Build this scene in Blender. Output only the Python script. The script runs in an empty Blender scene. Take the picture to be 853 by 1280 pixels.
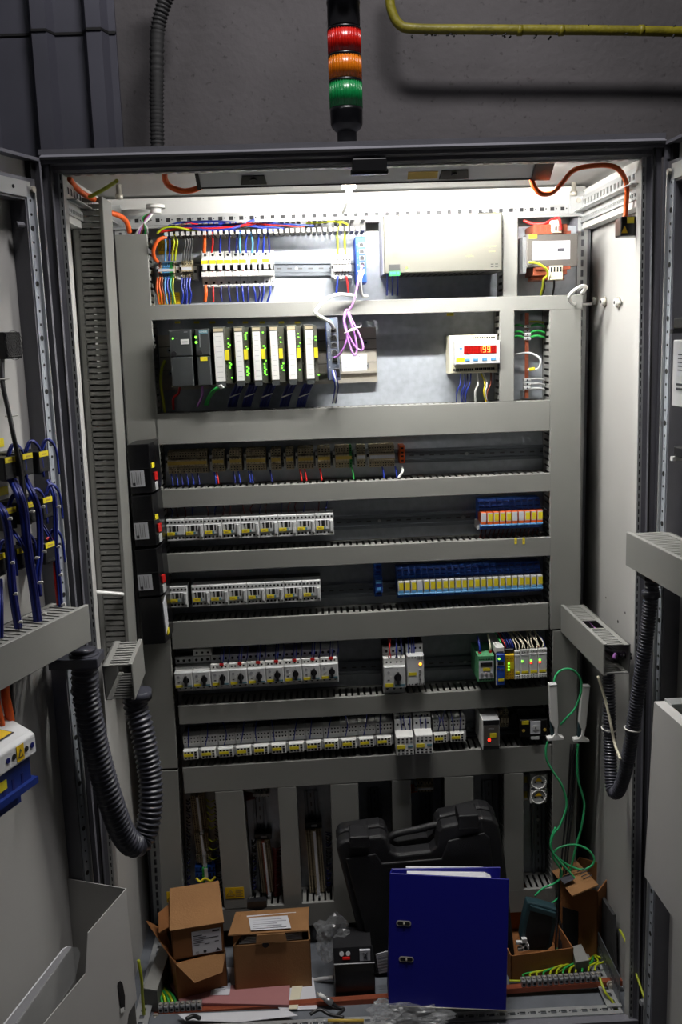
import bpy, math, random
from mathutils import Vector, Matrix
random.seed(7)
sc = bpy.context.scene
COL = sc.collection
PI = math.pi

# ------------------------------------------------------------------ camera
CAM = Vector((-0.0952, -1.942, 1.6349))
YAW, PITCH, ROLL, FPX = 0.0237, -0.1776, -0.0317, 1200.3
_f = Vector((math.sin(YAW)*math.cos(PITCH), math.cos(YAW)*math.cos(PITCH), math.sin(PITCH)))
_r0 = _f.cross(Vector((0, 0, 1))).normalized()
_u0 = _r0.cross(_f)
_r = _r0*math.cos(ROLL) + _u0*math.sin(ROLL)
_u = -_r0*math.sin(ROLL) + _u0*math.cos(ROLL)
cd = bpy.data.cameras.new('camera')
cam = bpy.data.objects.new('camera', cd)
COL.objects.link(cam)
cd.sensor_fit = 'VERTICAL'
cd.sensor_height = 36
cd.sensor_width = 24
cd.lens = FPX*36/1280
cd.clip_start = 0.02
m = Matrix.Identity(4)
for i in range(3):
    m[i][0], m[i][1], m[i][2], m[i][3] = _r[i], _u[i], -_f[i], CAM[i]
cam.matrix_world = m
sc.camera = cam

# ------------------------------------------------------------------ world, room light, exposure
sc.view_settings.view_transform = 'Standard'
sc.view_settings.look = 'None'
sc.view_settings.exposure = 0.0
sc.view_settings.gamma = 1.0
w = bpy.data.worlds.new('world')
sc.world = w
w.use_nodes = True
w.node_tree.nodes['Background'].inputs[0].default_value = (0.85, 0.9, 1.0, 1)
w.node_tree.nodes['Background'].inputs[1].default_value = 0.006


def area(name, loc, target, sx, sy, power, color):
    ld = bpy.data.lights.new(name, 'AREA')
    ld.shape = 'RECTANGLE'
    ld.size, ld.size_y, ld.energy, ld.color = sx, sy, power, color
    o = bpy.data.objects.new(name, ld)
    COL.objects.link(o)
    o.location = loc
    o.rotation_euler = (Vector(target)-Vector(loc)).to_track_quat('-Z', 'Y').to_euler()
    return o


area('hall_lamp', (0.1, -0.36, 3.4), (0.05, -0.05, 1.0), 0.5, 0.2, 27, (1, 0.97, 0.98))
area('hall_lamp', (-1.1, -1.3, 3.6), (0.1, 0.6, 2.4), 0.3, 0.3, 0.4, (0.95, 0.96, 1)).data.spread = math.radians(60)

# ------------------------------------------------------------------ pixel to place helpers


def ray(px, py):
    return _f + _r*((px-426.5)/FPX) - _u*((py-640)/FPX)


def at(px, py, Y):
    d = ray(px, py)
    return CAM + d*((Y-CAM.y)/d.y)


def atX(px, py, X):
    d = ray(px, py)
    return CAM + d*((X-CAM.x)/d.x)


def atZ(px, py, Z):
    d = ray(px, py)
    return CAM + d*((Z-CAM.z)/d.z)


# ------------------------------------------------------------------ materials
def lin(c):
    c /= 255.0
    return c/12.92 if c <= 0.04045 else ((c+0.055)/1.055)**2.4


MATS = {}


def mat(name, rgb, rough=0.5, metal=0.0, bump=0.0, bscale=200, var=0.0, vscale=8, emit=0, alpha=1.0, trans=0.0, spec=0.5):
    mt = bpy.data.materials.new(name)
    mt.use_nodes = True
    nt = mt.node_tree
    b = nt.nodes['Principled BSDF']
    col = (lin(rgb[0]), lin(rgb[1]), lin(rgb[2]), 1)
    b.inputs['Base Color'].default_value = col
    b.inputs['Roughness'].default_value = rough
    b.inputs['Metallic'].default_value = metal
    b.inputs['Specular IOR Level'].default_value = spec
    if trans:
        b.inputs['Transmission Weight'].default_value = trans
    if alpha < 1:
        b.inputs['Alpha'].default_value = alpha
    if emit:
        b.inputs['Emission Color'].default_value = col
        b.inputs['Emission Strength'].default_value = emit
    if bump or var:
        tc = nt.nodes.new('ShaderNodeTexCoord')
        geo = nt.nodes.new('ShaderNodeNewGeometry')
    if bump:
        n = nt.nodes.new('ShaderNodeTexNoise')
        n.inputs['Scale'].default_value = bscale
        n.inputs['Detail'].default_value = 3
        nt.links.new(geo.outputs['Position'], n.inputs['Vector'])
        bp = nt.nodes.new('ShaderNodeBump')
        bp.inputs['Strength'].default_value = bump
        bp.inputs['Distance'].default_value = 0.002
        nt.links.new(n.outputs['Fac'], bp.inputs['Height'])
        nt.links.new(bp.outputs['Normal'], b.inputs['Normal'])
    if var:
        n = nt.nodes.new('ShaderNodeTexNoise')
        n.inputs['Scale'].default_value = vscale
        n.inputs['Detail'].default_value = 5
        nt.links.new(geo.outputs['Position'], n.inputs['Vector'])
        rp = nt.nodes.new('ShaderNodeMapRange')
        rp.inputs['From Min'].default_value = 0.3
        rp.inputs['From Max'].default_value = 0.7
        rp.inputs['To Min'].default_value = 1-var
        rp.inputs['To Max'].default_value = 1+var
        nt.links.new(n.outputs['Fac'], rp.inputs['Value'])
        mx = nt.nodes.new('ShaderNodeVectorMath')
        mx.operation = 'SCALE'
        mx.inputs[0].default_value = col[:3]
        nt.links.new(rp.outputs['Result'], mx.inputs['Scale'])
        nt.links.new(mx.outputs['Vector'], b.inputs['Base Color'])
    MATS[name] = mt
    return mt


mat('duct', (132, 132, 128), 0.55, bump=0.15, bscale=900, var=0.04, vscale=6)
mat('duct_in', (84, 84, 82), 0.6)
mat('panel', (186, 185, 182), 0.5, bump=0.1, bscale=700, var=0.03, vscale=5)
mat('frame', (112, 112, 119), 0.45, bump=0.35, bscale=900, var=0.06, vscale=20)
mat('seal', (22, 22, 25), 0.6)
mat('strip', (196, 198, 198), 0.35, metal=0.6)
mat('zinc', (176, 182, 190), 0.38, metal=0.3, var=0.10, vscale=60)
mat('rail', (120, 125, 132), 0.4, metal=0.7)
mat('steel', (190, 184, 172), 0.35, metal=0.5)
mat('dark', (10, 10, 12), 0.7)
mat('black', (24, 24, 27), 0.45)
mat('blackgloss', (14, 14, 17), 0.28)
mat('darkgrey', (62, 62, 63), 0.5)
mat('plc', (52, 55, 56), 0.5)
mat('plc2', (74, 74, 66), 0.55)
mat('white', (224, 224, 221), 0.5)
mat('paper', (205, 205, 210), 0.7)
mat('label', (205, 206, 212), 0.5)
mat('ink', (60, 60, 66), 0.7)
mat('ltink', (150, 150, 155), 0.7)
mat('dev', (206, 207, 208), 0.5, bump=0.05)
mat('dev2', (176, 177, 178), 0.5)
mat('cream', (214, 208, 184), 0.5)
mat('term', (186, 172, 142), 0.55)
mat('termd', (140, 128, 104), 0.55)
mat('yellow', (226, 208, 40), 0.5)
mat('warn', (216, 176, 10), 0.5)
mat('teal', (88, 132, 146), 0.5)
mat('orange', (222, 92, 28), 0.45)
mat('red', (190, 30, 28), 0.4)
mat('darkred', (84, 18, 16), 0.5)
mat('switchblue', (18, 42, 116), 0.45)
mat('blue', (32, 74, 176), 0.45)
mat('relayblue', (30, 76, 160), 0.45)
mat('wireblue', (26, 46, 140), 0.4)
mat('navy', (18, 26, 96), 0.45)
mat('skyblue', (92, 160, 214), 0.45)
mat('green', (40, 150, 66), 0.45)
mat('gblue', (50, 140, 120), 0.45)
mat('cablegreen', (56, 176, 112), 0.35)
mat('devgreen', (88, 160, 112), 0.5)
mat('violet', (196, 130, 214), 0.4)
mat('brown', (128, 62, 40), 0.5)
mat('copper', (170, 92, 66), 0.42, metal=0.55, var=0.12, vscale=40)
mat('earth', (168, 178, 30), 0.45)
mat('silver', (168, 170, 172), 0.35, metal=0.7)
mat('gold', (190, 160, 70), 0.5)
mat('psu', (84, 83, 76), 0.5, metal=0.2)
mat('trafo', (104, 100, 96), 0.4, metal=0.4)
mat('hose', (62, 63, 72), 0.35)
mat('lamp_body', (215, 217, 220), 0.4)
mat('blackhose', (38, 38, 38), 0.7)
mat('card', (142, 102, 62), 0.85, bump=0.2, bscale=300, var=0.07, vscale=14)
mat('card2', (132, 84, 42), 0.85, bump=0.2, bscale=300, var=0.07, vscale=14)
mat('cardin', (150, 108, 66), 0.9)
mat('binder', (20, 22, 128), 0.4, bump=0.1, bscale=600)
mat('case', (18, 18, 21), 0.55, bump=0.5, bscale=500)
mat('pink', (160, 108, 108), 0.75)
mat('tealdk', (34, 60, 66), 0.55)
mat('pipe', (118, 110, 20), 0.5, bump=0.6, bscale=120, var=0.35, vscale=22)
mat('clearbag', (215, 218, 220), 0.2, trans=0.6, alpha=0.3)
mat('led_green', (120, 255, 60), 0.4, emit=3)
mat('led_red', (255, 40, 24), 0.4, emit=4)
mat('led_orange', (255, 150, 30), 0.4, emit=5)
mat('led_num', (255, 120, 60), 0.4, emit=6)
mat('led_off', (120, 10, 6), 0.5, emit=0.25)
mat('dispred', (150, 8, 4), 0.3, emit=0.35)
mat('dispdark', (24, 26, 22), 0.3)
mat('tower_red', (214, 30, 20), 0.25, trans=0.3)
mat('tower_orange', (236, 130, 20), 0.25, trans=0.3)
mat('tower_green', (20, 146, 76), 0.25, trans=0.3)
mat('floorplate', (100, 104, 110), 0.5, bump=0.1, bscale=60, var=0.15, vscale=14)
mat('ground', (60, 58, 56), 0.9, var=0.2, vscale=4)
mat('tie', (214, 212, 204), 0.5)
mat('switchgrey', (104, 112, 128), 0.5)


def concrete():
    mt = mat('concrete', (140, 133, 133), 0.9, bump=0.9, bscale=60)
    nt = mt.node_tree
    b = nt.nodes['Principled BSDF']
    geo = nt.nodes.new('ShaderNodeNewGeometry')
    n1 = nt.nodes.new('ShaderNodeTexNoise')
    n1.inputs['Scale'].default_value = 3
    n1.inputs['Detail'].default_value = 8
    n2 = nt.nodes.new('ShaderNodeTexNoise')
    n2.inputs['Scale'].default_value = 70
    n2.inputs['Detail'].default_value = 4
    r1 = nt.nodes.new('ShaderNodeValToRGB')
    r1.color_ramp.elements[0].position = 0.3
    r1.color_ramp.elements[0].color = (0.071, 0.066, 0.068, 1)
    r1.color_ramp.elements[1].position = 0.65
    r1.color_ramp.elements[1].color = (0.107, 0.099, 0.102, 1)
    r2 = nt.nodes.new('ShaderNodeValToRGB')
    r2.color_ramp.elements[0].position = 0.27
    r2.color_ramp.elements[0].color = (0.62, 0.6, 0.6, 1)
    r2.color_ramp.elements[1].position = 0.36
    r2.color_ramp.elements[1].color = (1, 1, 1, 1)
    mx = nt.nodes.new('ShaderNodeMixRGB')
    mx.blend_type = 'MULTIPLY'
    mx.inputs[0].default_value = 1
    for n in (n1, n2):
        nt.links.new(geo.outputs['Position'], n.inputs['Vector'])
    nt.links.new(n1.outputs['Fac'], r1.inputs['Fac'])
    nt.links.new(n2.outputs['Fac'], r2.inputs['Fac'])
    nt.links.new(r1.outputs['Color'], mx.inputs[1])
    nt.links.new(r2.outputs['Color'], mx.inputs[2])
    nt.links.new(mx.outputs['Color'], b.inputs['Base Color'])


concrete()
mat('cladding', (76, 76, 86), 0.5, metal=0.2, var=0.12, vscale=5)

# ------------------------------------------------------------------ mesh builder
_font = {}


def text_geo(s):
    if s not in _font:
        c = bpy.data.curves.new('t', 'FONT')
        c.body = s
        c.size = 1.0
        c.align_x = 'CENTER'
        c.align_y = 'CENTER'
        c.resolution_u = 2
        o = bpy.data.objects.new('t', c)
        COL.objects.link(o)
        bpy.context.view_layer.update()
        me = bpy.data.meshes.new_from_object(o)
        _font[s] = ([tuple(v.co) for v in me.vertices], [tuple(p.vertices) for p in me.polygons])
        bpy.data.objects.remove(o)
        bpy.data.meshes.remove(me)
    return _font[s]


class MB:
    def __init__(self):
        self.v, self.f, self.m, self.mats, self.sm = [], [], [], [], []

    def mi(self, k):
        if k not in self.mats:
            self.mats.append(k)
        return self.mats.index(k)

    def add(self, vs, fs, k, smooth=False):
        n = len(self.v)
        i = self.mi(k)
        self.v += [tuple(a) for a in vs]
        for f in fs:
            self.f.append([n+a for a in f])
            self.m.append(i)
            self.sm.append(smooth)
        return self

    def box(self, x0, x1, y0, y1, z0, z1, k):
        if x0 > x1: x0, x1 = x1, x0
        if y0 > y1: y0, y1 = y1, y0
        if z0 > z1: z0, z1 = z1, z0
        vs = [(x0, y0, z0), (x1, y0, z0), (x1, y1, z0), (x0, y1, z0), (x0, y0, z1), (x1, y0, z1), (x1, y1, z1), (x0, y1, z1)]
        return self.add(vs, [(0, 3, 2, 1), (4, 5, 6, 7), (0, 1, 5, 4), (1, 2, 6, 5), (2, 3, 7, 6), (3, 0, 4, 7)], k)

    def cbox(self, x0, x1, y0, y1, z0, z1, k, c=0.0015):
        """box whose front (low y) edges are chamfered"""
        vs = [(x0, y1, z0), (x1, y1, z0), (x1, y1, z1), (x0, y1, z1),
              (x0, y0+c, z0), (x1, y0+c, z0), (x1, y0+c, z1), (x0, y0+c, z1),
              (x0+c, y0, z0+c), (x1-c, y0, z0+c), (x1-c, y0, z1-c), (x0+c, y0, z1-c)]
        fs = [(0, 1, 2, 3)[::-1], (8, 9, 10, 11)]
        for a in range(4):
            b = (a+1) % 4
            fs.append((a, b, 4+b, 4+a))
            fs.append((4+a, 4+b, 8+b, 8+a))
        return self.add(vs, fs, k)

    def ext(self, pts, d, k):
        """polygon of 3d points extruded by vector d"""
        n = len(pts)
        P = [Vector(p) for p in pts]
        d = Vector(d)
        vs = P+[p+d for p in P]
        fs = [tuple(range(n))[::-1], tuple(range(n, 2*n))]
        for a in range(n):
            b = (a+1) % n
            fs.append((a, b, n+b, n+a))
        return self.add(vs, fs, k)

    def yz(self, prof, x0, x1, k):
        return self.ext([(x0, y, z) for y, z in prof], (x1-x0, 0, 0), k)

    def cyl(self, c, ax, r, h, k, n=10, r2=None, smooth=False):
        c = Vector(c)
        ax = Vector(ax).normalized()
        t = Vector((0, 0, 1)) if abs(ax.z) < 0.9 else Vector((1, 0, 0))
        a = ax.cross(t).normalized()
        b = ax.cross(a)
        r2 = r if r2 is None else r2
        vs = []
        for j, rr in ((0, r), (1, r2)):
            for i in range(n):
                w_ = 2*PI*i/n
                vs.append(c+ax*h*j+a*math.cos(w_)*rr+b*math.sin(w_)*rr)
        self.add(vs, [tuple(range(n))[::-1], tuple(range(n, 2*n))], k)
        n0 = len(self.v)-2*n
        i_ = self.mi(k)
        for i in range(n):
            self.f.append([n0+i, n0+(i+1) % n, n0+n+(i+1) % n, n0+n+i])
            self.m.append(i_)
            self.sm.append(smooth or n >= 12)
        return self

    def disc(self, x, z, y, r, k, n=8, t=0.0004):
        return self.cyl((x, y, z), (0, -1, 0), r, t, k, n)

    def lathe(self, prof, k, c=(0, 0, 0), n=24):
        """profile of (r, z) about z"""
        vs, fs = [], []
        for r, z in prof:
            for i in range(n):
                a = 2*PI*i/n
                vs.append((c[0]+r*math.cos(a), c[1]+r*math.sin(a), c[2]+z))
        for j in range(len(prof)-1):
            for i in range(n):
                fs.append((j*n+i, j*n+(i+1) % n, (j+1)*n+(i+1) % n, (j+1)*n+i))
        fs.append(tuple(range(n))[::-1])
        fs.append(tuple(range((len(prof)-1)*n, len(prof)*n)))
        return self.add(vs, fs, k, True)

    def tube(self, pts, r, k, n=8, rf=None, sub=6, spline=True):
        P = [Vector(p) for p in pts]
        if spline and len(P) > 2:
            P = catmull(P, sub)
        up = Vector((0, 0, 1))
        vs, fs = [], []
        N = len(P)
        prev = None
        s = 0
        for i, p in enumerate(P):
            t = (P[min(i+1, N-1)]-P[max(i-1, 0)])
            if t.length < 1e-9:
                t = Vector((0, 0, 1))
            t.normalize()
            if prev is None:
                a = t.cross(Vector((0.3, 1, 0.1))).normalized()
            else:
                a = (prev-t*prev.dot(t)).normalized()
            prev = a
            b = t.cross(a)
            if i:
                s += (p-P[i-1]).length
            rr = rf(s) if rf else r
            for j in range(n):
                w_ = 2*PI*j/n
                vs.append(p+a*math.cos(w_)*rr+b*math.sin(w_)*rr)
        for i in range(N-1):
            for j in range(n):
                fs.append((i*n+j, i*n+(j+1) % n, (i+1)*n+(j+1) % n, (i+1)*n+j))
        fs.append(tuple(range(n))[::-1])
        fs.append(tuple(range((N-1)*n, N*n)))
        return self.add(vs, fs, k, True)

    def txt(self, s, x, z, y, size, k, fn=None, wide=1.0):
        vs, fs = text_geo(s)
        if fn is None:
            V = [(x+a*size*wide, y, z+b*size) for a, b, _ in vs]
        else:
            V = [fn(a*size*wide, b*size) for a, b, _ in vs]
        return self.add(V, fs, k)

    def build(self, name, parent=None, loc=None, world=False, kind=None, label=None, rot=None):
        me = bpy.data.meshes.new(name)
        off = Vector((0, 0, 0))
        V = self.v
        if world and parent is not None:
            off = parent.location
            V = [(a-off.x, b-off.y, c-off.z) for a, b, c in V]
        elif world:
            xs = [a[0] for a in V]; ys = [a[1] for a in V]; zs = [a[2] for a in V]
            off = Vector(((min(xs)+max(xs))/2, (min(ys)+max(ys))/2, min(zs)))
            V = [(a-off.x, b-off.y, c-off.z) for a, b, c in V]
            loc = off
        me.from_pydata(V, [], self.f)
        for k in self.mats:
            me.materials.append(MATS[k])
        me.polygons.foreach_set('material_index', self.m)
        me.polygons.foreach_set('use_smooth', self.sm)
        me.update()
        o = bpy.data.objects.new(name, me)
        COL.objects.link(o)
        if parent is not None:
            o.parent = parent
        if loc is not None:
            o.location = loc
        if rot is not None:
            o.rotation_euler = rot
        if kind:
            o['kind'] = kind
        if label:
            o['label'] = label
        return o


def catmull(P, sub):
    out = []
    for i in range(len(P)-1):
        p0 = P[max(i-1, 0)]; p1 = P[i]; p2 = P[i+1]; p3 = P[min(i+2, len(P)-1)]
        for j in range(sub):
            t = j/sub
            out.append(0.5*((2*p1)+(p2-p0)*t+(2*p0-5*p1+4*p2-p3)*t*t+(3*p1-p0-3*p2+p3)*t**3))
    out.append(P[-1])
    return out


def tag(o, label, cat, group=None, kind=None):
    if label: o['label'] = label
    if cat: o['category'] = cat
    if group: o['group'] = group
    if kind: o['kind'] = kind
    return o


def thing(name, label, cat, loc=(0, 0, 0), group=None, rot=None):
    o = bpy.data.objects.new(name, None)
    o.empty_display_size = 0.02
    COL.objects.link(o)
    o.location = loc
    if rot is not None:
        o.rotation_euler = rot
    return tag(o, label, cat, group)


def solo(mb, name, label, cat, group=None):
    return tag(mb.build(name, world=True), label, cat, group)


def copy_tree(o, parent=None):
    c = o.copy()
    COL.objects.link(c)
    c.parent = parent
    for ch in list(o.children):
        copy_tree(ch, c)
    return c


def bevel(o, wd=0.001, seg=1):
    b = o.modifiers.new('bevel', 'BEVEL')
    b.width = wd
    b.segments = seg
    b.limit_method = 'ANGLE'
    b.angle_limit = 0.7
    return o


ORD = ['leftmost', 'second', 'third', 'fourth', 'fifth', 'sixth', 'seventh', 'eighth', 'ninth', 'tenth', 'eleventh', 'twelfth',
       'thirteenth', 'fourteenth', 'fifteenth', 'sixteenth', 'seventeenth', 'eighteenth', 'nineteenth', 'twentieth', 'twenty-first', 'twenty-second', 'twenty-third']


def nth(i, n, tail=' from the left'):
    if i == n-1:
        return 'rightmost'
    return ORD[i]+('' if i == 0 else tail)


# ================================================================== THE ROOM
WY = 0.62
mb = MB()
a = at(140, 0, WY)
mb.box(a.x+0.0, 2.6, WY, WY+0.1, 0, 3.2, 'concrete')
mb.build('wall_back', kind='structure')
# corrugated steel cladding at the left, standing proud of the concrete
mb = MB()
x1 = at(147, 60, WY).x
prof = []
xx = x1-1.6
wd = [0.03, 0.012, 0.04, 0.012]
ribs = [at(p, 60, WY-0.03).x for p in (-160, -95, -28, 50, 118)]
pts = [(x1-1.6, -0.012)]
for rx in ribs:
    pts += [(rx-0.028, -0.012), (rx-0.014, -0.045), (rx+0.022, -0.045), (rx+0.034, -0.012)]
pts += [(x1, -0.012)]
full = [(x, WY+y, 0) for x, y in pts]+[(x1, WY-0.001, 0), (x1-1.6, WY-0.001, 0)]
mb.ext(full, (0, 0, 3.2), 'cladding')
zz = at(40, 47, WY).z
mb.ext([(p[0], p[1]-0.004, zz) for p in full], (0, 0, 0.006), 'dark')
mb.build('wall_left', kind='structure')
mb = MB()
mb.box(-2.5, 2.6, -4.5, 0.7, -0.1, 0, 'ground')
mb.build('floor', kind='structure')

# conduit on the wall behind the cabinet
P = [at(205, -60, 0.5), at(213, -20, 0.5), at(204, 8, 0.5), at(197, 40, 0.5), at(196, 100, 0.5), at(196, 150, 0.5), at(197, 190, 0.5), at(198, 215, 0.5)]
mb = MB().tube(P, 0.015, 'blackhose', n=10, sub=20, rf=lambda s: 0.0165+0.0022*math.sin(s*2*PI/0.0095))
o = solo(mb, 'conduit', 'dark ribbed flexible conduit dropping behind the cabinet on the concrete wall', 'conduit')
P = [at(486, -60, 0.52), at(487, -10, 0.52), at(490, 14, 0.52), at(500, 31, 0.52), at(520, 36, 0.52), at(600, 37, 0.52), at(760, 38, 0.52), at(940, 41, 0.52), at(1400, 46, 0.52), at(2000, 52, 0.52)]
t = thing('gas_pipe', 'dusty yellow painted pipe bending along the wall above the cabinet', 'pipe', at(600, 44, 0.52))
MB().tube(P, 0.0115, 'pipe', n=12, sub=8).build('pipe_run', t, world=True)
mb = MB()
for px in (650, 702, 802):
    p = at(px, 38, 0.52)
    mb.tube([p+Vector((-0.006, 0, 0)), p+Vector((0.006, 0, 0))], 0.0128, 'pipe', n=12)
mb.build('pipe_collar', t, world=True)
mb = MB()
for k in range(46):
    q = at(505+random.random()*345, 38, 0.52)+Vector((0, random.uniform(-.008, .008), random.choice((-0.011, 0.010))))
    mb.tube([q, q+Vector((random.uniform(-.008, .008), 0, random.uniform(-.012, .008)))], 0.0022, 'blackhose', n=4, spline=False)
mb.build('dust_clumps', t, world=True, kind='stuff')

# ------------------------------------------------------------ signal tower on the roof
b0 = at(434, 171, 0.24)
t = thing('signal_tower', 'stack light with green, orange and red modules on the cabinet roof', 'signal light', b0)
kpx = 0.0018


def zpx(py):
    return at(434, py, 0.24).z-b0.z


R_ = 0.0345
MB().lathe([(0.021, -0.06), (0.021, zpx(166)), (0.022, zpx(164))], 'black').build('stem', t)
MB().lathe([(0.021, zpx(166)), (R_*0.92, zpx(160)), (R_, zpx(156)), (R_*1.02, zpx(140)), (R_*1.02, zpx(136))], 'blackgloss', n=32).build('base', t)
for nm, y0, y1, mk in (('green_module', 136, 104, 'tower_green'), ('orange_module', 101, 72, 'tower_orange'), ('red_module', 69, 39, 'tower_red')):
    o = MB().lathe([(R_, zpx(y0)), (R_, zpx(y1))], mk, n=32).build(nm, t)
    mb = MB()
    for i in range(36):
        a = 2*PI*i/36
        mb.tube([(R_*math.cos(a), R_*math.sin(a), zpx(y0)), (R_*math.cos(a), R_*math.sin(a), zpx(y1))], 0.0012, mk, n=4, spline=False)
    mb.build('lens_ribs', o)
    MB().lathe([(R_*1.03, zpx(y1)), (R_*1.04, zpx(y1-1.5)), (R_*1.03, zpx(y1-3))], 'blackgloss', n=32).build('collar', t)
MB().lathe([(R_, zpx(36)), (R_, zpx(6)), (R_*1.03, zpx(5)), (R_*1.03, zpx(2)), (R_, zpx(1)), (R_, zpx(-25)), (R_*.8, zpx(-30))], 'blackgloss', n=32).build('cap', t)

# ================================================================== THE CABINET
CB = thing('electrical_cabinet', 'grey floor standing steel switchgear cabinet with both doors open', 'cabinet', (0, 0.25, 0))
YP = 0.42       # mounting plate
ZR = 1.985      # underside of roof
ZF = 0.075      # cabinet floor


def cpart(mb, name, **k):
    return mb.build(name, CB, world=True, **k)


mb = MB()
mb.box(-.6, .6, 0.0, .52, ZR, 2.003, 'panel')
cpart(mb, 'roof')
mb = MB()
mb.box(-.605, .603, -0.004, .05, 1.999, 2.009, 'frame')
mb.box(-.605, .603, 0.05, .52, 2.003, 2.010, 'frame')
cpart(mb, 'roof_cover')
mb = MB().box(-.606, -.598, .03, .52, 0, 1.99, 'panel'); cpart(mb, 'side_panel')
mb = MB().box(.598, .606, .03, .52, 0, 1.99, 'panel')
cpart(mb, 'side_panel')
cpart(MB().box(-.6, .6, .515, .525, 0, 1.99, 'panel'), 'back_panel')
cpart(MB().box(-.6, .6, .0, .52, ZF-.02, ZF, 'floorplate'), 'base_plate')
cpart(MB().box(-.53, .545, YP, YP+.003, .12, 1.885, 'zinc'), 'mounting_plate')
# front frame: left and right posts, head and sill, folded profile with rubber seal


def post(pxs, sgn, name):
    """frame post through image points (x inner edge, y)"""
    for (xa, ya), (xb, yb) in zip(pxs[:-1], pxs[1:]):
        pass
    A = at(pxs[0][0], pxs[0][1], 0)
    B = at(pxs[-1][0], pxs[-1][1], 0)
    d = (B-A)/(B.z-A.z)
    T = A+d*(1.99-A.z)
    Bt = A+d*(0.0-A.z)
    return T, Bt


def prism_between(mb, T, Bt, prof, k):
    """prof: (x,y) offsets; extruded from Bt to T"""
    n = len(prof)
    vs = [(Bt.x+x, Bt.y+y, Bt.z) for x, y in prof]+[(T.x+x, T.y+y, T.z) for x, y in prof]
    fs = [tuple(range(n))[::-1], tuple(range(n, 2*n))]+[(a, (a+1) % n, n+(a+1) % n, n+a) for a in range(n)]
    mb.add(vs, fs, k)


def ladder(mb, P0, P1, wd, t, pitch, slot, frac, k):
    """punched strip: two rails and rungs from P0 to P1, width vector wd, thickness vector t"""
    P0, P1, wd, t = Vector(P0), Vector(P1), Vector(wd), Vector(t)
    L = (P1-P0).length
    d = (P1-P0)/L

    def blk(a, b, w0, w1):
        vs = []
        for tt in (0, 1):
            for (s, w_) in ((a, w0), (b, w0), (b, w1), (a, w1)):
                vs.append(P0+d*s+wd*w_+t*tt)
        mb.add(vs, [(0, 3, 2, 1), (4, 5, 6, 7), (0, 1, 5, 4), (1, 2, 6, 5), (2, 3, 7, 6), (3, 0, 4, 7)], k)
    e = (1-frac)/2
    blk(0, L, 0, e)
    blk(0, L, 1-e, 1)
    s = 0
    while s < L:
        blk(s, min(s+pitch-slot, L), e, 1-e)
        s += pitch


SL_T, SL_B = post([(73, 225), (124, 830)], 1, '')
SR_T, SR_B = post([(808, 210), (797, 900)], -1, '')
SL_B.x = -.583
for T, Bt, s in ((SL_T, SL_B, 1), (SR_T, SR_B, -1)):
    mb = MB()
    prism_between(mb, T, Bt, [(s*-.026, -.012), (s*-.012, -.014), (s*-.008, -.004), (s*0.0, -.002), (s*0.0, .02), (s*-.026, .02)][::s], 'frame')
    cpart(mb, 'frame_post')
    mb = MB()
    prism_between(mb, T, Bt, [(s*-.0125, -.0165), (s*-.0095, -.0165), (s*-.0095, -.012), (s*-.0125, -.012)][::s], 'seal')
    cpart(mb, 'door_seal')
    mb = MB()
    ladder(mb, Bt+Vector((0, -.0025, 0)), T+Vector((0, -.0025, -.02)), (s*.009, 0, 0), (0, .002, 0), .0165, .011, .3, 'strip')
    prism_between(mb, T, Bt, [(s*.0025, .0005), (s*.0065, .0005), (s*.0065, .0015), (s*.0025, .0015)][::s], 'dark')
    # side flange with slots, running back into the cabinet
    cpart(mb, 'punched_strip')
    mb = MB()
    prism_between(mb, T, Bt, [(s*.009, 0), (s*.009, .03), (s*.006, .03), (s*.006, 0)][::-s], 'panel')
    cpart(mb, 'post_flange')
# head beam in three steps
A = at(62, 190, -.012); B = at(821, 178, -.012)
mb = MB()
mb.yz([(-.004, 1.999), (-.02, 1.992), (-.018, 1.980), (-.008, 1.977), (-.008, 1.970), (-.002, 1.965), (.03, 1.965), (.03, 1.999)], -.6, .6, 'frame')
cpart(mb, 'head_beam')
cpart(MB().box(-.6, .6, -.0225, -.0175, 1.9865, 1.9905, 'seal'), 'door_seal')
mb = MB()
ladder(mb, (-.575, .002, 1.962), (.575, .002, 1.962), (0, .016, 0), (0, 0, .002), .022, .012, .4, 'strip')
ladder(mb, (-.575, .022, 1.964), (.575, .022, 1.964), (0, .012, 0), (0, 0, .002), .022, .012, .4, 'strip')
cpart(mb, 'punched_strip')
# catch on the head beam
c = at(462, 207, -.02)
mb = MB().box(c.x-.033, c.x+.033, -.03, -.004, c.z-.012, c.z+.012, 'black')
mb.box(c.x-.036, c.x+.036, -.024, -.004, c.z-.016, c.z-.006, 'black')
bevel(cpart(mb, 'door_catch'), .002)
# sill
z = at(600, 1262, .0).z
mb = MB().box(-.6, .6, -.01, .012, 0, .085, 'frame')
cpart(mb, 'sill_beam')
mb = MB()
ladder(mb, (-.57, .012, .086), (.565, .012, .086), (0, .03, 0), (0, 0, .003), .024, .013, .32, 'strip')
for i in range(47):
    mb.cyl((-.563+.024*i, .027, .0895), (0, 0, 1), .0018, .0006, 'dark', 6)
cpart(mb, 'sill_punched_rail')
mb = MB()
ladder(mb, (.568, .03, .09), (.568, .44, .09), (-.035, 0, 0), (0, 0, .003), .024, .013, .32, 'strip')
ladder(mb, (.566, .04, .16), (.566, .44, .16), (0, 0, -.07), (-.002, 0, 0), .0125, .006, .25, 'rail')
ladder(mb, (-.568, .03, .09), (-.568, .44, .09), (.035, 0, 0), (0, 0, .003), .024, .013, .32, 'strip')
cpart(mb, 'base_punched_rail')
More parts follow.
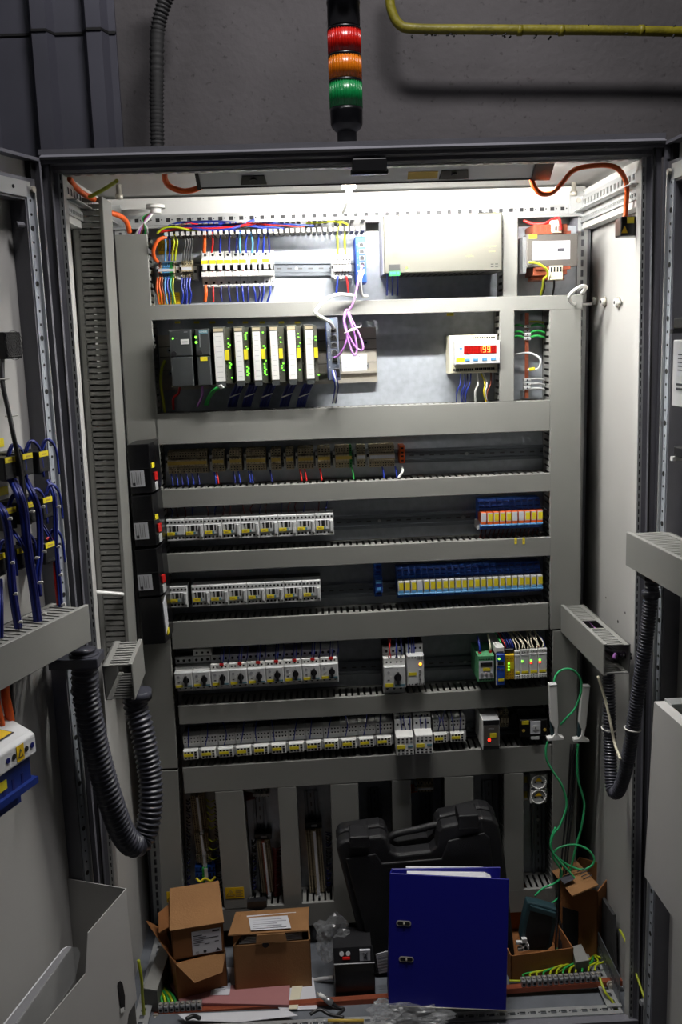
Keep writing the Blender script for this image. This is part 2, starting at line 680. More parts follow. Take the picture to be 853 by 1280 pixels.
# rear posts, visible as slotted strips
for pa, pb, s in (((729, 290), (714, 1110), -1), ((150, 290), (196, 1110), 1)):
    A = at(pa[0], pa[1], .455); B = at(pb[0], pb[1], .455)
    d = (B-A)/(B.z-A.z)
    T = A+d*(1.95-A.z); Bt = A+d*(.08-A.z)
    mb = MB()
    ladder(mb, Bt+Vector((-.012, 0, 0)), T+Vector((-.012, 0, 0)), (.024, 0, 0), (0, .002, 0), .024, .016, .28, 'strip')
    prism_between(mb, T, Bt, [(-.02, .003), (.02, .003), (.02, .05), (-.02, .05)], 'frame')
    cpart(mb, 'rear_post')
# rear head rail (white punched) and its lower slotted lip
yb = .452
zt = at(430, 252, yb).z; zb = at(430, 276, yb).z
xl = -.575; xr = .575
mb = MB()
mb.box(xl, xr, yb, yb+.003, zb+.018, zt+.02, 'panel')
ladder(mb, (xl, yb-.001, zb+.002), (xr, yb-.001, zb+.002), (0, 0, .024), (0, .002, 0), .025, .010, .42, 'strip')
mb.box(xl, xr, yb+.002, yb+.006, zb-.004, zb+.03, 'seal')
for i in range(46):
    mb.disc(xl+.0045+.025*i, zb+.014, yb-.0012, .0017, 'dark', 6)
mb.box(xl, xr, yb-.012, yb+.003, zb-.006, zb, 'strip')
cpart(mb, 'rear_head_rail')
# top side rails along the depth
for s in (-1, 1):
    X = .566*s
    mb = MB()
    ladder(mb, (X, .02, 1.955), (X, .452, 1.955), (0, 0, -.032), (-.002*s, 0, 0), .025, .013, .4, 'strip')
    ladder(mb, (X, .02, 1.921), (X, .452, 1.921), (-.022*s, 0, 0), (0, 0, -.002), .0125, .007, .5, 'strip')
    ladder(mb, (X, .02, 1.912), (X, .452, 1.912), (0, 0, -.018), (-.002*s, 0, 0), .0125, .007, .4, 'strip')
    mb.box(X+.003*s, X+.03*s, .02, .452, 1.88, 1.97, 'panel')
    cpart(mb, 'side_head_rail')
    p = Vector((X-.012*s, .44, 1.94))
    mb = MB().box(p.x-.02, p.x+.016, .436, .446, 1.915, 1.965, 'strip')
    mb.cyl((p.x, .436, 1.945), (0, -1, 0), .006, .004, 'steel', 6)
    cpart(mb, 'corner_bracket')
# screws holding the roof
for px, py in ((148, 231), (718, 228)):
    p = atZ(px, py, ZR)
    cpart(MB().lathe([(.006, 0), (.006, -.02), (.0085, -.02), (.0085, -.03), (.003, -.031)], 'steel', p, 10), 'roof_bolt')
# hinges
for s, ys in ((-1, ((0, 1.93), (0, 1.27))), (1, ((0, 1.93), (0, 1.33), (0, .72)))):
    for _, z0 in ys:
        mb = MB()
        X = .618*s
        mb.cyl((X, -.012, z0-.05), (0, 0, 1), .007, .10, 'frame', 12)
        mb.box(X-.018, X+.018, -.02, -.002, z0+.028, z0+.05, 'frame')
        mb.box(X-.018, X+.018, -.02, -.002, z0-.05, z0-.028, 'frame')
        cpart(mb, 'hinge')
# grommets on the right side panel
for px, py in ((746, 376), (757, 377), (774, 378)):
    p = atX(px, py, .597)
    cpart(MB().cyl(p, (-1, 0, 0), .0125, .004, 'steel', 14).cyl(p+Vector((-.004, 0, 0)), (-1, 0, 0), .009, .006, 'white', 12).cyl(p+Vector((-.010, 0, 0)), (-1, 0, 0), .004, .001, 'dark', 8), 'grommet')
for px, py, r in ((773, 777, .004), (758, 747, .0025), (782, 766, .003)):
    cpart(MB().cyl(atX(px, py, .598), (-1, 0, 0), r, .0005, 'dark', 8), 'drill_hole')

# ------------------------------------------------------------ luminaire under the roof
lx0 = at(246, 214, .05).x; lx1 = at(690, 210, .05).x
LZ = 1.972
t = thing('cabinet_lamp', 'long grey strip lamp fixed under the cabinet roof', 'lamp', (0, .06, LZ-.03))
mb = MB()
mb.yz([(.042, LZ+.008), (.040, LZ-.006), (.078, LZ-.030), (.082, LZ-.028), (.082, LZ+.008)], lx0, lx1, 'lamp_body')
mb.build('housing', t, world=True)
for x0, x1 in ((lx0-.003, lx0+.004), (lx1-.035, lx1+.003)):
    MB().yz([(.038, LZ+.009), (.038, LZ-.008), (.077, LZ-.033), (.084, LZ-.031), (.084, LZ+.009)], x0, x1, 'black').build('end_cap', t, world=True)


def slant(x, u, o=.001):
    return (x, .040+.038*u-o*.53, LZ-.006-.024*u-o*.85)


def onlamp(x0, x1, u0, u1, k, nm, o=.0012, inset=0):
    return MB().ext([slant(x0, u1, 0), slant(x1, u1, 0), slant(x1-inset, u0, 0), slant(x0+inset, u0, 0)], (0, -.53*o, -.85*o), k).build(nm, t, world=True)


onlamp(lx0+.005, lx1-.036, .93, 1.0, 'dark', 'lower_edge')
for px, w_ in ((316, .026), (570, .03)):
    c = at(px, 216, .04)
    onlamp(c.x-w_, c.x+w_, .25, .8, 'black', 'socket_cover', .002, .004)
    p = Vector(slant(c.x, .52, .002))
    MB().cyl(p, (0, -.53, -.85), .007, .003, 'blackgloss', 12).build('socket_insert', t, world=True)
c = at(530, 212, .04)
onlamp(c.x-.03, c.x+.03, .3, .75, 'gold', 'rating_label')
mt = mat('tube', (255, 253, 248), 0.5, emit=1)
mt.node_tree.nodes['Principled BSDF'].inputs['Emission Strength'].default_value = 450
MB().tube([(-.12, .100, LZ), (.37, .100, LZ)], .0075, 'tube', n=10, spline=False).build('fluorescent_tube', t, world=True)
MB().box(-.14, .39, .083, .085, LZ-.006, LZ+.010, 'white').build('reflector', t, world=True)

# white bracket of the ceiling and its cable
p = at(436, 236, .30)
mb = MB().box(p.x-.016, p.x+.016, .29, .31, ZR-.02, ZR, 'white')
mb.cyl((p.x, .30, ZR-.05), (0, 0, 1), .008, .035, 'white', 10)
solo(mb, 'cable_clip', 'white plastic cable holder hanging from the bright middle of the cabinet roof', 'clip')
mb = MB().tube([at(436, 245, .30), at(433, 256, .34), at(429, 266, .4)], .004, 'white')
solo(mb, 'lamp_cable', 'short white cable below the clip at the cabinet roof centre', 'cable')
# cable gland and wires at the rear left of the roof
p = at(194, 256, .40)
mb = MB().cyl(p, (0, 0, -1), .022, .008, 'white', 16).cyl(p+Vector((0, 0, -.008)), (0, 0, -1), .013, .012, 'white', 12)
solo(mb, 'cable_gland', 'white cable gland in the rear rail above the left wiring duct', 'gland')
for i, (k_, c_) in enumerate((('white', 'white'), ('violet', 'violet'), ('brown', 'brown'), ('black', 'black'), ('green', 'green'), ('dev2', 'grey'))):
    q = p+Vector((.002*i-.005, 0, -.015))
    mb = MB().tube([q, at(184-2*i+3, 272, .39), at(174+2*i, 286, .38), at(168+3*i, 297, .39)], .0026, k_, n=6)
    solo(mb, 'wire', c_+' wire falling from the white gland into the left duct', 'wire')

# orange cables
def cable(pts, r, k, label, cat='cable', name='cable', group=None, n=8):
    return solo(MB().tube(pts, r, k, n=n), name, label, cat, group)


cable([at(206, 216, .07), at(207, 226, .08), at(214, 234, .09), at(230, 239, .10), at(246, 236, .10), at(256, 229, .09), at(260, 222, .08)], .006, 'orange', 'orange cable looping into the left end of the strip lamp')
cable([at(665, 222, .08), at(668, 233, .08), at(677, 242, .08), at(690, 241, .08), at(702, 230, .07), at(716, 214, .05), at(735, 208, .04), at(762, 207, .035), at(776, 214, .04), at(784, 232, .06), at(783, 258, .08), at(781, 280, .08)], .0052, 'orange', 'orange cable hanging in a wave from the lamp to the door switch')
cable([at(86, 222, .06), at(93, 232, .09), at(104, 242, .12), at(118, 249, .15)], .006, 'orange', 'orange cable in the upper left corner under the roof')
cable([at(138, 266, .28), at(150, 270, .3), at(158, 277, .32), at(162, 290, .34)], .006, 'orange', 'orange cable curving down into the tall left duct')
t = cable([at(146, 226, .05), at(136, 233, .08), at(122, 241, .10), at(112, 246, .12)], .004, 'earth', 'green and yellow earth wire to the roof bolt at the left', 'wire', 'wire')

# door switch at the upper right
a = at(771, 274, .06); b = at(790, 298, .06)
t = thing('door_switch', 'black limit switch with grey button on the upper right post', 'switch', ((a.x+b.x)/2, .06, b.z))
cx = (a.x+b.x)/2
o = MB().box(a.x, b.x+.014, .03, .07, b.z+.002, a.z+.002, 'blackgloss').build('housing', t, world=True); bevel(o, .003, 2)
MB().cyl((b.x+.012, .032, (a.z+b.z)/2+.006), (.3, -1, 0), .012, .008, 'black', 14).cyl((b.x+.014, .024, (a.z+b.z)/2+.006), (.3, -1, 0), .005, .006, 'silver', 10).build('button', t, world=True)
o = MB().ext([(a.x+.001, .0295, b.z+.008), (a.x+.014, .0295, b.z+.008), (a.x+.0075, .0295, b.z+.022)], (0, -.0006, 0), 'warn').build('warning_sticker', t, world=True)
MB().box(a.x+.012, a.x+.026, .0285, .0298, a.z-.012, a.z, 'yellow').build('marker', t, world=True)
MB().box(b.x+.014, b.x+.026, .02, .05, b.z+.005, a.z+.008, 'strip').build('bracket', t, world=True)

# white cable poking out near the right side
cable([at(728, 366, .33), at(733, 359, .30), at(727, 358, .28), at(716, 365, .27), at(712, 372, .28), at(716, 379, .32), at(730, 381, .40), at(750, 378, .46), at(772, 377, .50), atX(775, 378, .59)], .0042, 'white', 'white cable hooked out of the right duct towards the side grommets')
# ================================================================== WIRING DUCTS
YD = 0.335      # plane of the duct covers
DD = YP-YD


def duct_parts(t, L, h, d, sides=(1, 1), pitch=.0155, slot=.0058, cover=True, skip=None, lines=()):
    """local: x 0..L along, z -h/2..h/2, y 0 (cover) .. d (back)"""
    mb = MB()
    if cover:
        mb.cbox(0, L, 0, .003, -h/2, h/2, 'duct', .0012)
        mb.box(0, L, .003, .008, h/2-.0025, h/2, 'duct')
        mb.box(0, L, .003, .008, -h/2, -h/2+.0025, 'duct')
        o = mb.build('cover', t)
        mb = MB()
        for a in lines:
            mb.box(a-.0006, a+.0006, -.0003, .001, -h/2, h/2, 'dark')
        if lines:
            mb.build('cover_joint', t)
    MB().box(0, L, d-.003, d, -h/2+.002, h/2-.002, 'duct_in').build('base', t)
    mb = MB()
    for sgn, on in ((1, sides[0]), (-1, sides[1])):
        if not on: continue
        z0, z1 = sgn*(h/2-.0045), sgn*(h/2-.0026)
        mb.box(0, L, d-.014, d, z0, z1, 'duct')
        n = int(L/pitch)
        for i in range(n):
            x0 = (i+.3)*pitch
            if skip and skip[0] < x0 < skip[1]:
                continue
            mb.box(x0, x0+pitch-slot, .0082, d-.012, z0, z1, 'duct')
            mb.box(x0-.001, x0+pitch-slot+.001, .0035, .010, z0, z1, 'duct')
    if sides[0] or sides[1]:
        mb.build('slotted_fingers', t, kind='stuff')


def duct(label, L, h, d, origin, xd, nrm, group=None, **k):
    """cover faces nrm; length along xd, both unit"""
    t = thing('wiring_duct', label, 'duct', origin, group)
    x = Vector(xd).normalized()
    y = -Vector(nrm).normalized()
    y = (y-x*y.dot(x)).normalized()
    z = x.cross(y)
    t.rotation_euler = Matrix((x, y, z)).transposed().to_euler()
    duct_parts(t, L, h, d, **k)
    return t


def hduct(label, TL, TR, BR, BL, Y=YD, d=DD, **k):
    tl, tr, br, bl = at(*TL, Y), at(*TR, Y), at(*BR, Y), at(*BL, Y)
    p0, p1 = (tl+bl)/2, (tr+br)/2
    h = ((tl-bl).length+(tr-br).length)/2
    return duct(label, (p1-p0).length, h, d, p0, p1-p0, (0, -1, 0), **k)


def vduct(label, TL, TR, BR, BL, Y=YD, d=DD, **k):
    tl, tr, br, bl = at(*TL, Y), at(*TR, Y), at(*BR, Y), at(*BL, Y)
    p0, p1 = (bl+br)/2, (tl+tr)/2
    h = ((tl-tr).length+(bl-br).length)/2
    return duct(label, (p1-p0).length, h, d, p0, p1-p0, (0, -1, 0), **k)


hduct('light grey horizontal duct just under the circuit breakers and power supply', (188, 382), (729, 368.5), (729, 386), (186, 401))
hduct('wide horizontal duct below the controller rack and the panel meter', (194, 517), (688, 500.5), (688, 538), (194, 557))
hduct('horizontal duct below the row of brown terminal strips', (200, 612), (688, 592), (689, 613.5), (203, 636))
hduct('horizontal duct with two yellow tags below the orange relays', (206, 693), (689, 671), (689, 695), (208, 716))
hduct('horizontal duct below the long row of blue relays', (211, 778), (687, 754), (686, 787), (218, 812))
hduct('horizontal duct below the motor starters with rotary knobs', (222, 883), (686, 858), (686, 881), (225, 906))
hduct('wide horizontal duct below the lowest row of contactors', (228, 960), (688, 931), (692, 963), (231, 992))
hduct('lowest horizontal duct behind the boxes and the blue binder', (205, 1141), (694, 1109), (697, 1138), (206, 1168))
# vertical ducts of the upper half
vduct('short vertical duct between power supply and transformer', (629.5, 268), (648, 266), (647, 371), (629, 371))
vduct('short vertical duct between panel meter and copper earth bar', (625, 387), (643.5, 386), (643, 502), (625, 502.5))
vduct('tall wide vertical duct along the right edge, upper piece', (688, 387), (727, 386), (726, 785), (688, 787))
vduct('vertical duct along the right edge, lower piece behind the white handles', (688, 789), (726, 787), (717, 1112), (694, 1114))
vduct('tall wide vertical duct on the left behind the four black modules', (143, 293), (184, 293), (222, 960), (186, 962))
vduct('vertical duct left of the lower terminal strips with a yellow warning sticker', (194, 964), (223, 963), (229, 1142), (203, 1143))
for i, (tl, tr, br, bl, lab) in enumerate((
        ((268.5, 990), (304, 988), (315, 1136), (281, 1138), 'lower vertical duct with yellow warning sticker between first two terminal columns'),
        ((347, 985), (370.5, 983), (378, 1131), (355, 1132), 'narrow lower vertical duct between the two tall terminal columns'),
        ((413, 981), (448, 979), (452, 1127), (418, 1129), 'lower vertical duct behind the left end of the black tool case'),
        ((490, 976), (514, 975), (516, 1123), (493, 1125), 'lower vertical duct behind the handle of the black tool case'),
        ((556, 972), (592, 970), (594, 1117), (558, 1119), 'lower vertical duct behind the right end of the black tool case'),
        ((630, 967), (655, 966), (655, 1113), (631, 1114), 'lower vertical duct just left of the double power socket'))):
    vduct(lab, tl, tr, br, bl)

# open comb of the upper duct (no cover), seen with the wires lying in it
A = at(205, 286, YD); B = at(460, 284, YD)
t = thing('wiring_duct', 'open uncovered duct comb above the circuit breakers full of blue wires', 'duct', (A.x, YD, A.z))
L = B.x-A.x
zt_, zb_ = at(330, 277, YD).z-A.z, at(330, 290, YD).z-A.z
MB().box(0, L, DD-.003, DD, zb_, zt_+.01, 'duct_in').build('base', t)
mb = MB()
n = int(L/.0125)
for i in range(n):
    mb.box(i*.0125, i*.0125+.0085, 0, DD, zb_-.0018, zb_, 'duct')
    mb.box(i*.0125+.0005, i*.0125+.008, -.002, 0.001, zb_-.003, zb_+.006, 'panel')
    if i % 5: mb.box(i*.0125+.002, i*.0125+.0105, 0.01, DD, zt_, zt_+.0018, 'duct')
mb.build('slotted_fingers', t, kind='stuff')
# lower comb shadowed part
# ---- duct on the left side panel, slotted side to the viewer
A = at(88, 246, .15); B = at(128, 246, .15); C_ = at(126, 824, .15); D_ = at(163, 824, .15)
xr_ = (B.x+D_.x)/2
top = (A.z+B.z)/2; bot = (C_.z+D_.z)/2
Ax = Vector(((A.x+C_.x)/2, 0, 0))
dd = xr_-(A.x+C_.x)/2
p0 = Vector((D_.x, .15+.045, bot)); p1 = Vector((B.x, .15+.045, top))
t = duct('tall slotted duct standing along the left side panel', (p1-p0).length, .09, dd, p0, p1-p0, (1, 0, 0), sides=(1, 1), pitch=.0125, slot=.0036)
# metal pieces inside, seen through slots are left dark
# ---- right stub duct running front to back
A = at(701.5, 762.6, .335)
X0 = A.x
zc = .935
F = atX(755, 805.6, X0)
h = F.z-atX(755, 845.5, X0).z
y0 = F.y
zm = F.z-h/2
wR = at(789, 800, y0).x-X0
yb_ = .335
p0 = Vector((X0, y0, zm)); p1 = Vector((X0, yb_, zm-.012))
t = duct('short open ended duct pointing forward on the right side of the cabinet', (p1-p0).length, h, wR, p1, p0-p1, (-1, 0, 0), pitch=.0125, slot=.0045, skip=(.150, .205))
RD_end = (X0, y0, zm, wR, h)
mb = MB()
for i in range(9):
    mb.tube([(X0+.02+random.random()*.05, y0+.02, zm-.012+random.random()*.02), (X0+.02+random.random()*.05, y0+.12, zm-.01), (X0+.03, .3, zm+random.random()*.02)], .004, random.choice(('black', 'blackgloss', 'violet', 'black')), n=6)
o = mb.build('cable_bundle', world=True); tag(o, 'dark cables lying inside the short open duct on the right', 'cable bundle', kind='stuff')
# ---- left stub duct
F = atX(0, 0, 0)
yL = -.02
e = at(166, 838, yL)
X1 = e.x
zt2 = at(166, 829, yL).z; zb2 = at(167, 876, yL).z
bk = atX(184.5, 832, X1)
t = duct('short open ended duct pointing forward at the foot of the slotted left duct', .13, zt2-zb2, .062, (X1, yL, (zt2+zb2)/2), (0, 1, 0.10), (1, 0, 0), pitch=.0125, slot=.005)
LD_end = (X1, yL, (zt2+zb2)/2)
# white stick across the left slotted duct
cable([at(114, 740, .10), at(128, 741, .12), at(154, 743, .15)], .0045, 'white', 'white cable end crossing the front of the slotted left duct')

# DIN rails on the plate
def din(label, p0, p1, Y=YP, h=.035):
    A, B = at(*p0, Y-.004), at(*p1, Y-.004)
    v = B-A
    t = thing('mounting_rail', label, 'rail', A)
    x = v.normalized()
    y = Vector((0, 1, 0)); z = x.cross(y).normalized(); y = z.cross(x)
    t.rotation_euler = Matrix((x, y, z)).transposed().to_euler()
    L = v.length
    mb = MB().yz([(-.0035, -h/2), (-.0035, -h/2+.006), (.002, -h/2+.008), (.002, h/2-.008), (-.0035, h/2-.006), (-.0035, h/2), (-.0045, h/2), (-.0045, h/2-.007), (.001, h/2-.009), (.001, -h/2+.009), (-.0045, -h/2+.007), (-.0045, -h/2)], 0, L, 'rail')
    mb.build('rail', t)
    mb = MB()
    for i in range(int(L/.025)):
        mb.box(.008+i*.025, .019+i*.025, .0004, .0012, -.0016, .0016, 'darkgrey')
    mb.build('slots', t, kind='stuff')
    mb = MB()
    k = 0.12
    while k < L:
        mb.cyl((k, .001, 0), (0, -1, 0), .0042, .002, 'silver', 8)
        k += .21
    if L > .12: mb.build('screws', t, kind='stuff')
    return t


din('mounting rail carrying the circuit breakers and feed terminals', (197, 337), (446, 335))
din('mounting rail behind the brown terminal strips', (204, 579), (684, 564))
din('mounting rail behind the upper row of contactors and orange relays', (204, 663), (684, 642))
din('mounting rail behind the lone contactor and the blue relays', (210, 748), (684, 726))
din('mounting rail behind the motor starters', (217, 846), (684, 822))
din('mounting rail behind the lowest contactor row', (226, 932), (684, 905))
for (a, b, lab) in (((324, 994), (331, 1124), 'vertical mounting rail of the second lower terminal column'),
                    ((388, 988), (398, 1124), 'vertical mounting rail of the third lower terminal column'),
                    ((468, 984), (473, 1122), 'empty vertical mounting rail left of the tool case handle'),
                    ((532, 980), (536, 1118), 'vertical mounting rail with a tiny terminal group at its top'),
                    ((611, 975), (613, 1112), 'empty vertical mounting rail left of the power sockets'),
                    ((672, 972), (674, 1108), 'vertical mounting rail below the power sockets'),
                    ((246, 996), (258, 1124), 'vertical mounting rail of the first lower terminal column')):
    din(lab, a, b)
# yellow part tags on the plate
def sticker(px, py, w_, h_, Y, label, k='yellow', text=None, name='marker_tag', cat='tag', group=None):
    p = at(px, py, Y)
    mb = MB().box(p.x-w_/2, p.x+w_/2, Y-.0006, Y, p.z-h_/2, p.z+h_/2, k)
    if text: mb.txt(text, p.x, p.z, Y-.0008, h_*.55, 'ink')
    else: mb.box(p.x-w_*.3, p.x+w_*.3, Y-.0008, Y-.0006, p.z-h_*.12, p.z+h_*.12, 'gold')
    return solo(mb, name, label, cat, group)


for i, px in enumerate((222, 246, 266, 288, 307, 328, 352, 372)):
    sticker(px, 403, .013, .0055, YP-.0002, 'small yellow tag on the plate above the controller modules', group='yellow tags above the controller')
sticker(563, 393, .017, .007, YP-.0002, 'small yellow tag above the panel meter')
sticker(645, 676, .006, .016, YD-.0005, 'left of two yellow tags below the orange relays')
sticker(655, 676, .006, .016, YD-.0005, 'right of two yellow tags below the orange relays')


def warning(px, py, w_, h_, Y, label):
    p = at(px, py, Y)
    t = thing('warning_sticker', label, 'sticker', (p.x, Y, p.z-h_/2))
    MB().box(-w_/2, w_/2, -.0006, 0, 0, h_, 'warn').build('sheet', t)
    a = h_*.34
    cx = -w_*.22; cz = h_*.42
    mb = MB()
    for q in range(3):
        a0 = PI/2+q*2*PI/3; a1 = a0+2*PI/3
        mb.tube([(cx+a*math.cos(a0)*1.2, -.0008, cz+a*math.sin(a0)), (cx+a*math.cos(a1)*1.2, -.0008, cz+a*math.sin(a1))], .0005, 'ink', n=4, spline=False)
    mb.tube([(cx+.001, -.0008, cz+a*.5), (cx-.001, -.0008, cz+.1*a), (cx+.001, -.0008, cz), (cx, -.0008, cz-a*.4)], .0004, 'ink', n=4, spline=False)
    mb.build('flash_symbol', t)
    mb = MB()
    for i in range(6):
        mb.box(w_*.04, w_*.44-(i % 2)*.004, -.0008, -.0006, h_*(.15+i*.12), h_*(.19+i*.12), 'ink')
    mb.build('lettering', t)
    return t


warning(210, 309, .046, .032, YP-.0002, 'yellow warning sticker above the left terminal strip of the top row')
warning(212, 373, .050, .028, YP-.0002, 'yellow warning sticker below the left terminal strip of the top row')
warning(219.5, 1121, .045, .031, YD-.0002, 'yellow warning sticker on the leftmost lower vertical duct')
warning(293.7, 1116, .048, .031, YD-.0002, 'yellow warning sticker above the open cardboard boxes on the second duct')
for i in range(4):
    sticker(264+i*21, 296, .032, .008, YP-.0002, 'yellow part tag on the plate behind the wires above the breakers', group='yellow tags above the breakers')
# ================================================================== DEVICES ON THE PLATE
def row(proto, n, L, R, Y, labels, group, fit=True):
    """copies side by side; L, R = image points of the top left / top right front corner of the run"""
    A, B = at(*L, Y), at(*R, Y)
    v = B-A
    out = []
    ang = -math.atan2(v.z, v.x)
    for i in range(n):
        c = A+v*((i+.5)/n)
        o = proto if i == 0 else copy_tree(proto)
        o.location = (c.x, YP, c.z-proto['hh'])
        o.rotation_euler = (0, ang, 0)
        o['label'] = labels(i) if callable(labels) else labels
        o['group'] = group
        out.append(o)
    return out


def holes(mb, xs, z, y, r=.0021, k='dark'):
    for x in xs:
        mb.disc(x, z, y, r, k, 8)


def span(L, R, n, Y):
    return (at(*R, Y)-at(*L, Y)).length/n


def hpx(px, y0, y1, Y):
    return at(px, y0, Y).z-at(px, y1, Y).z


# ---- contactors
def contactor(w, h, d, suppress=True):
    t = thing('contactor', '', 'contactor')
    t['hh'] = h
    g = .0004
    mb = MB()
    mb.box(-w/2+g, w/2-g, -d*.5, -.006, 0, h, 'darkgrey')
    mb.cbox(-w/2+g, w/2-g, -d+.0018, -d*.5, 0, h*.28, 'dev')
    mb.cbox(-w/2+g, w/2-g, -d+.0018, -d*.5, h*.72, h, 'dev')
    mb.cbox(-w/2+g, w/2-g, -d, -d*.5, h*.26, h*.74, 'dev')
    mb.build('housing', t)
    mb = MB()
    xs = [(-.40+.2*i)*w for i in range(5)]
    holes(mb, xs, h*.86, -d+.0018, .0027)
    holes(mb, xs, h*.14, -d+.0018, .0027)
    mb.build('terminal_screws', t)
    mb = MB()
    for x0, x1 in ((-.30, -.24), (-.15, .02), (.10, .16)):
        mb.box(x0*w, x1*w, -d-.0006, -d+.001, h*.44, h*.70, 'dark')
    mb.box(-.34*w, -.25*w, -d-.0006, -d+.001, h*.64, h*.69, 'dark')
    mb.build('switch_position_window', t)
    mb = MB().box(-.44*w, -.04*w, -d-.001, -d, h*.27, h*.42, 'yellow')
    mb.box(-.34*w, -.16*w, -d-.0013, -d-.001, h*.32, h*.37, 'gold')
    mb.build('marker_tag', t)
    MB().box(-.03*w, .07*w, -d-.0008, -d, h*.29, h*.40, 'teal').build('colour_tab', t)
    if suppress:
        o = MB().cbox(.29*w, .465*w, -d-.0035, -d+.002, h*.14, h*.68, 'dev2').box(.33*w, .42*w, -d-.0040, -d-.0035, h*.2, h*.62, 'dev').build('suppressor', t)
    return t


Yc = YP-.085
Lc, Rc = (207, 650), (417, 641.6)
w_ = span(Lc, Rc, 9, Yc)
h_ = hpx(417, 641.6, 668.5, Yc)
pr = contactor(w_, h_, .085)
lst = row(pr, 9, Lc, Rc, Yc, lambda i: nth(i, 9)+' white contactor in the upper contactor row', 'contactors of the upper row')
# the first has no suppressor
for ch in list(lst[0].children):
    if ch.name.startswith('suppressor'):
        bpy.data.objects.remove(ch)
pr = contactor(w_, h_, .085)
pr['hh'] = h_
pr2 = row(pr, 7, (239, 732.8), (400.8, 725.3), Yc, lambda i: nth(i, 7)+' white contactor of seven adjoining in the lower contactor row', 'contactors of the lower row')
c = copy_tree(pr)
A = at(222.5, 733.5, Yc)
c.location = (A.x, YP, A.z-h_)
c['label'] = 'white contactor standing alone at the left of the lower contactor row'
c['group'] = 'contactors of the lower row'


# ---- motor starters
def starter(w, h, d, aux=True):
    t = thing('motor_starter', '', 'starter')
    t['hh'] = h
    g = .0005
    mb = MB()
    mb.box(-w/2+g, w/2-g, -d*.55, -.006, 0, h, 'dev2')
    mb.cbox(-w/2+g, w/2-g, -d*.72, -.02, 0, h*.24, 'dev')
    mb.cbox(-w/2+g, w/2-g, -d*.66, -.02, h*.80, h, 'dev')
    mb.cbox(-w/2+g, w/2-g, -d, -.02, h*.20, h*.66, 'dev', .002)
    mb.build('housing', t)
    if aux:
        mb = MB().cbox(-w/2+g, w/2-g, -d*.90, -.02, h*.64, h*.82, 'white')
        holes(mb, [(-.34)*w, -.15*w, .12*w, .31*w], h*.73, -d*.90, .0024)
        mb.build('auxiliary_contact', t)
    else:
        MB().cbox(-w/2+g, w/2-g, -d*.80, -.02, h*.64, h*.76, 'dev').box(-w/2+.002, w/2-.002, -d*.86, -d*.5, h*.655, h*.675, 'white').build('cover', t)
    mb = MB()
    holes(mb, [-.31*w, 0, .31*w], h*.90, -d*.66, .0036)
    holes(mb, [-.31*w, 0, .31*w], h*.11, -d*.72, .0036)
    mb.build('terminal_screws', t)
    mb = MB()
    mb.cyl((.14*w, -d, h*.43), (0, -1, 0), w*.17, .004, 'black', 16)
    mb.box(.14*w-.0032, .14*w+.0032, -d-.011, -d-.003, h*.43-w*.30, h*.43+w*.26, 'black')
    mb.build('rotary_knob', t)
    mb = MB().box(-.44*w, -.06*w, -d-.0008, -d, h*.225, h*.30, 'yellow')
    mb.build('marker_tag', t)
    MB().box(0.0, .44*w, -d-.0006, -d, h*.235, h*.28, 'teal').build('colour_strip', t)
    mb = MB()
    mb.box(-.42*w, -.08*w, -d-.0004, -d, h*.63, h*.637, 'ltink')
    mb.cyl((-.27*w, -d, h*.54), (0, -1, 0), .0034, .0008, 'ltink', 10)
    mb.box(-.33*w, -.22*w, -d-.0006, -d, h*.36, h*.385, 'ink')
    mb.box(-.20*w, -.14*w, -d-.0006, -d, h*.42, h*.46, 'white')
    mb.txt('I', .14*w, h*.60, -d-.0006, .005, 'ink')
    mb.txt('0', -.02*w, h*.50, -d-.0006, .005, 'ink')
    mb.build('printing', t)
    return t


Lc, Rc = (217.5, 826.5), (423, 814)
w_ = span(Lc, Rc, 9, Yc)
h_ = hpx(320, 820, 862, Yc)
A, B = at(*Lc, Yc), at(*Rc, Yc)
pa = starter(w_, h_, .09, True)
pb = starter(w_, h_, .09, False)
ang = -math.atan2((B-A).z, (B-A).x)
first = {True: pa, False: pb}
used = set()
for i in range(9):
    aux = i >= 2
    o = first[aux] if aux not in used else copy_tree(first[aux])
    used.add(aux)
    cpos = A+(B-A)*((i+.5)/9)
    o.location = (cpos.x, YP, cpos.z-h_)
    o.rotation_euler = (0, ang, 0)
    o['label'] = ORD[i]+' motor starter with rotary knob'+(', one of two without auxiliary block' if not aux else ' and auxiliary contacts')
    o['group'] = 'motor starters with rotary knobs'
    if i == 1:
        mb = MB().cbox(-w_/2, w_/2, -.058, -.01, h_+.001, h_+.018, 'white')
        holes(mb, [-.31*w_, 0, .31*w_], h_+.009, -.058, .003)
        tp = thing('feed_terminal', 'three pole feed terminal sitting on the second motor starter', 'terminal', (cpos.x, YP, cpos.z))
        for v in range(len(mb.v)):
            mb.v[v] = (mb.v[v][0], mb.v[v][1], mb.v[v][2]-h_)
        mb.build('housing', tp)
    if i >= 2:
        wx = cpos.x+.10*w_
        for dx, kk in ((-.003, 'navy'), (.002, 'wireblue'), (.013, 'navy')):
            z1 = cpos.z-h_*.2
            mbw = MB().tube([(wx+dx, YP-.078, z1), (wx+dx*1.3+.002, YP-.08, z1+.02), (wx+dx+.005, YP-.05, z1+.05)], .0014, kk, n=5)
            solo(mbw, 'wire', 'blue wire rising from the auxiliary contacts of a motor starter', 'wire', 'blue wires above the motor starters')
        solo(MB().box(wx-.006, wx+.004, YP-.083, YP-.078, cpos.z-h_*.24, cpos.z-h_*.17, 'red'), 'wire_ferrule', 'red wire sleeve at the '+ORD[i]+' motor starter', 'sleeve')

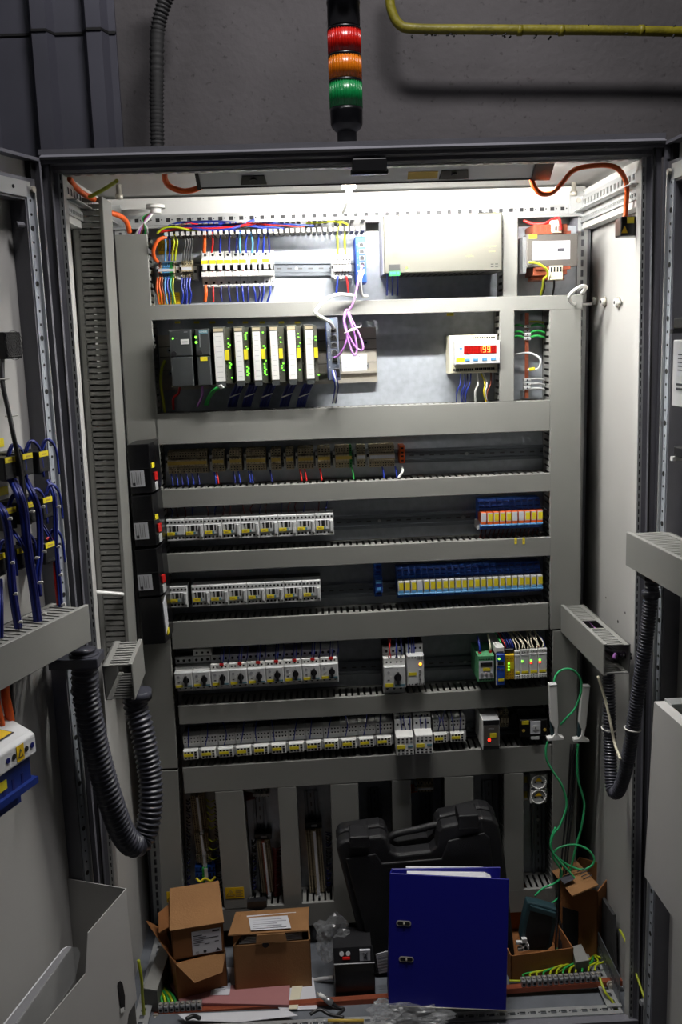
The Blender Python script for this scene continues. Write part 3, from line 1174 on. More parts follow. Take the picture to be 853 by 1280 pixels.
# big starter with timer relay
Yb = YP-.10
a = at(479, 814, Yb); b = at(508, 871, Yb)
w_, h_ = b.x-a.x, a.z-b.z
t = starter(w_, h_, .10, True)
t.location = ((a.x+b.x)/2, YP, b.z)
t['label'] = 'single large motor starter with knob next to the timer relay'
for k, (px, c_) in enumerate(((486, 'red'), (489, 'red'), (495, 'navy'), (497, 'wireblue'), (501, 'navy'))):
    p = at(px, 822, YP-.09)
    solo(MB().tube([p, p+Vector((.003*(-1)**k, 0, .02)), p+Vector((.002, .02, .045))], .0015, c_, n=5), 'wire', ('red' if c_ == 'red' else 'blue')+' wire entering the single large motor starter', 'wire', 'wires of the single large motor starter')
a = at(508.5, 809, Yb); b = at(531, 862, Yb)
w_, h_ = b.x-a.x, a.z-b.z
t = thing('timer_relay', 'light grey timer relay with a glowing orange lamp', 'relay', ((a.x+b.x)/2, YP, b.z))
mb = MB().box(-w_/2, w_/2, -.07, 0, 0, h_, 'dev')
mb.cbox(-w_/2+.0005, w_/2-.0005, -.10, -.07, h_*.10, h_*.80, 'dev', .002)
mb.cbox(-w_/2, w_/2, -.075, -.02, h_*.80, h_, 'white')
mb.build('housing', t)
mb = MB()
holes(mb, [-.3*w_, .05*w_, .34*w_], h_*.9, -.075, .003)
holes(mb, [-.38*w_, -.2*w_, -.02*w_], h_*.75, -.10, .002)
holes(mb, [-.38*w_, -.2*w_, -.02*w_], h_*.13, -.10, .002)
for i in range(6):
    mb.box((.08+.07*i)*w_, (.11+.07*i)*w_, -.1006, -.10, h_*.70, h_*.78, 'dark')
    mb.box((.02+.08*i)*w_, (.06+.08*i)*w_, -.1006, -.10, h_*.11, h_*.16, 'dark')
mb.build('terminal_screws', t)
MB().disc(.28*w_, h_*.60, -.10, .0032, 'led_orange', 10, .001).build('indicator_lamp', t)
MB().box(-.42*w_, .05*w_, -.1008, -.10, h_*.34, h_*.41, 'yellow').build('marker_tag', t)
mb = MB()
for z in (.25, .35, .45):
    mb.disc(.24*w_, h_*z, -.10, .003, 'dev2', 10, .0015)
    mb.box(.24*w_-.002, .24*w_+.002, -.1022, -.1015, h_*z-.0004, h_*z+.0004, 'ink')
mb.build('setting_dial', t, kind='stuff')
for px in (511, 515, 518):
    p = at(px, 818, YP-.08)
    solo(MB().tube([p, p+Vector((0, 0, .02)), p+Vector((.001, .02, .04))], .0015, 'wireblue', n=5), 'wire', 'blue wire entering the timer relay', 'wire', 'wires of the timer relay')


# ---- relays on blue sockets
def relay(w, h, hb, d, lab, lever):
    t = thing('relay', '', 'relay')
    t['hh'] = hb
    g = .0004
    mb = MB()
    mb.box(-w/2+g, w/2-g, -.03, -.004, 0, hb, 'relayblue')
    mb.yz([(-.03, hb), (-.038, hb), (-.046, hb*.80), (-.046, hb*.74), (-.055, hb*.72), (-.056, hb*.60), (-.03, hb*.58)], -w/2+g, w/2-g, 'relayblue')
    mb.box(-w/2+g, w/2-g, -d*.75, -.03, 0, hb*.15, 'relayblue')
    mb.cbox(-w/2+g, w/2-g, -d-.002, -.03, hb*.15, hb*.22, 'skyblue')
    for z in (.92, .76, .66):
        mb.box(-w*.3, w*.3, -.0575 if z < .7 else -.047, -.03, hb*z-.002, hb*z+.0012, 'navy')
    mb.build('socket', t)
    zr0 = hb*.22
    mb = MB().cbox(-w/2+.0012, w/2-.0012, -d, -.032, zr0, zr0+h, 'orange' if lever == 'orange' else 'dev2', .001)
    o = mb.build('relay_body', t)
    mb = MB().box(-w/2+.0016, w/2-.0016, -d-.0008, -d, zr0+h*.22, zr0+h*.95, 'label')
    mb.box(-w/2+.0034, w/2-.0016, -d-.0011, -d-.0008, zr0+h*.28, zr0+h*.86, lab)
    mb.build('label_plate', o)
    MB().box(-w/2+.002, w/2-.002, -d-.0012, -d, zr0+h*.02, zr0+h*.18, 'skyblue' if lever == 'blue' else 'orange').build('lever', o)
    return t


Yr = YP-.078
for nm, n, L, R, lever, whites, H, HB in (
        ('orange', 10, (601, 640.7), (679.5, 637.5), 'orange', (0, 5, 6), (640.7, 656), None),
        ('blue', 23, (497.5, 727), (679.5, 718.5), 'blue', (3,), (727, 742), None)):
    w_ = span(L, R, n, Yr)
    h_ = hpx(L[0], H[0], H[1], Yr)
    hb = h_*2.35
    pr = {}
    A, B = at(*L, Yr), at(*R, Yr)
    ang = -math.atan2((B-A).z, (B-A).x)
    for i in range(n):
        lab = 'label' if i in whites else 'yellow'
        if lab in pr:
            o = copy_tree(pr[lab])
        else:
            o = pr[lab] = relay(w_, h_, hb, .078, lab, lever)
        cpos = A+(B-A)*((i+.5)/n)
        o.location = (cpos.x, YP, cpos.z-hb*.22-h_)
        o.rotation_euler = (0, ang, 0)
        col = 'white' if lab == 'label' else 'yellow'
        o['label'] = f"{ORD[i]}{' from left' if i else ''} {col} tagged relay in the row of {n} with {lever} levers"
        o['group'] = f'relays with {lever} levers'
# end bracket
p = at(598.5, 656, Yr+.02)
solo(MB().cbox(p.x-.004, p.x+.004, p.y, YP-.02, p.z-.012, p.z+.008, 'dev2'), 'end_bracket', 'grey end bracket left of the ten orange relays', 'bracket')
# single blue relay socket
a = at(468.5, 709, Yr+.01); b = at(479, 749, Yr+.01)
w_, h_ = b.x-a.x, a.z-b.z
t = thing('relay_socket', 'narrow blue relay socket standing alone between contactors and relays', 'relay', ((a.x+b.x)/2, YP, b.z))
mb = MB().box(-w_/2, w_/2, -.04, -.004, 0, h_, 'relayblue').cbox(-w_/2, w_/2, -.068, -.03, h_*.2, h_*.68, 'relayblue').cbox(-w_/2, w_/2, -.05, -.03, h_*.72, h_*.9, 'relayblue')
for z in (.94, .8, .1):
    mb.box(-w_*.3, w_*.3, -.051, -.03, h_*z-.003, h_*z+.002, 'navy')
mb.build('socket', t)
MB().box(-w_*.36, w_*.36, -.07, -.066, h_*.34, h_*.62, 'navy').build('relay_body', t)
MB().box(-w_*.36, w_*.36, -.0706, -.07, h_*.50, h_*.60, 'skyblue').build('label_plate', t)
MB().box(-w_*.3, w_*.3, -.0706, -.068, h_*.28, h_*.38, 'skyblue').build('lever', t)


# ---- circuit breakers
def breaker(w, h, d, wide):
    t = thing('circuit_breaker', '', 'circuit breaker')
    t['hh'] = h
    w1 = w*.66 if wide else w
    x0 = -w/2
    for nm, a, b in (('housing', x0, x0+w1),)+((('auxiliary_switch', x0+w1, w/2),) if wide else ()):
        mb = MB()
        mb.box(a+.0003, b-.0003, -d*.45, -.004, 0, h, 'dev')
        mb.cbox(a+.0003, b-.0003, -d*.66, -.02, 0, h*.27, 'white')
        mb.cbox(a+.0003, b-.0003, -d*.66, -.02, h*.76, h, 'white')
        mb.cbox(a+.0003, b-.0003, -d, -.02, h*.27, h*.43, 'white')
        mb.cbox(a+.0003, b-.0003, -d*.86, -.02, h*.43, h*.60, 'black')
        mb.cbox(a+.0003, b-.0003, -d*.92, -.02, h*.60, h*.76, 'white')
        xm = (a+b)/2
        r = .0032 if nm == 'housing' else .0016
        mb.disc(xm, h*.9, -d*.66, r, 'dark')
        mb.disc(xm, h*.12, -d*.66, r, 'dark')
        o = mb.build(nm, t)
        q = min(.0048, (b-a)*.28)
        MB().cbox(xm-q, xm+q, -d-.006, -d*.8, h*.45, h*.61, 'white', .0015).build('toggle', o)
        if nm == 'housing':
            mb = MB().box(a+.001, b-.001, -d*.92-.0008, -d*.92, h*.64, h*.74, 'yellow')
            mb.build('marker_tag', o)
            MB().box(xm-.0008, xm+.002, -d-.0006, -d, h*.41, h*.425, 'red').build('mark', o)
    return t


Yk = YP-.07
L, R = (249.8, 313.5), (341, 311.5)
A, B = at(*L, Yk), at(*R, Yk)
U = (B-A).length/448
h_ = hpx(295, 312, 357, Yk)
pn = breaker(47*U, h_, .07, False)
pw = breaker(71*U, h_, .07, True)
ang = -math.atan2((B-A).z, (B-A).x)
x = 0
for i in range(8):
    wide = i >= 5
    o = (pw if wide else pn) if i in (0, 5) else copy_tree(pw if wide else pn)
    ww = 71 if wide else 47
    cpos = A+(B-A)*((x+ww/2)/448)
    x += ww
    o.location = (cpos.x, YP, cpos.z-h_)
    o.rotation_euler = (0, ang, 0)
    o['label'] = nth(i, 8)+' white circuit breaker in the top row'+(' with an auxiliary switch' if wide else '')
    o['group'] = 'circuit breakers of the top row'


# ---- terminal strips (blocks a few pixels wide: joined)
def tstrip(label, px0, px1, ytop, ybot, kblocks, n, Y=YP-.06, marks='gold', group=None, name='terminal_strip'):
    a, b = at(px0, ytop, Y), at(px1, ybot, Y)
    w, h = b.x-a.x, a.z-b.z
    t = thing(name, label, 'terminal strip', ((a.x+b.x)/2, YP, b.z), group)
    d = YP-Y
    pitch = w/n
    per = {}
    for i in range(n):
        k = kblocks[i] if isinstance(kblocks, (list, tuple)) else kblocks
        mb = per.setdefault(k, MB())
        x0 = -w/2+i*pitch
        g = pitch*.1
        mb.box(x0+g, x0+pitch-g, -d*.5, -.004, 0, h, k)
        mb.box(x0+g, x0+pitch-g, -d, -.01, h*.36, h*.64, k)
        mb.box(x0+g, x0+pitch-g, -d*.8, -.01, h*.05, h*.30, k)
        mb.box(x0+g, x0+pitch-g, -d*.8, -.01, h*.70, h*.95, k)
        for z in (.12, .22, .78, .88):
            mb.box(x0+pitch*.3, x0+pitch*.7, -d*.8-.0004, -d*.79, h*z-.0016, h*z+.0016, 'dark')
        mb.box(x0, x0+g*.9, -d*.75, -.004, h*.05, h*.95, 'termd')
    for k, mb in per.items():
        mb.build('terminal_blocks', t, kind='stuff')
    if marks:
        MB().box(-w/2+pitch*.2, w/2-pitch*.2, -d-.0012, -d, h*.44, h*.58, marks).build('marker_strip', t)
    MB().cbox(-w/2-.006, -w/2, -d*.8, -.002, h*.12, h*.78, 'dev2').box(-w/2-.005, -w/2-.001, -d*.8-.0005, -d*.79, h*.5, h*.62, 'dark').build('end_bracket', t)
    return t


tops = []
spec = [(208, 260, 14), (264, 281, 4), (286, 303, 4), (307, 333, 7), (338, 352, 3), (357, 368, 3), (372, 393, 5), (397, 414, 4), (419, 441, 6), (446, 458, 3), (461.5, 494.5, 10)]
desc = ['widest brown terminal strip at the left end with blue wires below', 'second terminal strip with an orange bridge and an orange wire', 'third brown terminal strip, two blue wires leaving below',
        'fourth brown terminal strip, broader than its neighbours', 'fifth brown terminal strip, very narrow', 'sixth terminal strip, narrowest of the row', 'seventh brown terminal strip above two dark red wires',
        'eighth brown terminal strip above one red wire', 'ninth brown terminal strip, ending with a green and yellow block', 'grey topped narrow terminal strip right of the green wire', 'long terminal strip with white markers near the orange block']
for i, (x0, x1, n) in enumerate(spec):
    yt = 565-(x0-207)*.031; yb2 = yt+28
    kb = ['term']*n
    if i == 8: kb[-1] = 'green'
    tstrip(desc[i], x0, x1, yt, yb2, kb, n, marks='gold' if i < 9 else 'label', group='terminal strips of the third row')
a = at(499.5, 557, YP-.05); b = at(506.5, 579, YP-.05)
t = thing('terminal_block', 'small orange red terminal block at the end of the brown strips', 'terminal', ((a.x+b.x)/2, YP, b.z))
w_, h_ = b.x-a.x, a.z-b.z
MB().cbox(-w_/2, w_/2, -.05, -.004, 0, h_, 'orange').build('housing', t)
mb = MB()
for z in (.15, .4, .6, .85):
    mb.box(-w_*.25, w_*.25, -.0506, -.05, h_*z-.002, h_*z+.002, 'dark')
mb.build('terminal_slots', t)
# top row strips
tstrip('left terminal strip of the top row with brown, blue and green blocks', 197, 219, 327, 349, ['brown', 'term', 'skyblue', 'skyblue', 'skyblue', 'skyblue', 'green', 'green', 'term'], 9, marks='label')
tstrip('grey terminal strip of the top row between the coloured strip and the breakers', 226, 241, 324, 348, 'term', 4, marks='label')
p = at(222, 338, YP-.03)
for px, lab in ((222.5, 'end clamp between the two top row terminal strips'), (244.5, 'end clamp left of the circuit breakers')):
    p = at(px, 340, YP-.045)
    solo(MB().cbox(p.x-.005, p.x+.005, YP-.045, YP-.003, p.z-.018, p.z+.014, 'dev2').box(p.x-.003, p.x+.003, YP-.0455, YP-.044, p.z-.002, p.z+.004, 'dark'), 'end_bracket', lab, 'bracket')
t = tstrip('pale feed terminals with a blue and a red wire left of the blue network switch', 417, 440, 321, 349, ['dev', 'white', 'dev', 'dev', 'white', 'dev'], 6, marks=None)


# ---- overload relays in the lowest row
def overload(w, h, d):
    t = thing('contactor', '', 'contactor')
    t['hh'] = h
    g = .0006
    mb = MB().box(-w/2+g, w/2-g, -d*.5, -.006, 0, h, 'darkgrey')
    mb.cbox(-w/2+g, w/2-g, -d*.84, -.02, h*.66, h, 'white')
    mb.cbox(-w/2+g, w/2-g, -d*.76, -.02, h*.46, h*.68, 'dev')
    mb.cbox(-w/2+g, w/2-g, -d*.78, -.02, 0, h*.14, 'dev')
    mb.build('housing', t)
    mb = MB()
    xs = [(-.36+.18*i)*w for i in range(5)]
    holes(mb, xs, h*.90, -d*.84, .0021)
    holes(mb, xs, h*.74, -d*.84, .0021)
    mb.build('terminal_screws', t)
    mb = MB().cbox(-w/2+g, w*.34, -d, -.04, h*.08, h*.46, 'white')
    o = mb.build('auxiliary_contact', t)
    mb = MB()
    for z in (.38, .27, .16):
        for i in range(4):
            if z != .27 or i > 2:
                mb.box((-.42+.19*i)*w, (-.30+.19*i)*w, -d-.0005, -d, h*z-.0022, h*z+.0022, 'dark')
    mb.build('terminal_slots', o)
    MB().box(-.45*w, .08*w, -d-.0012, -d, h*.22, h*.33, 'yellow').build('marker_tag', o)
    MB().cbox(w*.36, w/2-g, -d*.86, -.04, h*.06, h*.44, 'dev2').build('suppressor', t)
    return t


Yo = YP-.08
L, R = (228.5, 922), (492.5, 903.5)
w_ = span(L, R, 12, Yo)
h_ = hpx(300, 917, 946, Yo)
pr = overload(w_, h_, .088)
row(pr, 12, L, R, Yo, lambda i: ORD[i]+' contactor'+(' from the left' if i else '')+' in the lowest row, low yellow tag', 'contactors of the lowest row')
for i, (l, r, lab) in enumerate((((542, 901), (562, 899.6), 'contactor in the lowest row just right of the two forward relays'), ((563, 899.6), (583.5, 898), 'rightmost contactor of the lowest row'))):
    o = copy_tree(pr)
    A, B = at(*l, Yo), at(*r, Yo)
    o.location = ((A.x+B.x)/2, YP, A.z-h_)
    s_ = (B.x-A.x)/w_
    o.scale = (s_, 1, 1)
    o['label'] = lab
for i, (x0, x1, y0, y1) in enumerate(((495, 518, 921, 944), (519, 542, 919, 942))):
    Yf = YP-.125
    a, b = at(x0, y0, Yf), at(x1, y1, Yf)
    w_, h2 = b.x-a.x-.0015, a.z-b.z
    t = thing('contactor', ('left' if i == 0 else 'right')+' of the two forward standing contactors in the lowest row', 'contactor', ((a.x+b.x)/2, YP, b.z))
    mb = MB().box(-w_/2, w_/2, -.085, -.005, .012, h2*1.55, 'dev2').cbox(-w_/2, w_/2, -.075, -.02, h2*1.2, h2*1.75, 'dev')
    mb.build('housing', t)
    mb = MB()
    holes(mb, [-.33*w_, 0, .33*w_], h2*1.30, -.086, .0032)
    holes(mb, [-.33*w_, 0, .33*w_], h2*1.62, -.076, .0026)
    mb.build('terminal_screws', t)
    o = MB().cbox(-w_/2, w_/2, -.125, -.08, 0, h2, 'white', .002).build('auxiliary_contact', t)
    mb = MB()
    for c_ in range(4):
        for z in (.85, .70, .25, .1):
            mb.box((-.42+.24*c_)*w_, (-.30+.24*c_)*w_, -.1256, -.125, h2*z-.0018, h2*z+.0018, 'dark')
        if c_: mb.box((-.52+.24*c_)*w_, (-.515+.24*c_)*w_, -.1256, -.125, 0, h2, 'ltink')
    mb.build('terminal_slots', o)
    MB().box(-.46*w_, .02*w_, -.1262, -.125, h2*.36, h2*.54, 'yellow').build('marker_tag', o)
    MB().box(.16*w_, .44*w_, -.1258, -.125, h2*.42, h2*.52, 'teal').build('colour_strip', o)
# blue wires in front of the lowest row
for i in range(12):
    px = 235+i*22+random.uniform(-2, 2); py = 918-i*1.5
    P0 = at(px, py+16, YP-.07); P1 = at(px+random.uniform(-3, 3), py+2, YP-.075); P2 = at(px+random.uniform(-5, 6), py-13, YP-.05)
    solo(MB().tube([P0, P1, P2], .0015, 'wireblue', n=5), 'wire', 'blue wire dropping into a contactor of the lowest row', 'wire', 'blue wires of the lowest contactor row')
for px in (503, 508, 513, 527, 533, 548, 556, 568, 575):
    P0 = at(px, 914, YP-.085); P1 = at(px+random.uniform(-4, 2), 899, YP-.085); P2 = at(px+random.uniform(-6, 2), 886, YP-.05)
    solo(MB().tube([P0, P1, P2], .0015, random.choice(('navy', 'navy', 'wireblue')), n=5), 'wire', 'dark blue wire above the right end of the lowest contactor row', 'wire', 'dark wires at the right end of the lowest row')


# ---- boxed modules, right end of the motor starter row
def module(label, x0, x1, y0, y1, d, k, cat='module', name='signal_module', top=0.0):
    Y = YP-d
    a, b = at(x0, y0, Y), at(x1, y1, Y)
    w, h = b.x-a.x-.0006, a.z-b.z
    t = thing(name, label, cat, ((a.x+b.x)/2, YP, b.z))
    return t, w, h, -d


t, w_, h_, y_ = module('pale green converter module with a dark display', 597.5, 618.5, 820, 851.5, .11, 'devgreen', name='converter_module')
MB().cbox(-w_/2, w_/2, y_, -.004, 0, h_, 'devgreen', .0012).build('housing', t)
o = MB().box(-w_*.45, w_*.45, y_-.0008, y_, h_*.12, h_*.80, 'label').build('front_plate', t)
MB().box(-w_*.36, w_*.36, y_-.0014, y_-.0008, h_*.58, h_*.74, 'dark').build('display', o)
MB().box(-w_*.2, w_*.25, y_-.0016, y_-.0008, h_*.42, h_*.53, 'yellow').build('marker_tag', o)
mb = MB()
for x in (-.28, 0, .28):
    mb.cyl((x*w_, y_-.0008, h_*.30), (0, -1, 0), .0038, .0014, 'dev2', 12)
    mb.ext([(x*w_-.0015, y_-.0024, h_*.29), (x*w_+.0015, y_-.0024, h_*.29), (x*w_, y_-.0024, h_*.33)], (0, -.0002, 0), 'ink')
mb.build('buttons', o, kind='stuff')
mb = MB()
for z in (.86, .07):
    for i in range(9):
        mb.box((-.42+.1*i)*w_, (-.36+.1*i)*w_, y_-.0006, y_, h_*z-.0015, h_*z+.0015, 'dark')
mb.build('vent_slots', t, kind='stuff')
t, w_, h_, y_ = module('blue module with white terminal head, green lamp and small display', 620, 631.3, 812, 856, .125, 'blue', name='interface_module')
MB().cbox(-w_/2, w_/2, y_, -.004, 0, h_*.86, 'blue', .0012).box(-w_/2, -w_/2+.002, y_-.0005, -.02, 0, h_*.86, 'dev').build('housing', t)
MB().cbox(-w_/2, w_/2, y_+.006, -.01, h_*.86, h_*1.04, 'white').box(-w_/2+.002, w_/2-.002, y_+.004, y_+.008, h_*.9, h_*.92, 'dark').build('terminal_head', t)
MB().box(-w_/2+.002, w_/2-.001, y_-.0006, y_, h_*.55, h_*.64, 'white').box(-w_/2+.004, w_/2-.002, y_-.001, y_, h_*.56, h_*.66, 'dark').build('display', t)
MB().disc(-w_*.14, h_*.74, y_, .0026, 'led_green', 10, .0012).build('indicator_lamp', t)
MB().box(-w_*.2, w_*.3, y_-.001, y_, h_*.20, h_*.34, 'relayblue').box(-w_*.3, -w_*.05, y_-.0008, y_, h_*.44, h_*.48, 'ink').box(w_*.1, w_*.35, y_-.0008, y_, h_*.40, h_*.46, 'ink').build('buttons', t)
MB().box(-w_*.25, w_*.42, y_-.0012, y_, h_*.11, h_*.18, 'yellow').build('marker_tag', t)
t, w_, h_, y_ = module('yellow safety relay with three green lamps', 631.8, 643.4, 817, 849, .11, 'warn', name='safety_relay', cat='relay')
MB().cbox(-w_/2, w_/2, y_, -.004, 0, h_*.94, 'warn', .0012).build('housing', t)
MB().cbox(-w_/2, w_/2, y_+.01, -.01, h_*.94, h_*1.12, 'black').build('terminal_head', t)
mb = MB()
for z in (.62, .50, .38):
    mb.disc(-w_*.12, h_*z, y_, .0024, 'led_green', 8, .001)
mb.build('indicator_lamps', t, kind='stuff')
MB().box(w_*.08, w_*.46, y_-.0008, y_, h_*.40, h_*.66, 'yellow').build('marker_tag', t)
mb = MB()
for z in (.8, .28, .18, .08):
    for x in (-.3, -.1, .1, .3):
        mb.box(x*w_-.0009, x*w_+.0009, y_-.0005, y_, h_*z-.0015, h_*z+.0015, 'brown')
mb.build('terminal_slots', t, kind='stuff')
gm = [(643.8, 650.8, 'grey signal module directly beside the yellow safety relay', ()), (651.2, 662, 'grey signal module with one green lamp', ('led_green',)),
      (662.3, 672.8, 'grey signal module with a green and a red lamp, second from the right', ('led_green', 'led_red')), (673.1, 684.2, 'rightmost grey signal module with a green and a red lamp', ('led_green', 'led_red'))]
for i, (x0, x1, lab, leds) in enumerate(gm):
    t, w_, h_, y_ = module(lab, x0, x1, 813.5-i*.9, 849-i*.9, .11, 'dev')
    t['group'] = 'grey signal modules'
    MB().cbox(-w_/2, w_/2, y_, -.004, h_*.16, h_*.86, 'dev').box(-w_/2, w_/2, y_+.006, -.004, 0, h_, 'dev2').cbox(-w_/2, w_/2, y_-.001, -.02, 0, h_*.15, 'white').cbox(-w_/2, w_/2, y_+.001, -.02, h_*.86, h_, 'white').build('housing', t)
    mb = MB()
    for x in (-.3, 0, .3):
        for z, yy in ((.92, y_+.001), (.11, y_-.001), (.04, y_-.001)):
            mb.disc(x*w_, h_*z, yy, .0014, 'dark', 6)
    mb.build('terminal_slots', t, kind='stuff')
    MB().box(-w_*.38, w_*.42, y_-.001, y_, h_*.19, h_*.27, 'yellow').build('marker_tag', t)
    MB().box(-w_*.45, w_*.45, y_-.0005, y_, h_*.80, h_*.81, 'ltink').build('seam', t)
    for j, k in enumerate(leds):
        MB().box(-w_*.42, -w_*.22, y_-.001, y_, h_*(.58-j*.07), h_*(.635-j*.07), k).build('indicator_lamp', t)
    for j in range(3 if i else 2):
        px = x0+2+j*3.4
        P0 = at(px, 812-i, YP-.10); P1 = P0+Vector((random.uniform(-.004, .003), .01, .012)); P2 = P0+Vector((random.uniform(-.02, .0), .04, .034))
        kk = random.choice(('cream', 'cream', 'navy', 'cream'))
        solo(MB().tube([P0, P1, P2], .0016, kk, n=5).tube([P0+Vector((0, 0, -.005)), P0], .0019, 'red', n=5), 'wire', 'wire with red sleeve above the grey signal modules', 'wire', 'wires of the grey signal modules')
for px, py, k, lab in ((600, 819, 'wireblue', 'blue wire pair on top of the green converter module'), (613, 817, 'cream', 'cream wire on top of the green converter module')):
    P0 = at(px, py-4, YP-.09)
    solo(MB().tube([P0, P0+Vector((0, 0, .012)), P0+Vector((-.002, .02, .035))], .0026, k, n=6).box(P0.x-.0035, P0.x+.0035, P0.y-.003, P0.y+.003, P0.z-.006, P0.z, 'red'), 'wire', lab, 'wire')
for j, (px, k) in enumerate(((634, 'navy'), (637, 'wireblue'), (640, 'navy'), (642, 'wireblue'), (632, 'red'), (628, 'green'))):
    P0 = at(px, 812, YP-.09)
    solo(MB().tube([P0, P0+Vector((-.002, 0, .015)), P0+Vector((-.012, .03, .036))], .0018, k, n=5), 'wire', {'red': 'red', 'green': 'bright green'}.get(k, 'blue')+' wire rising behind the yellow safety relay', 'wire', 'wires of the yellow safety relay')
# mid-grey module with red lamp, terminals and black round relay in the lowest row
t, w_, h_, y_ = module('dark grey module with a bright red lamp in the lowest row', 603.5, 625, 900, 936, .12, 'darkgrey', name='monitoring_module')
MB().cbox(-w_/2, w_/2, y_, -.004, h_*.02, h_*.98, 'dev2').box(-w_/2+.001, w_/2-.001, y_-.0008, y_, h_*.0, h_*.12, 'black').box(-w_/2+.001, w_/2-.001, y_-.0008, y_, h_*.82, h_*.98, 'black').box(-w_/2-.001, -w_/2+.001, y_, -.01, 0, h_, 'white').build('housing', t)
MB().box(-w_*.45, w_*.45, y_-.0012, y_, h_*.12, h_*.80, 'trafo').build('front_plate', t)
MB().disc(-w_*.12, h_*.32, y_-.0012, .0036, 'led_red', 12, .0012).build('indicator_lamp', t)
MB().box(-w_*.08, w_*.30, y_-.002, y_, h_*.40, h_*.55, 'yellow').build('marker_tag', t)
mb = MB().txt('SIEMENS', .0, h_*.70, y_-.0016, .004, 'label')
mb.build('lettering', t)
tstrip('small pale terminal group behind the module with the red lamp', 626, 637, 889, 912, 'term', 3, marks=None)
a, b = at(650, 900, YP-.09), at(685, 921, YP-.09)
t = thing('time_switch', 'black time switch with small white dial beside the white handle', 'switch', ((a.x+b.x)/2, YP, b.z))
w_, h_ = b.x-a.x, a.z-b.z
o = MB().cbox(-w_/2, w_/2, -.09, -.004, 0, h_, 'blackgloss', .003).build('housing', t)
MB().cyl((-.42*w_, -.02, h_*.62), (0, -1, 0), .022, .03, 'black', 20).box(-w_/2, w_/2, -.06, -.01, h_, h_*1.35, 'black').build('rear_drum', t)
MB().box(-w_*.12, w_*.24, -.0915, -.09, h_*.2, h_*.9, 'label').cyl((w_*.06, -.0915, h_*.55), (0, -1, 0), .008, .001, 'dev', 16).cyl((w_*.06, -.0925, h_*.55), (0, -1, 0), .002, .001, 'ink', 8).build('dial', t)
MB().cyl((-w_*.36, -.09, h_*.4), (0, -1, 0), .004, .001, 'gold', 10).cyl((w_*.40, -.09, h_*.4), (0, -1, 0), .004, .001, 'gold', 10).build('screws', t, kind='stuff')
MB().box(-w_*.42, -w_*.18, -.0912, -.09, h_*.74, h_*.95, 'yellow').build('marker_tag', t)
MB().box(-w_*.1, w_*.2, -.092, -.088, -h_*.1, h_*.05, 'dev').build('foot_tab', t)
# ================================================================== POWER SUPPLY, TRANSFORMER, CONTROLLER
Y = .285
a, b = at(479, 269.5, Y), at(628.5, 338.5, Y)
w_, h_ = b.x-a.x, a.z-b.z
t = thing('power_supply', 'big pale metal power supply box at the top centre', 'power supply', ((a.x+b.x)/2, YP, b.z))
d = YP-Y
o = MB().cbox(-w_/2, w_/2, -d, -.004, 0, h_, 'psu', .003).build('housing', t)
MB().box(-w_/2-.0015, -w_/2, -d+.01, -.01, .002, h_-.004, 'dev2').build('side_cover', t)
mb = MB()
mb.box(-w_/2+.010, -w_/2+.036, -d-.001, -d+.001, .002, .021, 'dark')
mb.build('terminal_opening', t)
mb = MB().box(-w_/2+.011, -w_/2+.035, -d-.006, -d, -.004, .006, 'green')
for i in range(3):
    mb.box(-w_/2+.013+.0075*i, -w_/2+.0175+.0075*i, -d-.0066, -d-.006, -.001, .004, 'gblue')
mb.build('terminal_plug', t)
MB().disc(-w_/2+.050, .013, -d, .0024, 'led_green', 10, .001).build('indicator_lamp', t)
mb = MB()
mb.txt('INPUT', w_*.36, h_*.76, -d-.0005, .0045, 'gold')
mb.txt('L1  N  PE', w_*.36, h_*.90, -d-.0005, .0045, 'gold')
mb.txt('SITOP power', w_*.39, h_*.43, -d-.0005, .0055, 'gold')
mb.txt('SIEMENS', w_*.41, h_*.34, -d-.0005, .004, 'gold')
mb.txt('CAUTION', w_*.22, h_*.27, -d-.0005, .004, 'gold')
mb.txt('OUTPUT', -w_*.40, h_*.30, -d-.0005, .004, 'gold')
mb.txt('24V DC', -w_*.40, h_*.36, -d-.0005, .004, 'gold')
mb.build('lettering', t)
mb = MB()
for i in range(2):
    for j in range(2):
        mb.box(w_*.40+j*.010, w_*.40+j*.010+.0065, -d-.0005, -d, .009+i*.0055, .0108+i*.0055, 'dark')
mb.build('vent_slots', t, kind='stuff')
mb = MB()
for i in range(15):
    mb.box(-w_/2+.045+i*.013, -w_/2+.049+i*.013, -d+.02, -.02, -.0006, .0002, 'dark')
mb.build('underside_vents', t, kind='stuff')
for i, px in enumerate((484, 490.5, 497)):
    P0 = at(px, 342, Y+.004); P1 = at(px, 369, YD+.02)
    solo(MB().tube([P0, (P0+P1)/2+Vector((.001, .004, 0)), P1], .0022, 'wireblue', n=6), 'wire', 'blue wire hanging from the lower left of the power supply', 'wire', 'blue wires below the power supply')
cols = ['black', 'black', 'black', 'earth']
for i, k in enumerate(cols):
    x = 604+i*5
    solo(MB().tube([at(x+6, 270, .30), at(x, 266.5, .30), at(x-9, 268, .33)], .0028, k, n=6), 'wire', ('green and yellow' if k == 'earth' else 'black')+' wire looping over the right top edge of the power supply', 'wire', None if k == 'earth' else 'black wires over the power supply')

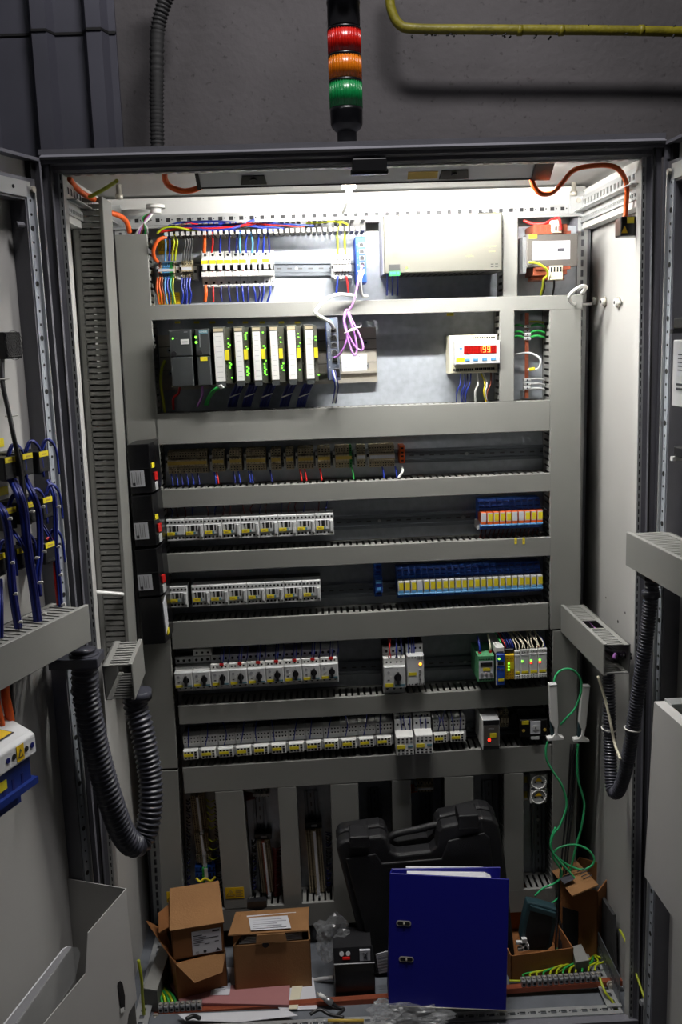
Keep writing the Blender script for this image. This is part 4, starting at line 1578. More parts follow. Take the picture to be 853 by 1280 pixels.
# transformer
Y = .31
a, b = at(659, 293.5, Y), at(722.5, 332.5, Y)
w_, h_ = b.x-a.x, a.z-b.z
t = thing('transformer', 'dark laminated transformer with white rating plate and copper windings at the upper right', 'transformer', ((a.x+b.x)/2, YP, b.z-.03))
z0 = .03
d = YP-Y
o = MB().cbox(-w_/2, w_/2, -d, -d+.045, z0, z0+h_, 'trafo').build('core', t)
mb = MB()
mb.box(-w_/2-.008, -w_/2, -d+.006, -d+.06, z0-.012, z0+h_-.004, 'silver')
for i in range(9):
    mb.box(-w_/2, w_/2, -d+.003+i*.0045, -d+.0045+i*.0045, z0+h_, z0+h_+.0006, 'silver')
mb.build('laminations', t, kind='stuff')
MB().box(-w_*.36, w_*.30, -d+.004, -.02, z0-.018, z0+h_+.022, 'copper').cyl((-w_*.02, -d+.05, z0-.028), (0, 0, 1), w_*.36, .01, 'copper', 20).build('winding', t)
mb = MB().box(-w_*.38, w_*.36, -d-.001, -d+.03, z0+h_, z0+h_+.006, 'brown').box(-w_*.34, w_*.36, -d-.001, -d+.03, z0-.006, z0, 'brown')
for i in range(5):
    mb.box(-w_*.34+i*.013, -w_*.34+.008+i*.013, -d+.002, -d+.02, z0+h_+.006, z0+h_+.020, 'brown')
mb.build('bobbin', t)
mb = MB().box(-w_/2+.012, w_/2-.018, -d-.0008, -d, z0+h_*.22, z0+h_*.79, 'label')
mb.build('rating_plate', t)
mb = MB()
mb.txt('SIEMENS', -w_*.21, z0+h_*.74, -d-.001, .0048, 'ink')
mb.box(-w_*.29, -w_*.12, -d-.001, -d-.0008, z0+h_*.625, z0+h_*.64, 'ltink')
mb.box(-w_*.29, w_*.05, -d-.001, -d-.0008, z0+h_*.565, z0+h_*.585, 'ink')
mb.box(w_*.10, w_*.24, -d-.001, -d-.0008, z0+h_*.46, z0+h_*.56, 'ink')
mb.txt('CE', -w_*.25, z0+h_*.36, -d-.001, .006, 'ink')
mb.txt('Made in', -w_*.20, z0+h_*.27, -d-.001, .003, 'ink')
for i in range(4):
    mb.box(-w_*.29, -w_*(.10+.03*(i % 2)), -d-.001, -d-.0008, z0+h_*(.52-i*.035), z0+h_*(.53-i*.035), 'ltink')
mb.build('lettering', t)
mb = MB().cbox(-w_*.06, w_*.20, -d-.006, -d+.02, z0-.030, z0+.002, 'cream')
for i in range(4):
    mb.box(-w_*.045+i*w_*.062, -w_*.015+i*w_*.062, -d-.0066, -d-.006, z0-.012, z0-.001, 'dark')
mb.build('lower_terminals', t)
mb = MB().cbox(-w_*.02, w_*.17, -d-.006, -d+.02, z0+h_+.002, z0+h_+.030, 'cream')
for i in range(2):
    mb.box(w_*.04+i*w_*.06, w_*.075+i*w_*.06, -d-.0066, -d-.006, z0+h_+.006, z0+h_+.016, 'dark')
mb.build('upper_terminals', t)
MB().box(-w_*.46, -w_*.30, -d-.001, -d, z0+h_*.88, z0+h_*1.0, 'yellow').build('marker_tag', t)
MB().cyl((-w_*.44, -d, z0+h_*.14), (0, -1, 0), .005, .004, 'silver', 8).cyl((w_*.30, -.02, z0+h_+.026), (0, -1, 0), .007, .01, 'silver', 8).build('screws', t, kind='stuff')
cable([at(662, 328, .30), at(672, 329, .29), at(683, 336, .29), at(685, 344, .30), at(680, 349, .31), at(679, 358, .33), at(676, 370, .36)], .0026, 'earth', 'green and yellow wire curling over the transformer foot', 'wire', 'wire')
cable([at(655, 276, .36), at(668, 280, .35), at(682, 279, .34), at(692, 274, .32), at(699, 273, .30), at(701, 282, .30), at(701, 288, .30)], .0034, 'red', 'red wire reaching the top terminals of the transformer', 'wire', 'wire')
cable([at(693, 348, .31), at(693, 358, .34), at(691, 370, .37)], .0022, 'black', 'black wire below the lower transformer terminals', 'wire', 'wire')
cable([at(680, 350, .33), at(681, 360, .35), at(677, 370, .37)], .0022, 'black', 'black wire below the transformer winding', 'wire', 'wire')


# network switches
def netswitch(label, x0, x1, y0, y1, d, k, ports, pz, side):
    Y = YP-d
    a, b = at(x0, y0, Y), at(x1, y1, Y)
    w, h = b.x-a.x, a.z-b.z
    t = thing('network_switch', label, 'network switch', ((a.x+b.x)/2, YP, b.z))
    t.rotation_euler = (0, math.radians(-1), 0)
    MB().cbox(-w/2, w/2, -d, -.01, 0, h, k, .0015).box(-w/2-.0006, -w/2+.0005, -d+.003, -.012, .003, h-.003, side).build('housing', t)
    for i in range(ports):
        z = h*(pz[0]-i*pz[1])
        o = MB().box(-w*.16, w*.36, -d-.0012, -d+.0005, z-h*pz[1]*.40, z+h*pz[1]*.34, 'silver').build('port', t)
        MB().box(-w*.10, w*.30, -d-.0018, -d-.001, z-h*pz[1]*.30, z+h*pz[1]*.16, 'dark').box(-w*.02, w*.22, -d-.0018, -d-.001, z+h*pz[1]*.16, z+h*pz[1]*.28, 'dark').build('socket_hole', o)
    mb = MB()
    for i in range(ports+1):
        mb.box(-w*.38, -w*.30, -d-.0006, -d, h*(pz[0]-i*pz[1])-.0008, h*(pz[0]-i*pz[1])+.0008, 'white')
    mb.build('status_lamps', t, kind='stuff')
    return t, w, h, -d


netswitch('bright blue network switch with a violet cable in the top row', 445, 459, 296, 353, .11, 'blue', 5, (.83, .145), 'blue')
t, w_, h_, y_ = netswitch('slate grey network switch with five ports on the controller rail', 408.5, 426, 397, 475, .12, 'switchgrey', 5, (.80, .118), 'blue')
MB().box(-w_*.35, w_*.05, y_-.0008, y_, h_*.93, h_*.965, 'skyblue').build('nameplate', t)
MB().cbox(-w_*.02, w_*.46, y_-.002, y_, h_*.05, h_*.19, 'black').build('power_plug', t)
cable([at(446, 370, .32), at(432, 368.5, .31), at(421, 368.5, .30), at(408, 374, .29), at(395, 388, .28), at(399, 395, .27), at(412, 402, .27), at(417, 410, .295)], .0042, 'white', 'white network cable looping down into the grey network switch')
cable([at(455, 339, .30), at(451, 347, .28), at(451, 358, .29), at(453, 369, .31), at(459, 370, .33)], .0036, 'white', 'white network cable below the blue network switch')
solo(MB().cbox(*[v for v in (at(452, 343, .30).x, at(456.5, 343, .30).x, .298, .31, at(452, 343, .3).z, at(452, 337, .3).z)], 'gblue'), 'network_plug', 'turquoise plug in the lowest port of the blue network switch', 'plug')
P = [at(453, 332, .30), at(449, 345, .28), at(446, 362, .27), at(441, 380, .27), at(434, 391, .27), at(430, 402, .265), at(434, 415, .26), at(443, 432, .26), at(451, 438, .26), at(454, 434, .26), at(450, 420, .265), at(440, 400, .27), at(434, 387, .27), at(430, 398, .26), at(432, 412, .255), at(436, 428, .255), at(442, 443, .255), at(446, 440, .26), at(445, 425, .26), at(438, 400, .265),
     at(433, 388, .275), at(431, 400, .28), at(434, 415, .28), at(432, 430, .28), at(424, 444, .285), at(418, 447, .295)]
cable(P, .0024, 'violet', 'violet network cable coiled and tied between the two network switches')
for px, py in ((437, 414), (444, 410)):
    p = at(px, py, .255)
    solo(MB().tube([p+Vector((-.012, 0, -.004)), p+Vector((0, -.006, 0)), p+Vector((.012, 0, .002)), p+Vector((.014, .004, .006))], .0014, 'tie', n=5), 'cable_tie', 'white tie around the coiled violet cable', 'cable tie', 'ties on the violet cable')
for px, k in ((415, 'wireblue'), (417, 'white'), (419, 'navy')):
    cable([at(px, 463, .295), at(px+2, 472, .285), at(px+4, 483, .29), at(px+3, 492, .30), at(px+1, 504, .33)], .0016, k, {'wireblue': 'blue', 'white': 'white', 'navy': 'dark blue'}[k]+' thin wire below the grey network switch', 'wire', 'wire')
# feed terminal wires
for px, k, l in ((422.5, 'wireblue', 'blue'), (433, 'red', 'red')):
    cable([at(px, 345, .36), at(px-1 if k != 'red' else px+2, 358, .36), at(px-2 if k != 'red' else px+2.5, 369, .36)], .0022, k, l+' wire below the pale feed terminals', 'wire', 'wire')
for i, px in enumerate((423, 432)):
    cable([at(px, 318, .36), at(px-1, 300, .355), at(px-1+i, 288, .35), at(px+3, 281, .35), at(px-4-6*i, 277, .36), at(px-40, 279, .38)], .0022, 'earth', ('left' if i == 0 else 'right')+' green and yellow wire bending down to the pale feed terminals', 'wire', 'wire')

# controller rack
a, b = at(197.5, 413, .405), at(472, 473, .405)
c = at(472, 404, .405)
t = thing('rack_rail', 'long steel profile rail behind the controller modules', 'rail', (a.x, YP, b.z-.012))
ang = -math.atan2(at(472, 474, .4).z-at(198, 485, .4).z, b.x-a.x)
t.rotation_euler = (0, ang, 0)
W = b.x-a.x
H = hpx(330, 411, 480, .405)
mb = MB().box(0, W, -.012, -.002, 0, H, 'steel').box(0, W, -.016, -.012, H*.90, H, 'steel').box(0, W, -.018, -.012, 0, H*.08, 'steel').box(0, W, -.020, -.012, H*.17, H*.215, 'steel')
mb.box(0, W, -.0125, -.0120, H*.60, H*.61, 'dark').box(0, W, -.0125, -.0120, H*.36, H*.37, 'dark').box(0, W, -.0125, -.012, H*.78, H*.79, 'dark')
mb.build('profile', t)
mb = MB()
for x in (.025, W-.025):
    for z in (.30, .72):
        mb.cyl((x, -.012, H*z), (0, -1, 0), .007, .0015, 'silver', 14).cyl((x, -.0135, H*z), (0, -1, 0), .003, .0015, 'dark', 6)
mb.build('screws', t, kind='stuff')
a, b = at(427, 443, .402), at(459, 463, .402)
t = thing('rating_sticker', 'white rating sticker on the steel rail right of the grey network switch', 'sticker', ((a.x+b.x)/2, .402, b.z))
w_, h_ = b.x-a.x, a.z-b.z
MB().box(-w_/2, w_/2, -.001, 0, 0, h_, 'label').build('sheet', t)
mb = MB().txt('SIEMENS', w_*.1, h_*.86, -.0014, .0055, 'ink')
for i in range(4):
    mb.box(-w_*.4, w_*(.35-.1*(i % 2)), -.0013, -.001, h_*(.66-.15*i), h_*(.685-.15*i), 'ltink')
mb.build('lettering', t)

YPL = .30
dP = YP-YPL


def plcpos(x0, x1, yt0, yb0):
    a, b = at(x0, yt0, YPL), at(x1, yb0, YPL)
    return b.x-a.x-.0008, a.z-b.z, Vector(((a.x+b.x)/2, YP, b.z))


def ytop(px): return 412.5-(px-210)*.028
def ybot(px): return 482.5-(px-210)*.028


# power module and processor
for nm, lab, x0, x1 in (('power_module', 'wide dark controller power module at the left end of the rack', 210.7, 243.6), ('processor_module', 'dark controller processor module with a turquoise nameplate', 243.6, 265.8)):
    w_, h_, L_ = plcpos(x0, x1, ytop(x0), ybot(x0))
    t = thing(nm, lab, 'controller module', L_)
    t.rotation_euler = (0, ang, 0)
    MB().box(-w_/2, w_/2, -dP+.012, -.016, 0, h_, 'plc').cbox(-w_/2, w_/2, -dP, -.05, h_*.53, h_, 'plc', .002).build('housing', t)
    MB().cbox(-w_/2+.0006, w_/2-.0004, -dP-.002, -dP+.02, 0, h_*.52, 'plc', .002).build('front_door', t)
    if nm == 'power_module':
        MB().box(w_*.02, w_*.38, -dP-.001, -dP, h_*.74, h_*.83, 'white').box(w_*.08, w_*.32, -dP-.0014, -dP-.001, h_*.775, h_*.79, 'ink').build('label_plate', t)
        MB().disc(-w_*.32, h_*.85, -dP, .0022, 'led_green', 8, .001).build('indicator_lamp', t)
        MB().cyl((-w_*.30, -dP, h_*.58), (0, -1, 0), .006, .004, 'black', 12).build('screw_cap', t)
        MB().box(w_*.18, w_*.34, -dP-.0006, -dP, h_*.95, h_*.96, 'ltink').box(-w_*.20, -w_*.10, -dP-.0006, -dP, h_*.85, h_*.855, 'ltink').build('printing', t)
    else:
        MB().box(-w_*.22, w_*.40, -dP-.001, -dP, h_*.92, h_*.98, 'teal').txt('SIEMENS', w_*.09, h_*.95, -dP-.0016, .0048, 'white').build('nameplate', t)
        mb = MB().disc(-w_*.44, h_*.86, -dP, .0030, 'led_green', 8, .001).disc(-w_*.44, h_*.77, -dP, .0030, 'led_green', 8, .001)
        mb.build('indicator_lamps', t, kind='stuff')
        MB().box(-w_*.22, -w_*.14, -dP-.0012, -dP, h_*.68, h_*.92, 'silver').build('key_slot', t)
        MB().cyl((-w_*.22, -dP, h_*.58), (0, -1, 0), .006, .004, 'black', 12).build('screw_cap', t)
        MB().box(-w_*.22, w_*.28, -dP-.003, -dP-.001, h_*.44, h_*.51, 'yellow').build('marker_tag', t)
random.seed(11)
leds = [(.81, .72, .69, .66, .38, .35, .32, .29, .11), (.86, .83, .90, .79, .66, .62, .5, .30, .27, .24, .21, .18, .15), (.90, .66, .62, .58, .52, .40, .30, .27, .24, .21, .18, .15, .34), (.72, .80, .34, .30, .26, .22), (.86, .80, .70, .64, .22), (.80, .74, .12)]
xs0 = [265.8, 291.2, 313.6, 335.6, 357.6, 379.2, 399.2]
st = [(267, 281.5), (293.6, 305), (315.8, 327), (337.8, 348.6), (359.6, 371), (381.8, 393)]
for i in range(6):
    w_, h_, L_ = plcpos(xs0[i], xs0[i+1], ytop(xs0[i]), ybot(xs0[i]))
    t = thing('signal_module', f'{nth(i, 6)} controller input output module, '+['widest white strip', 'white strip, many green lamps', 'white strip, two columns of green lamps', 'white strip, few green lamps', 'white strip, green lamps in the upper half', 'next to the grey network switch'][i], 'controller module', L_)
    t.rotation_euler = (0, ang, 0)
    t['group'] = 'input output modules of the controller'
    f0 = (st[i][0]-xs0[i])/(xs0[i+1]-xs0[i])-.5
    f1 = (st[i][1]-xs0[i])/(xs0[i+1]-xs0[i])-.5
    MB().box(-w_/2, w_/2, -dP+.010, -.016, .002, h_*1.01, 'plc2').cbox(-w_/2+.0004, w_*(f1+.06), -dP, -.05, .004, h_*1.03, 'plc2', .002).box(w_*(f0), w_*f1, -dP-.0006, -dP+.001, h_*.95, h_*1.0, 'term').box(w_*f0, w_*f1, -dP-.003, -.02, -.004, .006, 'plc').build('housing', t)
    o = MB().box(w_*f0, w_*f1, -dP-.002, -dP, h_*.07, h_*.93, 'white').build('label_strip', t)
    mb = MB()
    for q in range(9):
        mb.box(w_*(f0+.12), w_*(f1-.12), -dP-.0023, -dP-.002, h_*(.14+q*.09), h_*(.145+q*.09), 'ltink')
    mb.build('lettering', o)
    MB().box(w_*(f1+.01), w_*(f1+.04), -dP-.002, -dP, h_*.05, h_*.96, 'seal').build('hinge_edge', t)
    xl_ = w_*(f1+.20 if i else f1+.26)
    mb = MB()
    for q, z in enumerate(leds[i]):
        mb.box(xl_-.0016+(q % 3 == 2)*.0035, xl_+.0016+(q % 3 == 2)*.0035, -dP+.0085, -dP+.010, h_*z, h_*z+.0026, 'led_green')
    mb.build('indicator_lamps', t, kind='stuff')
    MB().box(w_*(f1+.05), w_*(f1+.05)+.0085, -dP-.0015, -dP+.010, h_*.44, h_*.62, 'yellow').build('marker_tag', t)
    mb = MB()
    for q in range(12):
        mb.box(w_*(f1+.055), w_*(f1+.09), -dP+.009, -dP+.0102, h_*(.06+q*.075), h_*(.09+q*.075), 'dark')
    mb.build('side_teeth', t, kind='stuff')
# cable bundles below the modules
for i, px in enumerate((300, 318, 340, 365, 386)):
    P0 = at(px, 480, .33); P1 = at(px-6, 494, .34); P2 = at(px-10, 508, .36)
    mb = MB()
    for q in range(5):
        dx = Vector((.004*(q-2), .003*(q % 2), 0))
        mb.tube([P0+dx, P1+dx, P2+dx], .0034, 'navy', n=6)
    o = mb.build('cable_bundle', world=True, kind='stuff')
    tag(o, ORD[i]+(' from left' if i else '')+' dark blue wire bundle under the controller modules', 'cable bundle')
    p = (P1+P2)/2
    solo(MB().tube([P1+Vector((-.012, -.008, -.004)), P1+Vector((0, -.012, 0)), P1+Vector((.013, -.006, .004))], .0014, 'tie', n=5), 'cable_tie', 'thin tie around a dark blue bundle under the controller', 'cable tie', 'ties under the controller')
mb = MB()
for q in range(5):
    mb.tube([at(275+q, 482, .30), at(266+q, 488, .30), at(260+q*.8, 496, .32), at(256+q, 506, .35)], .0024, 'green', n=6)
for q in range(4):
    mb.tube([at(273+q, 483+q, .297), at(277+q, 481+q, .290)], .0016, 'white', n=5, spline=False)
o = mb.build('cable_bundle', world=True, kind='stuff'); tag(o, 'bright green wire bundle with bare white ends below the processor module', 'cable bundle')
cable([at(206, 451, .37), at(202, 462, .36), at(201, 480, .36), at(204, 500, .36), at(206, 515, .37)], .0036, 'earth', 'thick green and yellow earth wire at the left of the rack rail', 'wire', 'wire')
cable([at(225, 484, .35), at(223, 492, .35), at(217, 498, .35), at(217, 512, .36)], .0028, 'red', 'red wire below the controller power module', 'wire', 'wire')
cable([at(253, 483, .35), at(253, 495, .35), at(247, 508, .36)], .0032, 'violet', 'violet wire below the processor module', 'wire', 'wire')

# panel meter
Y = .325
a, b = at(564, 419.5, Y), at(625.5, 466, Y)
w_, h_ = b.x-a.x, a.z-b.z
d = YP-Y
t = thing('panel_meter', 'cream rail mounted panel meter with red digits', 'meter', ((a.x+b.x)/2, YP, b.z))
MB().cbox(-w_/2, w_/2, -d+.03, -.004, 0, h_, 'cream', .002).build('housing', t)
mb = MB().cbox(-w_*.42, w_/2, -d, -d+.035, h_*.24, h_*.84, 'dev', .002)
mb.build('front_panel', t)
xa = -w_*.5+w_*(580-564)/61.5; xb_ = -w_*.5+w_*(620.5-564)/61.5
o = MB().box(xa, xb_, -d-.0012, -d, h_*.52, h_*.72, 'dispred').build('display', t)
mb = MB()
seg = {'8': 'abcdefg', '1': 'bc', '9': 'abcdfg'}


def digit(mb, x, z, w, h, s, k, y):
    th = w*.17
    R_ = {'a': (x, x+w, z+h-th, z+h), 'd': (x, x+w, z, z+th), 'g': (x, x+w, z+h/2-th/2, z+h/2+th/2), 'f': (x, x+th, z+h/2, z+h), 'b': (x+w-th, x+w, z+h/2, z+h), 'e': (x, x+th, z, z+h/2), 'c': (x+w-th, x+w, z, z+h/2)}
    for c in s:
        q = R_[c]
        mb.box(q[0], q[1], y-.0006, y, q[2], q[3], k)


dw = (xb_-xa)/7.2
dz, dh = h_*.545, h_*.15
off, on = MB(), MB()
for i, c in enumerate(('', '', '', '1', '9', '9', '')):
    x = xa+dw*(i+.2)
    s_ = seg.get(c, '') if c else ''
    digit(off, x, dz, dw*.66, dh, [q for q in 'abcdefg' if q not in s_], 'led_off', -d-.0012)
    if s_: digit(on, x, dz, dw*.66, dh, s_, 'led_num', -d-.0012)
off.build('unlit_segments', o)
on.build('lit_digits', o)
for i, f in enumerate((.33, .50, .68, .86)):
    x = -w_/2+w_*f
    MB().cbox(x-w_*.05, x+w_*.05, -d-.0015, -d, h_*.33, h_*.44, 'skyblue' if i != 9 else 'white', .0008).box(x-w_*.045, x+w_*.04, -d-.0018, -d-.0014, h_*.39, h_*.435, 'white').build('push_button', t)
MB().box(-w_*.40, -w_*.23, -d-.001, -d, h_*.32, h_*.42, 'yellow').build('marker_tag', t)
MB().box(-w_*.33, -w_*.27, -d-.001, -d, h_*.64, h_*.68, 'skyblue').build('lettering', t)
mb = MB()
for i in range(10):
    mb.box(-w_*.02+i*.0055, .0035-w_*.02+i*.0055, -d+.029, -d+.031, h_*.90, h_*.94, 'dark')
    mb.box(-w_*.42+i*.0048, .0035-w_*.42+i*.0048, -d+.0285, -d+.031, h_*.07, h_*.13, 'dark')
    mb.box(.003+i*.0048, .0065+i*.0048, -d+.0285, -d+.031, h_*.08, h_*.14, 'dark')
mb.build('terminal_slots', t, kind='stuff')
a = at(557, 433, YP-.008); b = at(566, 451, YP-.008)
solo(MB().box(a.x, b.x, YP-.010, YP-.001, a.z-.008, a.z, 'strip').box(a.x, b.x, YP-.010, YP-.001, b.z, b.z+.008, 'strip').box(a.x, b.x, YP-.004, YP-.001, b.z, a.z, 'strip'), 'mounting_rail', 'short steel rail end behind the panel meter', 'rail')
for x0, x1, k, l in ((576, 571, 'wireblue', 'blue'), (581, 577, 'wireblue', 'blue'), (585, 579, 'navy', 'blue'), (589, 582, 'wireblue', 'blue'), (596, 595, 'white', 'thick white'), (601, 608, 'yellow', 'yellow'), (604, 610, 'white', 'white'), (614, 609, 'brown', 'brown')):
    cable([at(x0, 465, .36), at((x0+x1)/2+2, 480, .35), at((x0*.3+x1*.7)-1, 490, .35), at(x1, 503, .36)], .0024 if 'thick' in l else .0016, k, l+' wire hanging below the panel meter'+('' if l != 'blue' else ', one of four'), 'wire', 'wire', 'blue wires of the panel meter' if l == 'blue' else None)

# copper earth bar
Y = .385
p, q = at(659, 391, Y), at(659, 498, Y)
t = thing('earth_bar', 'vertical copper bar with clamps between the two right ducts', 'bar', (p.x, YP, q.z))
H = p.z-q.z
MB().box(-.0045, .0045, -.037, -.033, 0, H, 'copper').build('bar', t)
for z in (.01, H-.01):
    MB().box(-.008, .008, -.034, -.002, z-.008, z+.008, 'silver').build('support', t)
for py in (408, 413.5, 418, 423, 475, 480, 485):
    z = at(659, py, Y).z-q.z
    MB().cbox(-.009, .009, -.044, -.030, z-.0042, z+.0038, 'dev2').cyl((0, -.044, z), (0, -1, 0), .0022, .0005, 'dark', 8).build('clamp', t)
for py in (407, 415, 421):
    cable([at(663, py+1, .38), at(672, py-1.5, .37), at(681, py+1, .38)], .0028, 'green', 'green wire right of the copper earth bar', 'wire', 'wire', 'green wires at the earth bar')
    cable([at(644, py, .38), at(649, py-1, .375), at(655, py+1, .38)], .0026, 'green', 'green wire left of the copper earth bar', 'wire', 'wire', 'green wires left of the earth bar')
for py in (474, 480, 486):
    cable([at(663, py, .38), at(672, py-.5, .37), at(681, py+1, .38)], .0028, 'dev2', 'grey wire at the foot of the copper earth bar', 'wire', 'wire', 'grey wires at the earth bar')
cable([at(660, 462, .375), at(666, 462, .37), at(674, 460, .36), at(676, 450, .36), at(670, 444, .37), at(660, 441, .38), at(645, 443, .39)], .0024, 'dev', 'grey screened wire curling from the copper earth bar', 'wire', 'wire')
cable([at(662, 462, .37), at(669, 461, .365)], .0042, 'yellow', 'yellow cable lug sleeve on the copper earth bar', 'sleeve', 'wire_sleeve')
cable([at(663, 402, .38), at(671, 402, .37), at(680, 403, .38)], .0024, 'earth', 'green and yellow wire at the top of the copper earth bar', 'wire', 'wire')

# ---- wires of the top row
for px0, px1, k, l, r in ((207, 200, 'orange', 'orange', .004),):
    cable([at(208, 296, .34), at(198, 300, .33), at(192, 312, .33), at(193, 322, .34), at(197, 327, .36)], .0042, 'orange', 'orange cable curling into the left terminal strip', 'cable')
for i, (px, k, l) in enumerate(((206, 'skyblue', 'light blue'), (211, 'wireblue', 'blue'), (215, 'earth', 'green and yellow'), (219, 'earth', 'green and yellow'), (229, 'darkgrey', 'grey'), (232, 'darkgrey', 'grey'), (235, 'darkgrey', 'grey'), (238, 'darkgrey', 'grey'))):
    cable([at(px, 326, .36), at(px+1, 314, .355), at(px+3-(i < 2)*2, 302, .35), at(px-1, 293, .35)], .0022, k, l+' wire above the top left terminal strips', 'wire', 'wire', {'grey': 'grey wires above the second strip', 'green and yellow': 'green and yellow wires above the left strip'}.get(l))
for i, (px, k, l) in enumerate(((197, 'orange', 'orange'), (200, 'orange', 'orange'), (203, 'brown', 'brown'), (207, 'skyblue', 'light blue'), (210, 'wireblue', 'blue'), (214, 'gblue', 'turquoise'), (217, 'earth', 'green and yellow'), (228, 'wireblue', 'blue'), (231, 'navy', 'blue'), (234, 'wireblue', 'blue'), (238, 'wireblue', 'blue'))):
    cable([at(px, 347, .36), at(px-1, 358, .355), at(px+(i % 3), 368, .355), at(px+(2 if i < 7 else -1), 380, .36)], .0024, k, l+' wire below the top left terminal strips', 'wire', 'wire', l+' wires below the top left strips' if l in ('orange', 'blue') else None)
for i, (px, k) in enumerate(((255.5, 'orange'), (264.5, 'red'), (275, 'wireblue'), (287, 'navy'), (295, 'navy'), (300.5, 'skyblue'), (308, 'wireblue'), (315, 'skyblue'), (321, 'wireblue'), (329, 'wireblue'), (337, 'navy'))):
    l = {'orange': 'orange', 'red': 'red'}.get(k, 'blue')
    cable([at(px, 316, .36), at(px+random.uniform(-1, 2), 304, .355), at(px+random.uniform(-2, 3), 290, .35)], .0042 if k == 'orange' else .0023, k, l+' wire entering a breaker from above', 'wire', 'wire', 'blue wires above the breakers' if l == 'blue' else None)
for i, (px, k) in enumerate(((257, 'orange'), (267, 'red'), (277, 'navy'), (286, 'navy'), (296, 'wireblue'), (303, 'wireblue'), (310, 'navy'), (317, 'wireblue'), (324, 'navy'), (330, 'wireblue'), (338, 'wireblue'))):
    l = {'orange': 'orange', 'red': 'red'}.get(k, 'blue')
    cable([at(px, 357, .36), at(px+random.uniform(-1, 2), 366, .355), at(px+random.uniform(-1, 3)-(i > 7)*3, 377, .36)], .0042 if k == 'orange' else .0023, k, l+' wire leaving a breaker downwards', 'wire', 'wire', 'blue wires below the breakers' if l == 'blue' else None)
# wires lying in the open comb
mb = MB()
for i in range(16):
    x0 = random.uniform(205, 300); x1 = x0+random.uniform(40, 110)
    yy = random.uniform(277, 284)
    mb.tube([at(x0, yy+4, .37), at(x0+15, yy, .365), at((x0+x1)/2, yy+random.uniform(-2, 2), .36), at(x1, yy+random.uniform(0, 6), .37)], .0022, random.choice(('wireblue', 'wireblue', 'wireblue', 'navy', 'red')), n=5)
o = mb.build('wire_bundle', world=True, kind='stuff'); tag(o, 'tangle of blue and red wires lying in the open comb above the breakers', 'wires')
cable([at(196, 292, .35), at(205, 285, .35), at(220, 284, .35), at(240, 288, .355), at(262, 287, .36)], .0026, 'earth', 'green and yellow wire along the left end of the open comb', 'wire', 'wire')
cable([at(198, 290, .36), at(225, 286, .36), at(260, 286, .355), at(290, 284, .355), at(320, 279, .36)], .0030, 'red', 'long red wire lying along the open comb', 'wire', 'wire')
cable([at(240, 286, .35), at(265, 288, .35), at(290, 286, .35), at(305, 280, .36), at(318, 275, .37)], .0030, 'wireblue', 'long blue wire arching over the open comb', 'wire', 'wire')
# wires of the third row
for px, k, l in ((214, 'wireblue', 'blue'), (220, 'wireblue', 'blue'), (226, 'navy', 'blue'), (233, 'wireblue', 'blue'), (240, 'wireblue', 'blue'), (247, 'navy', 'blue'), (268, 'wireblue', 'blue'), (271, 'red', 'red'), (292, 'navy', 'blue'), (298, 'wireblue', 'blue'), (311, 'wireblue', 'blue'), (314, 'wireblue', 'blue'), (338, 'navy', 'blue'), (375, 'red', 'dark red'), (381, 'red', 'dark red'), (400, 'red', 'red'), (440, 'green', 'green'), (478, 'wireblue', 'blue'), (494, 'wireblue', 'blue'), (502, 'white', 'white')):
    y0 = 592-(px-207)*.033
    cable([at(px, y0, .375), at(px+1.5, y0+7, .37), at(px+2.5 if px != 502 else px-4, y0+15, .365)], .0022 if px < 502 else .003, k, {'blue': 'blue wire below the brown terminal strips', 'red': f'red wire {"under the second" if px < 300 else "under the eighth"} brown terminal strip', 'dark red': 'dark red wire under the seventh terminal strip', 'green': 'green wire below the ninth terminal strip', 'white': 'white cable below the orange terminal block'}[l], 'wire', 'wire', {'blue': 'blue wires of the third row', 'dark red': 'dark red wires of the seventh strip'}.get(l))
# dark red wires above and below the upper contactors
for i in range(22):
    px = 214+i*9.2; yb2 = 645-(px-207)*.04
    if i % 5 != 4:
        cable([at(px, yb2+3, .37), at(px+random.uniform(-2, 2), yb2-5, .375), at(px+random.uniform(-3, 3), yb2-12, .385)], .0016, 'darkred' if i % 3 else 'navy', 'thin wire above the upper contactors', 'wire', 'wire', 'thin wires above the upper contactors', n=5)
for i in range(14):
    px = 603+i*5.4
    cable([at(px, 661, .37), at(px-2, 668, .37), at(px-4, 675, .37)], .0016, 'darkred', 'thin red wire below the orange relays', 'wire', 'wire', 'red wires below the orange relays', n=5)

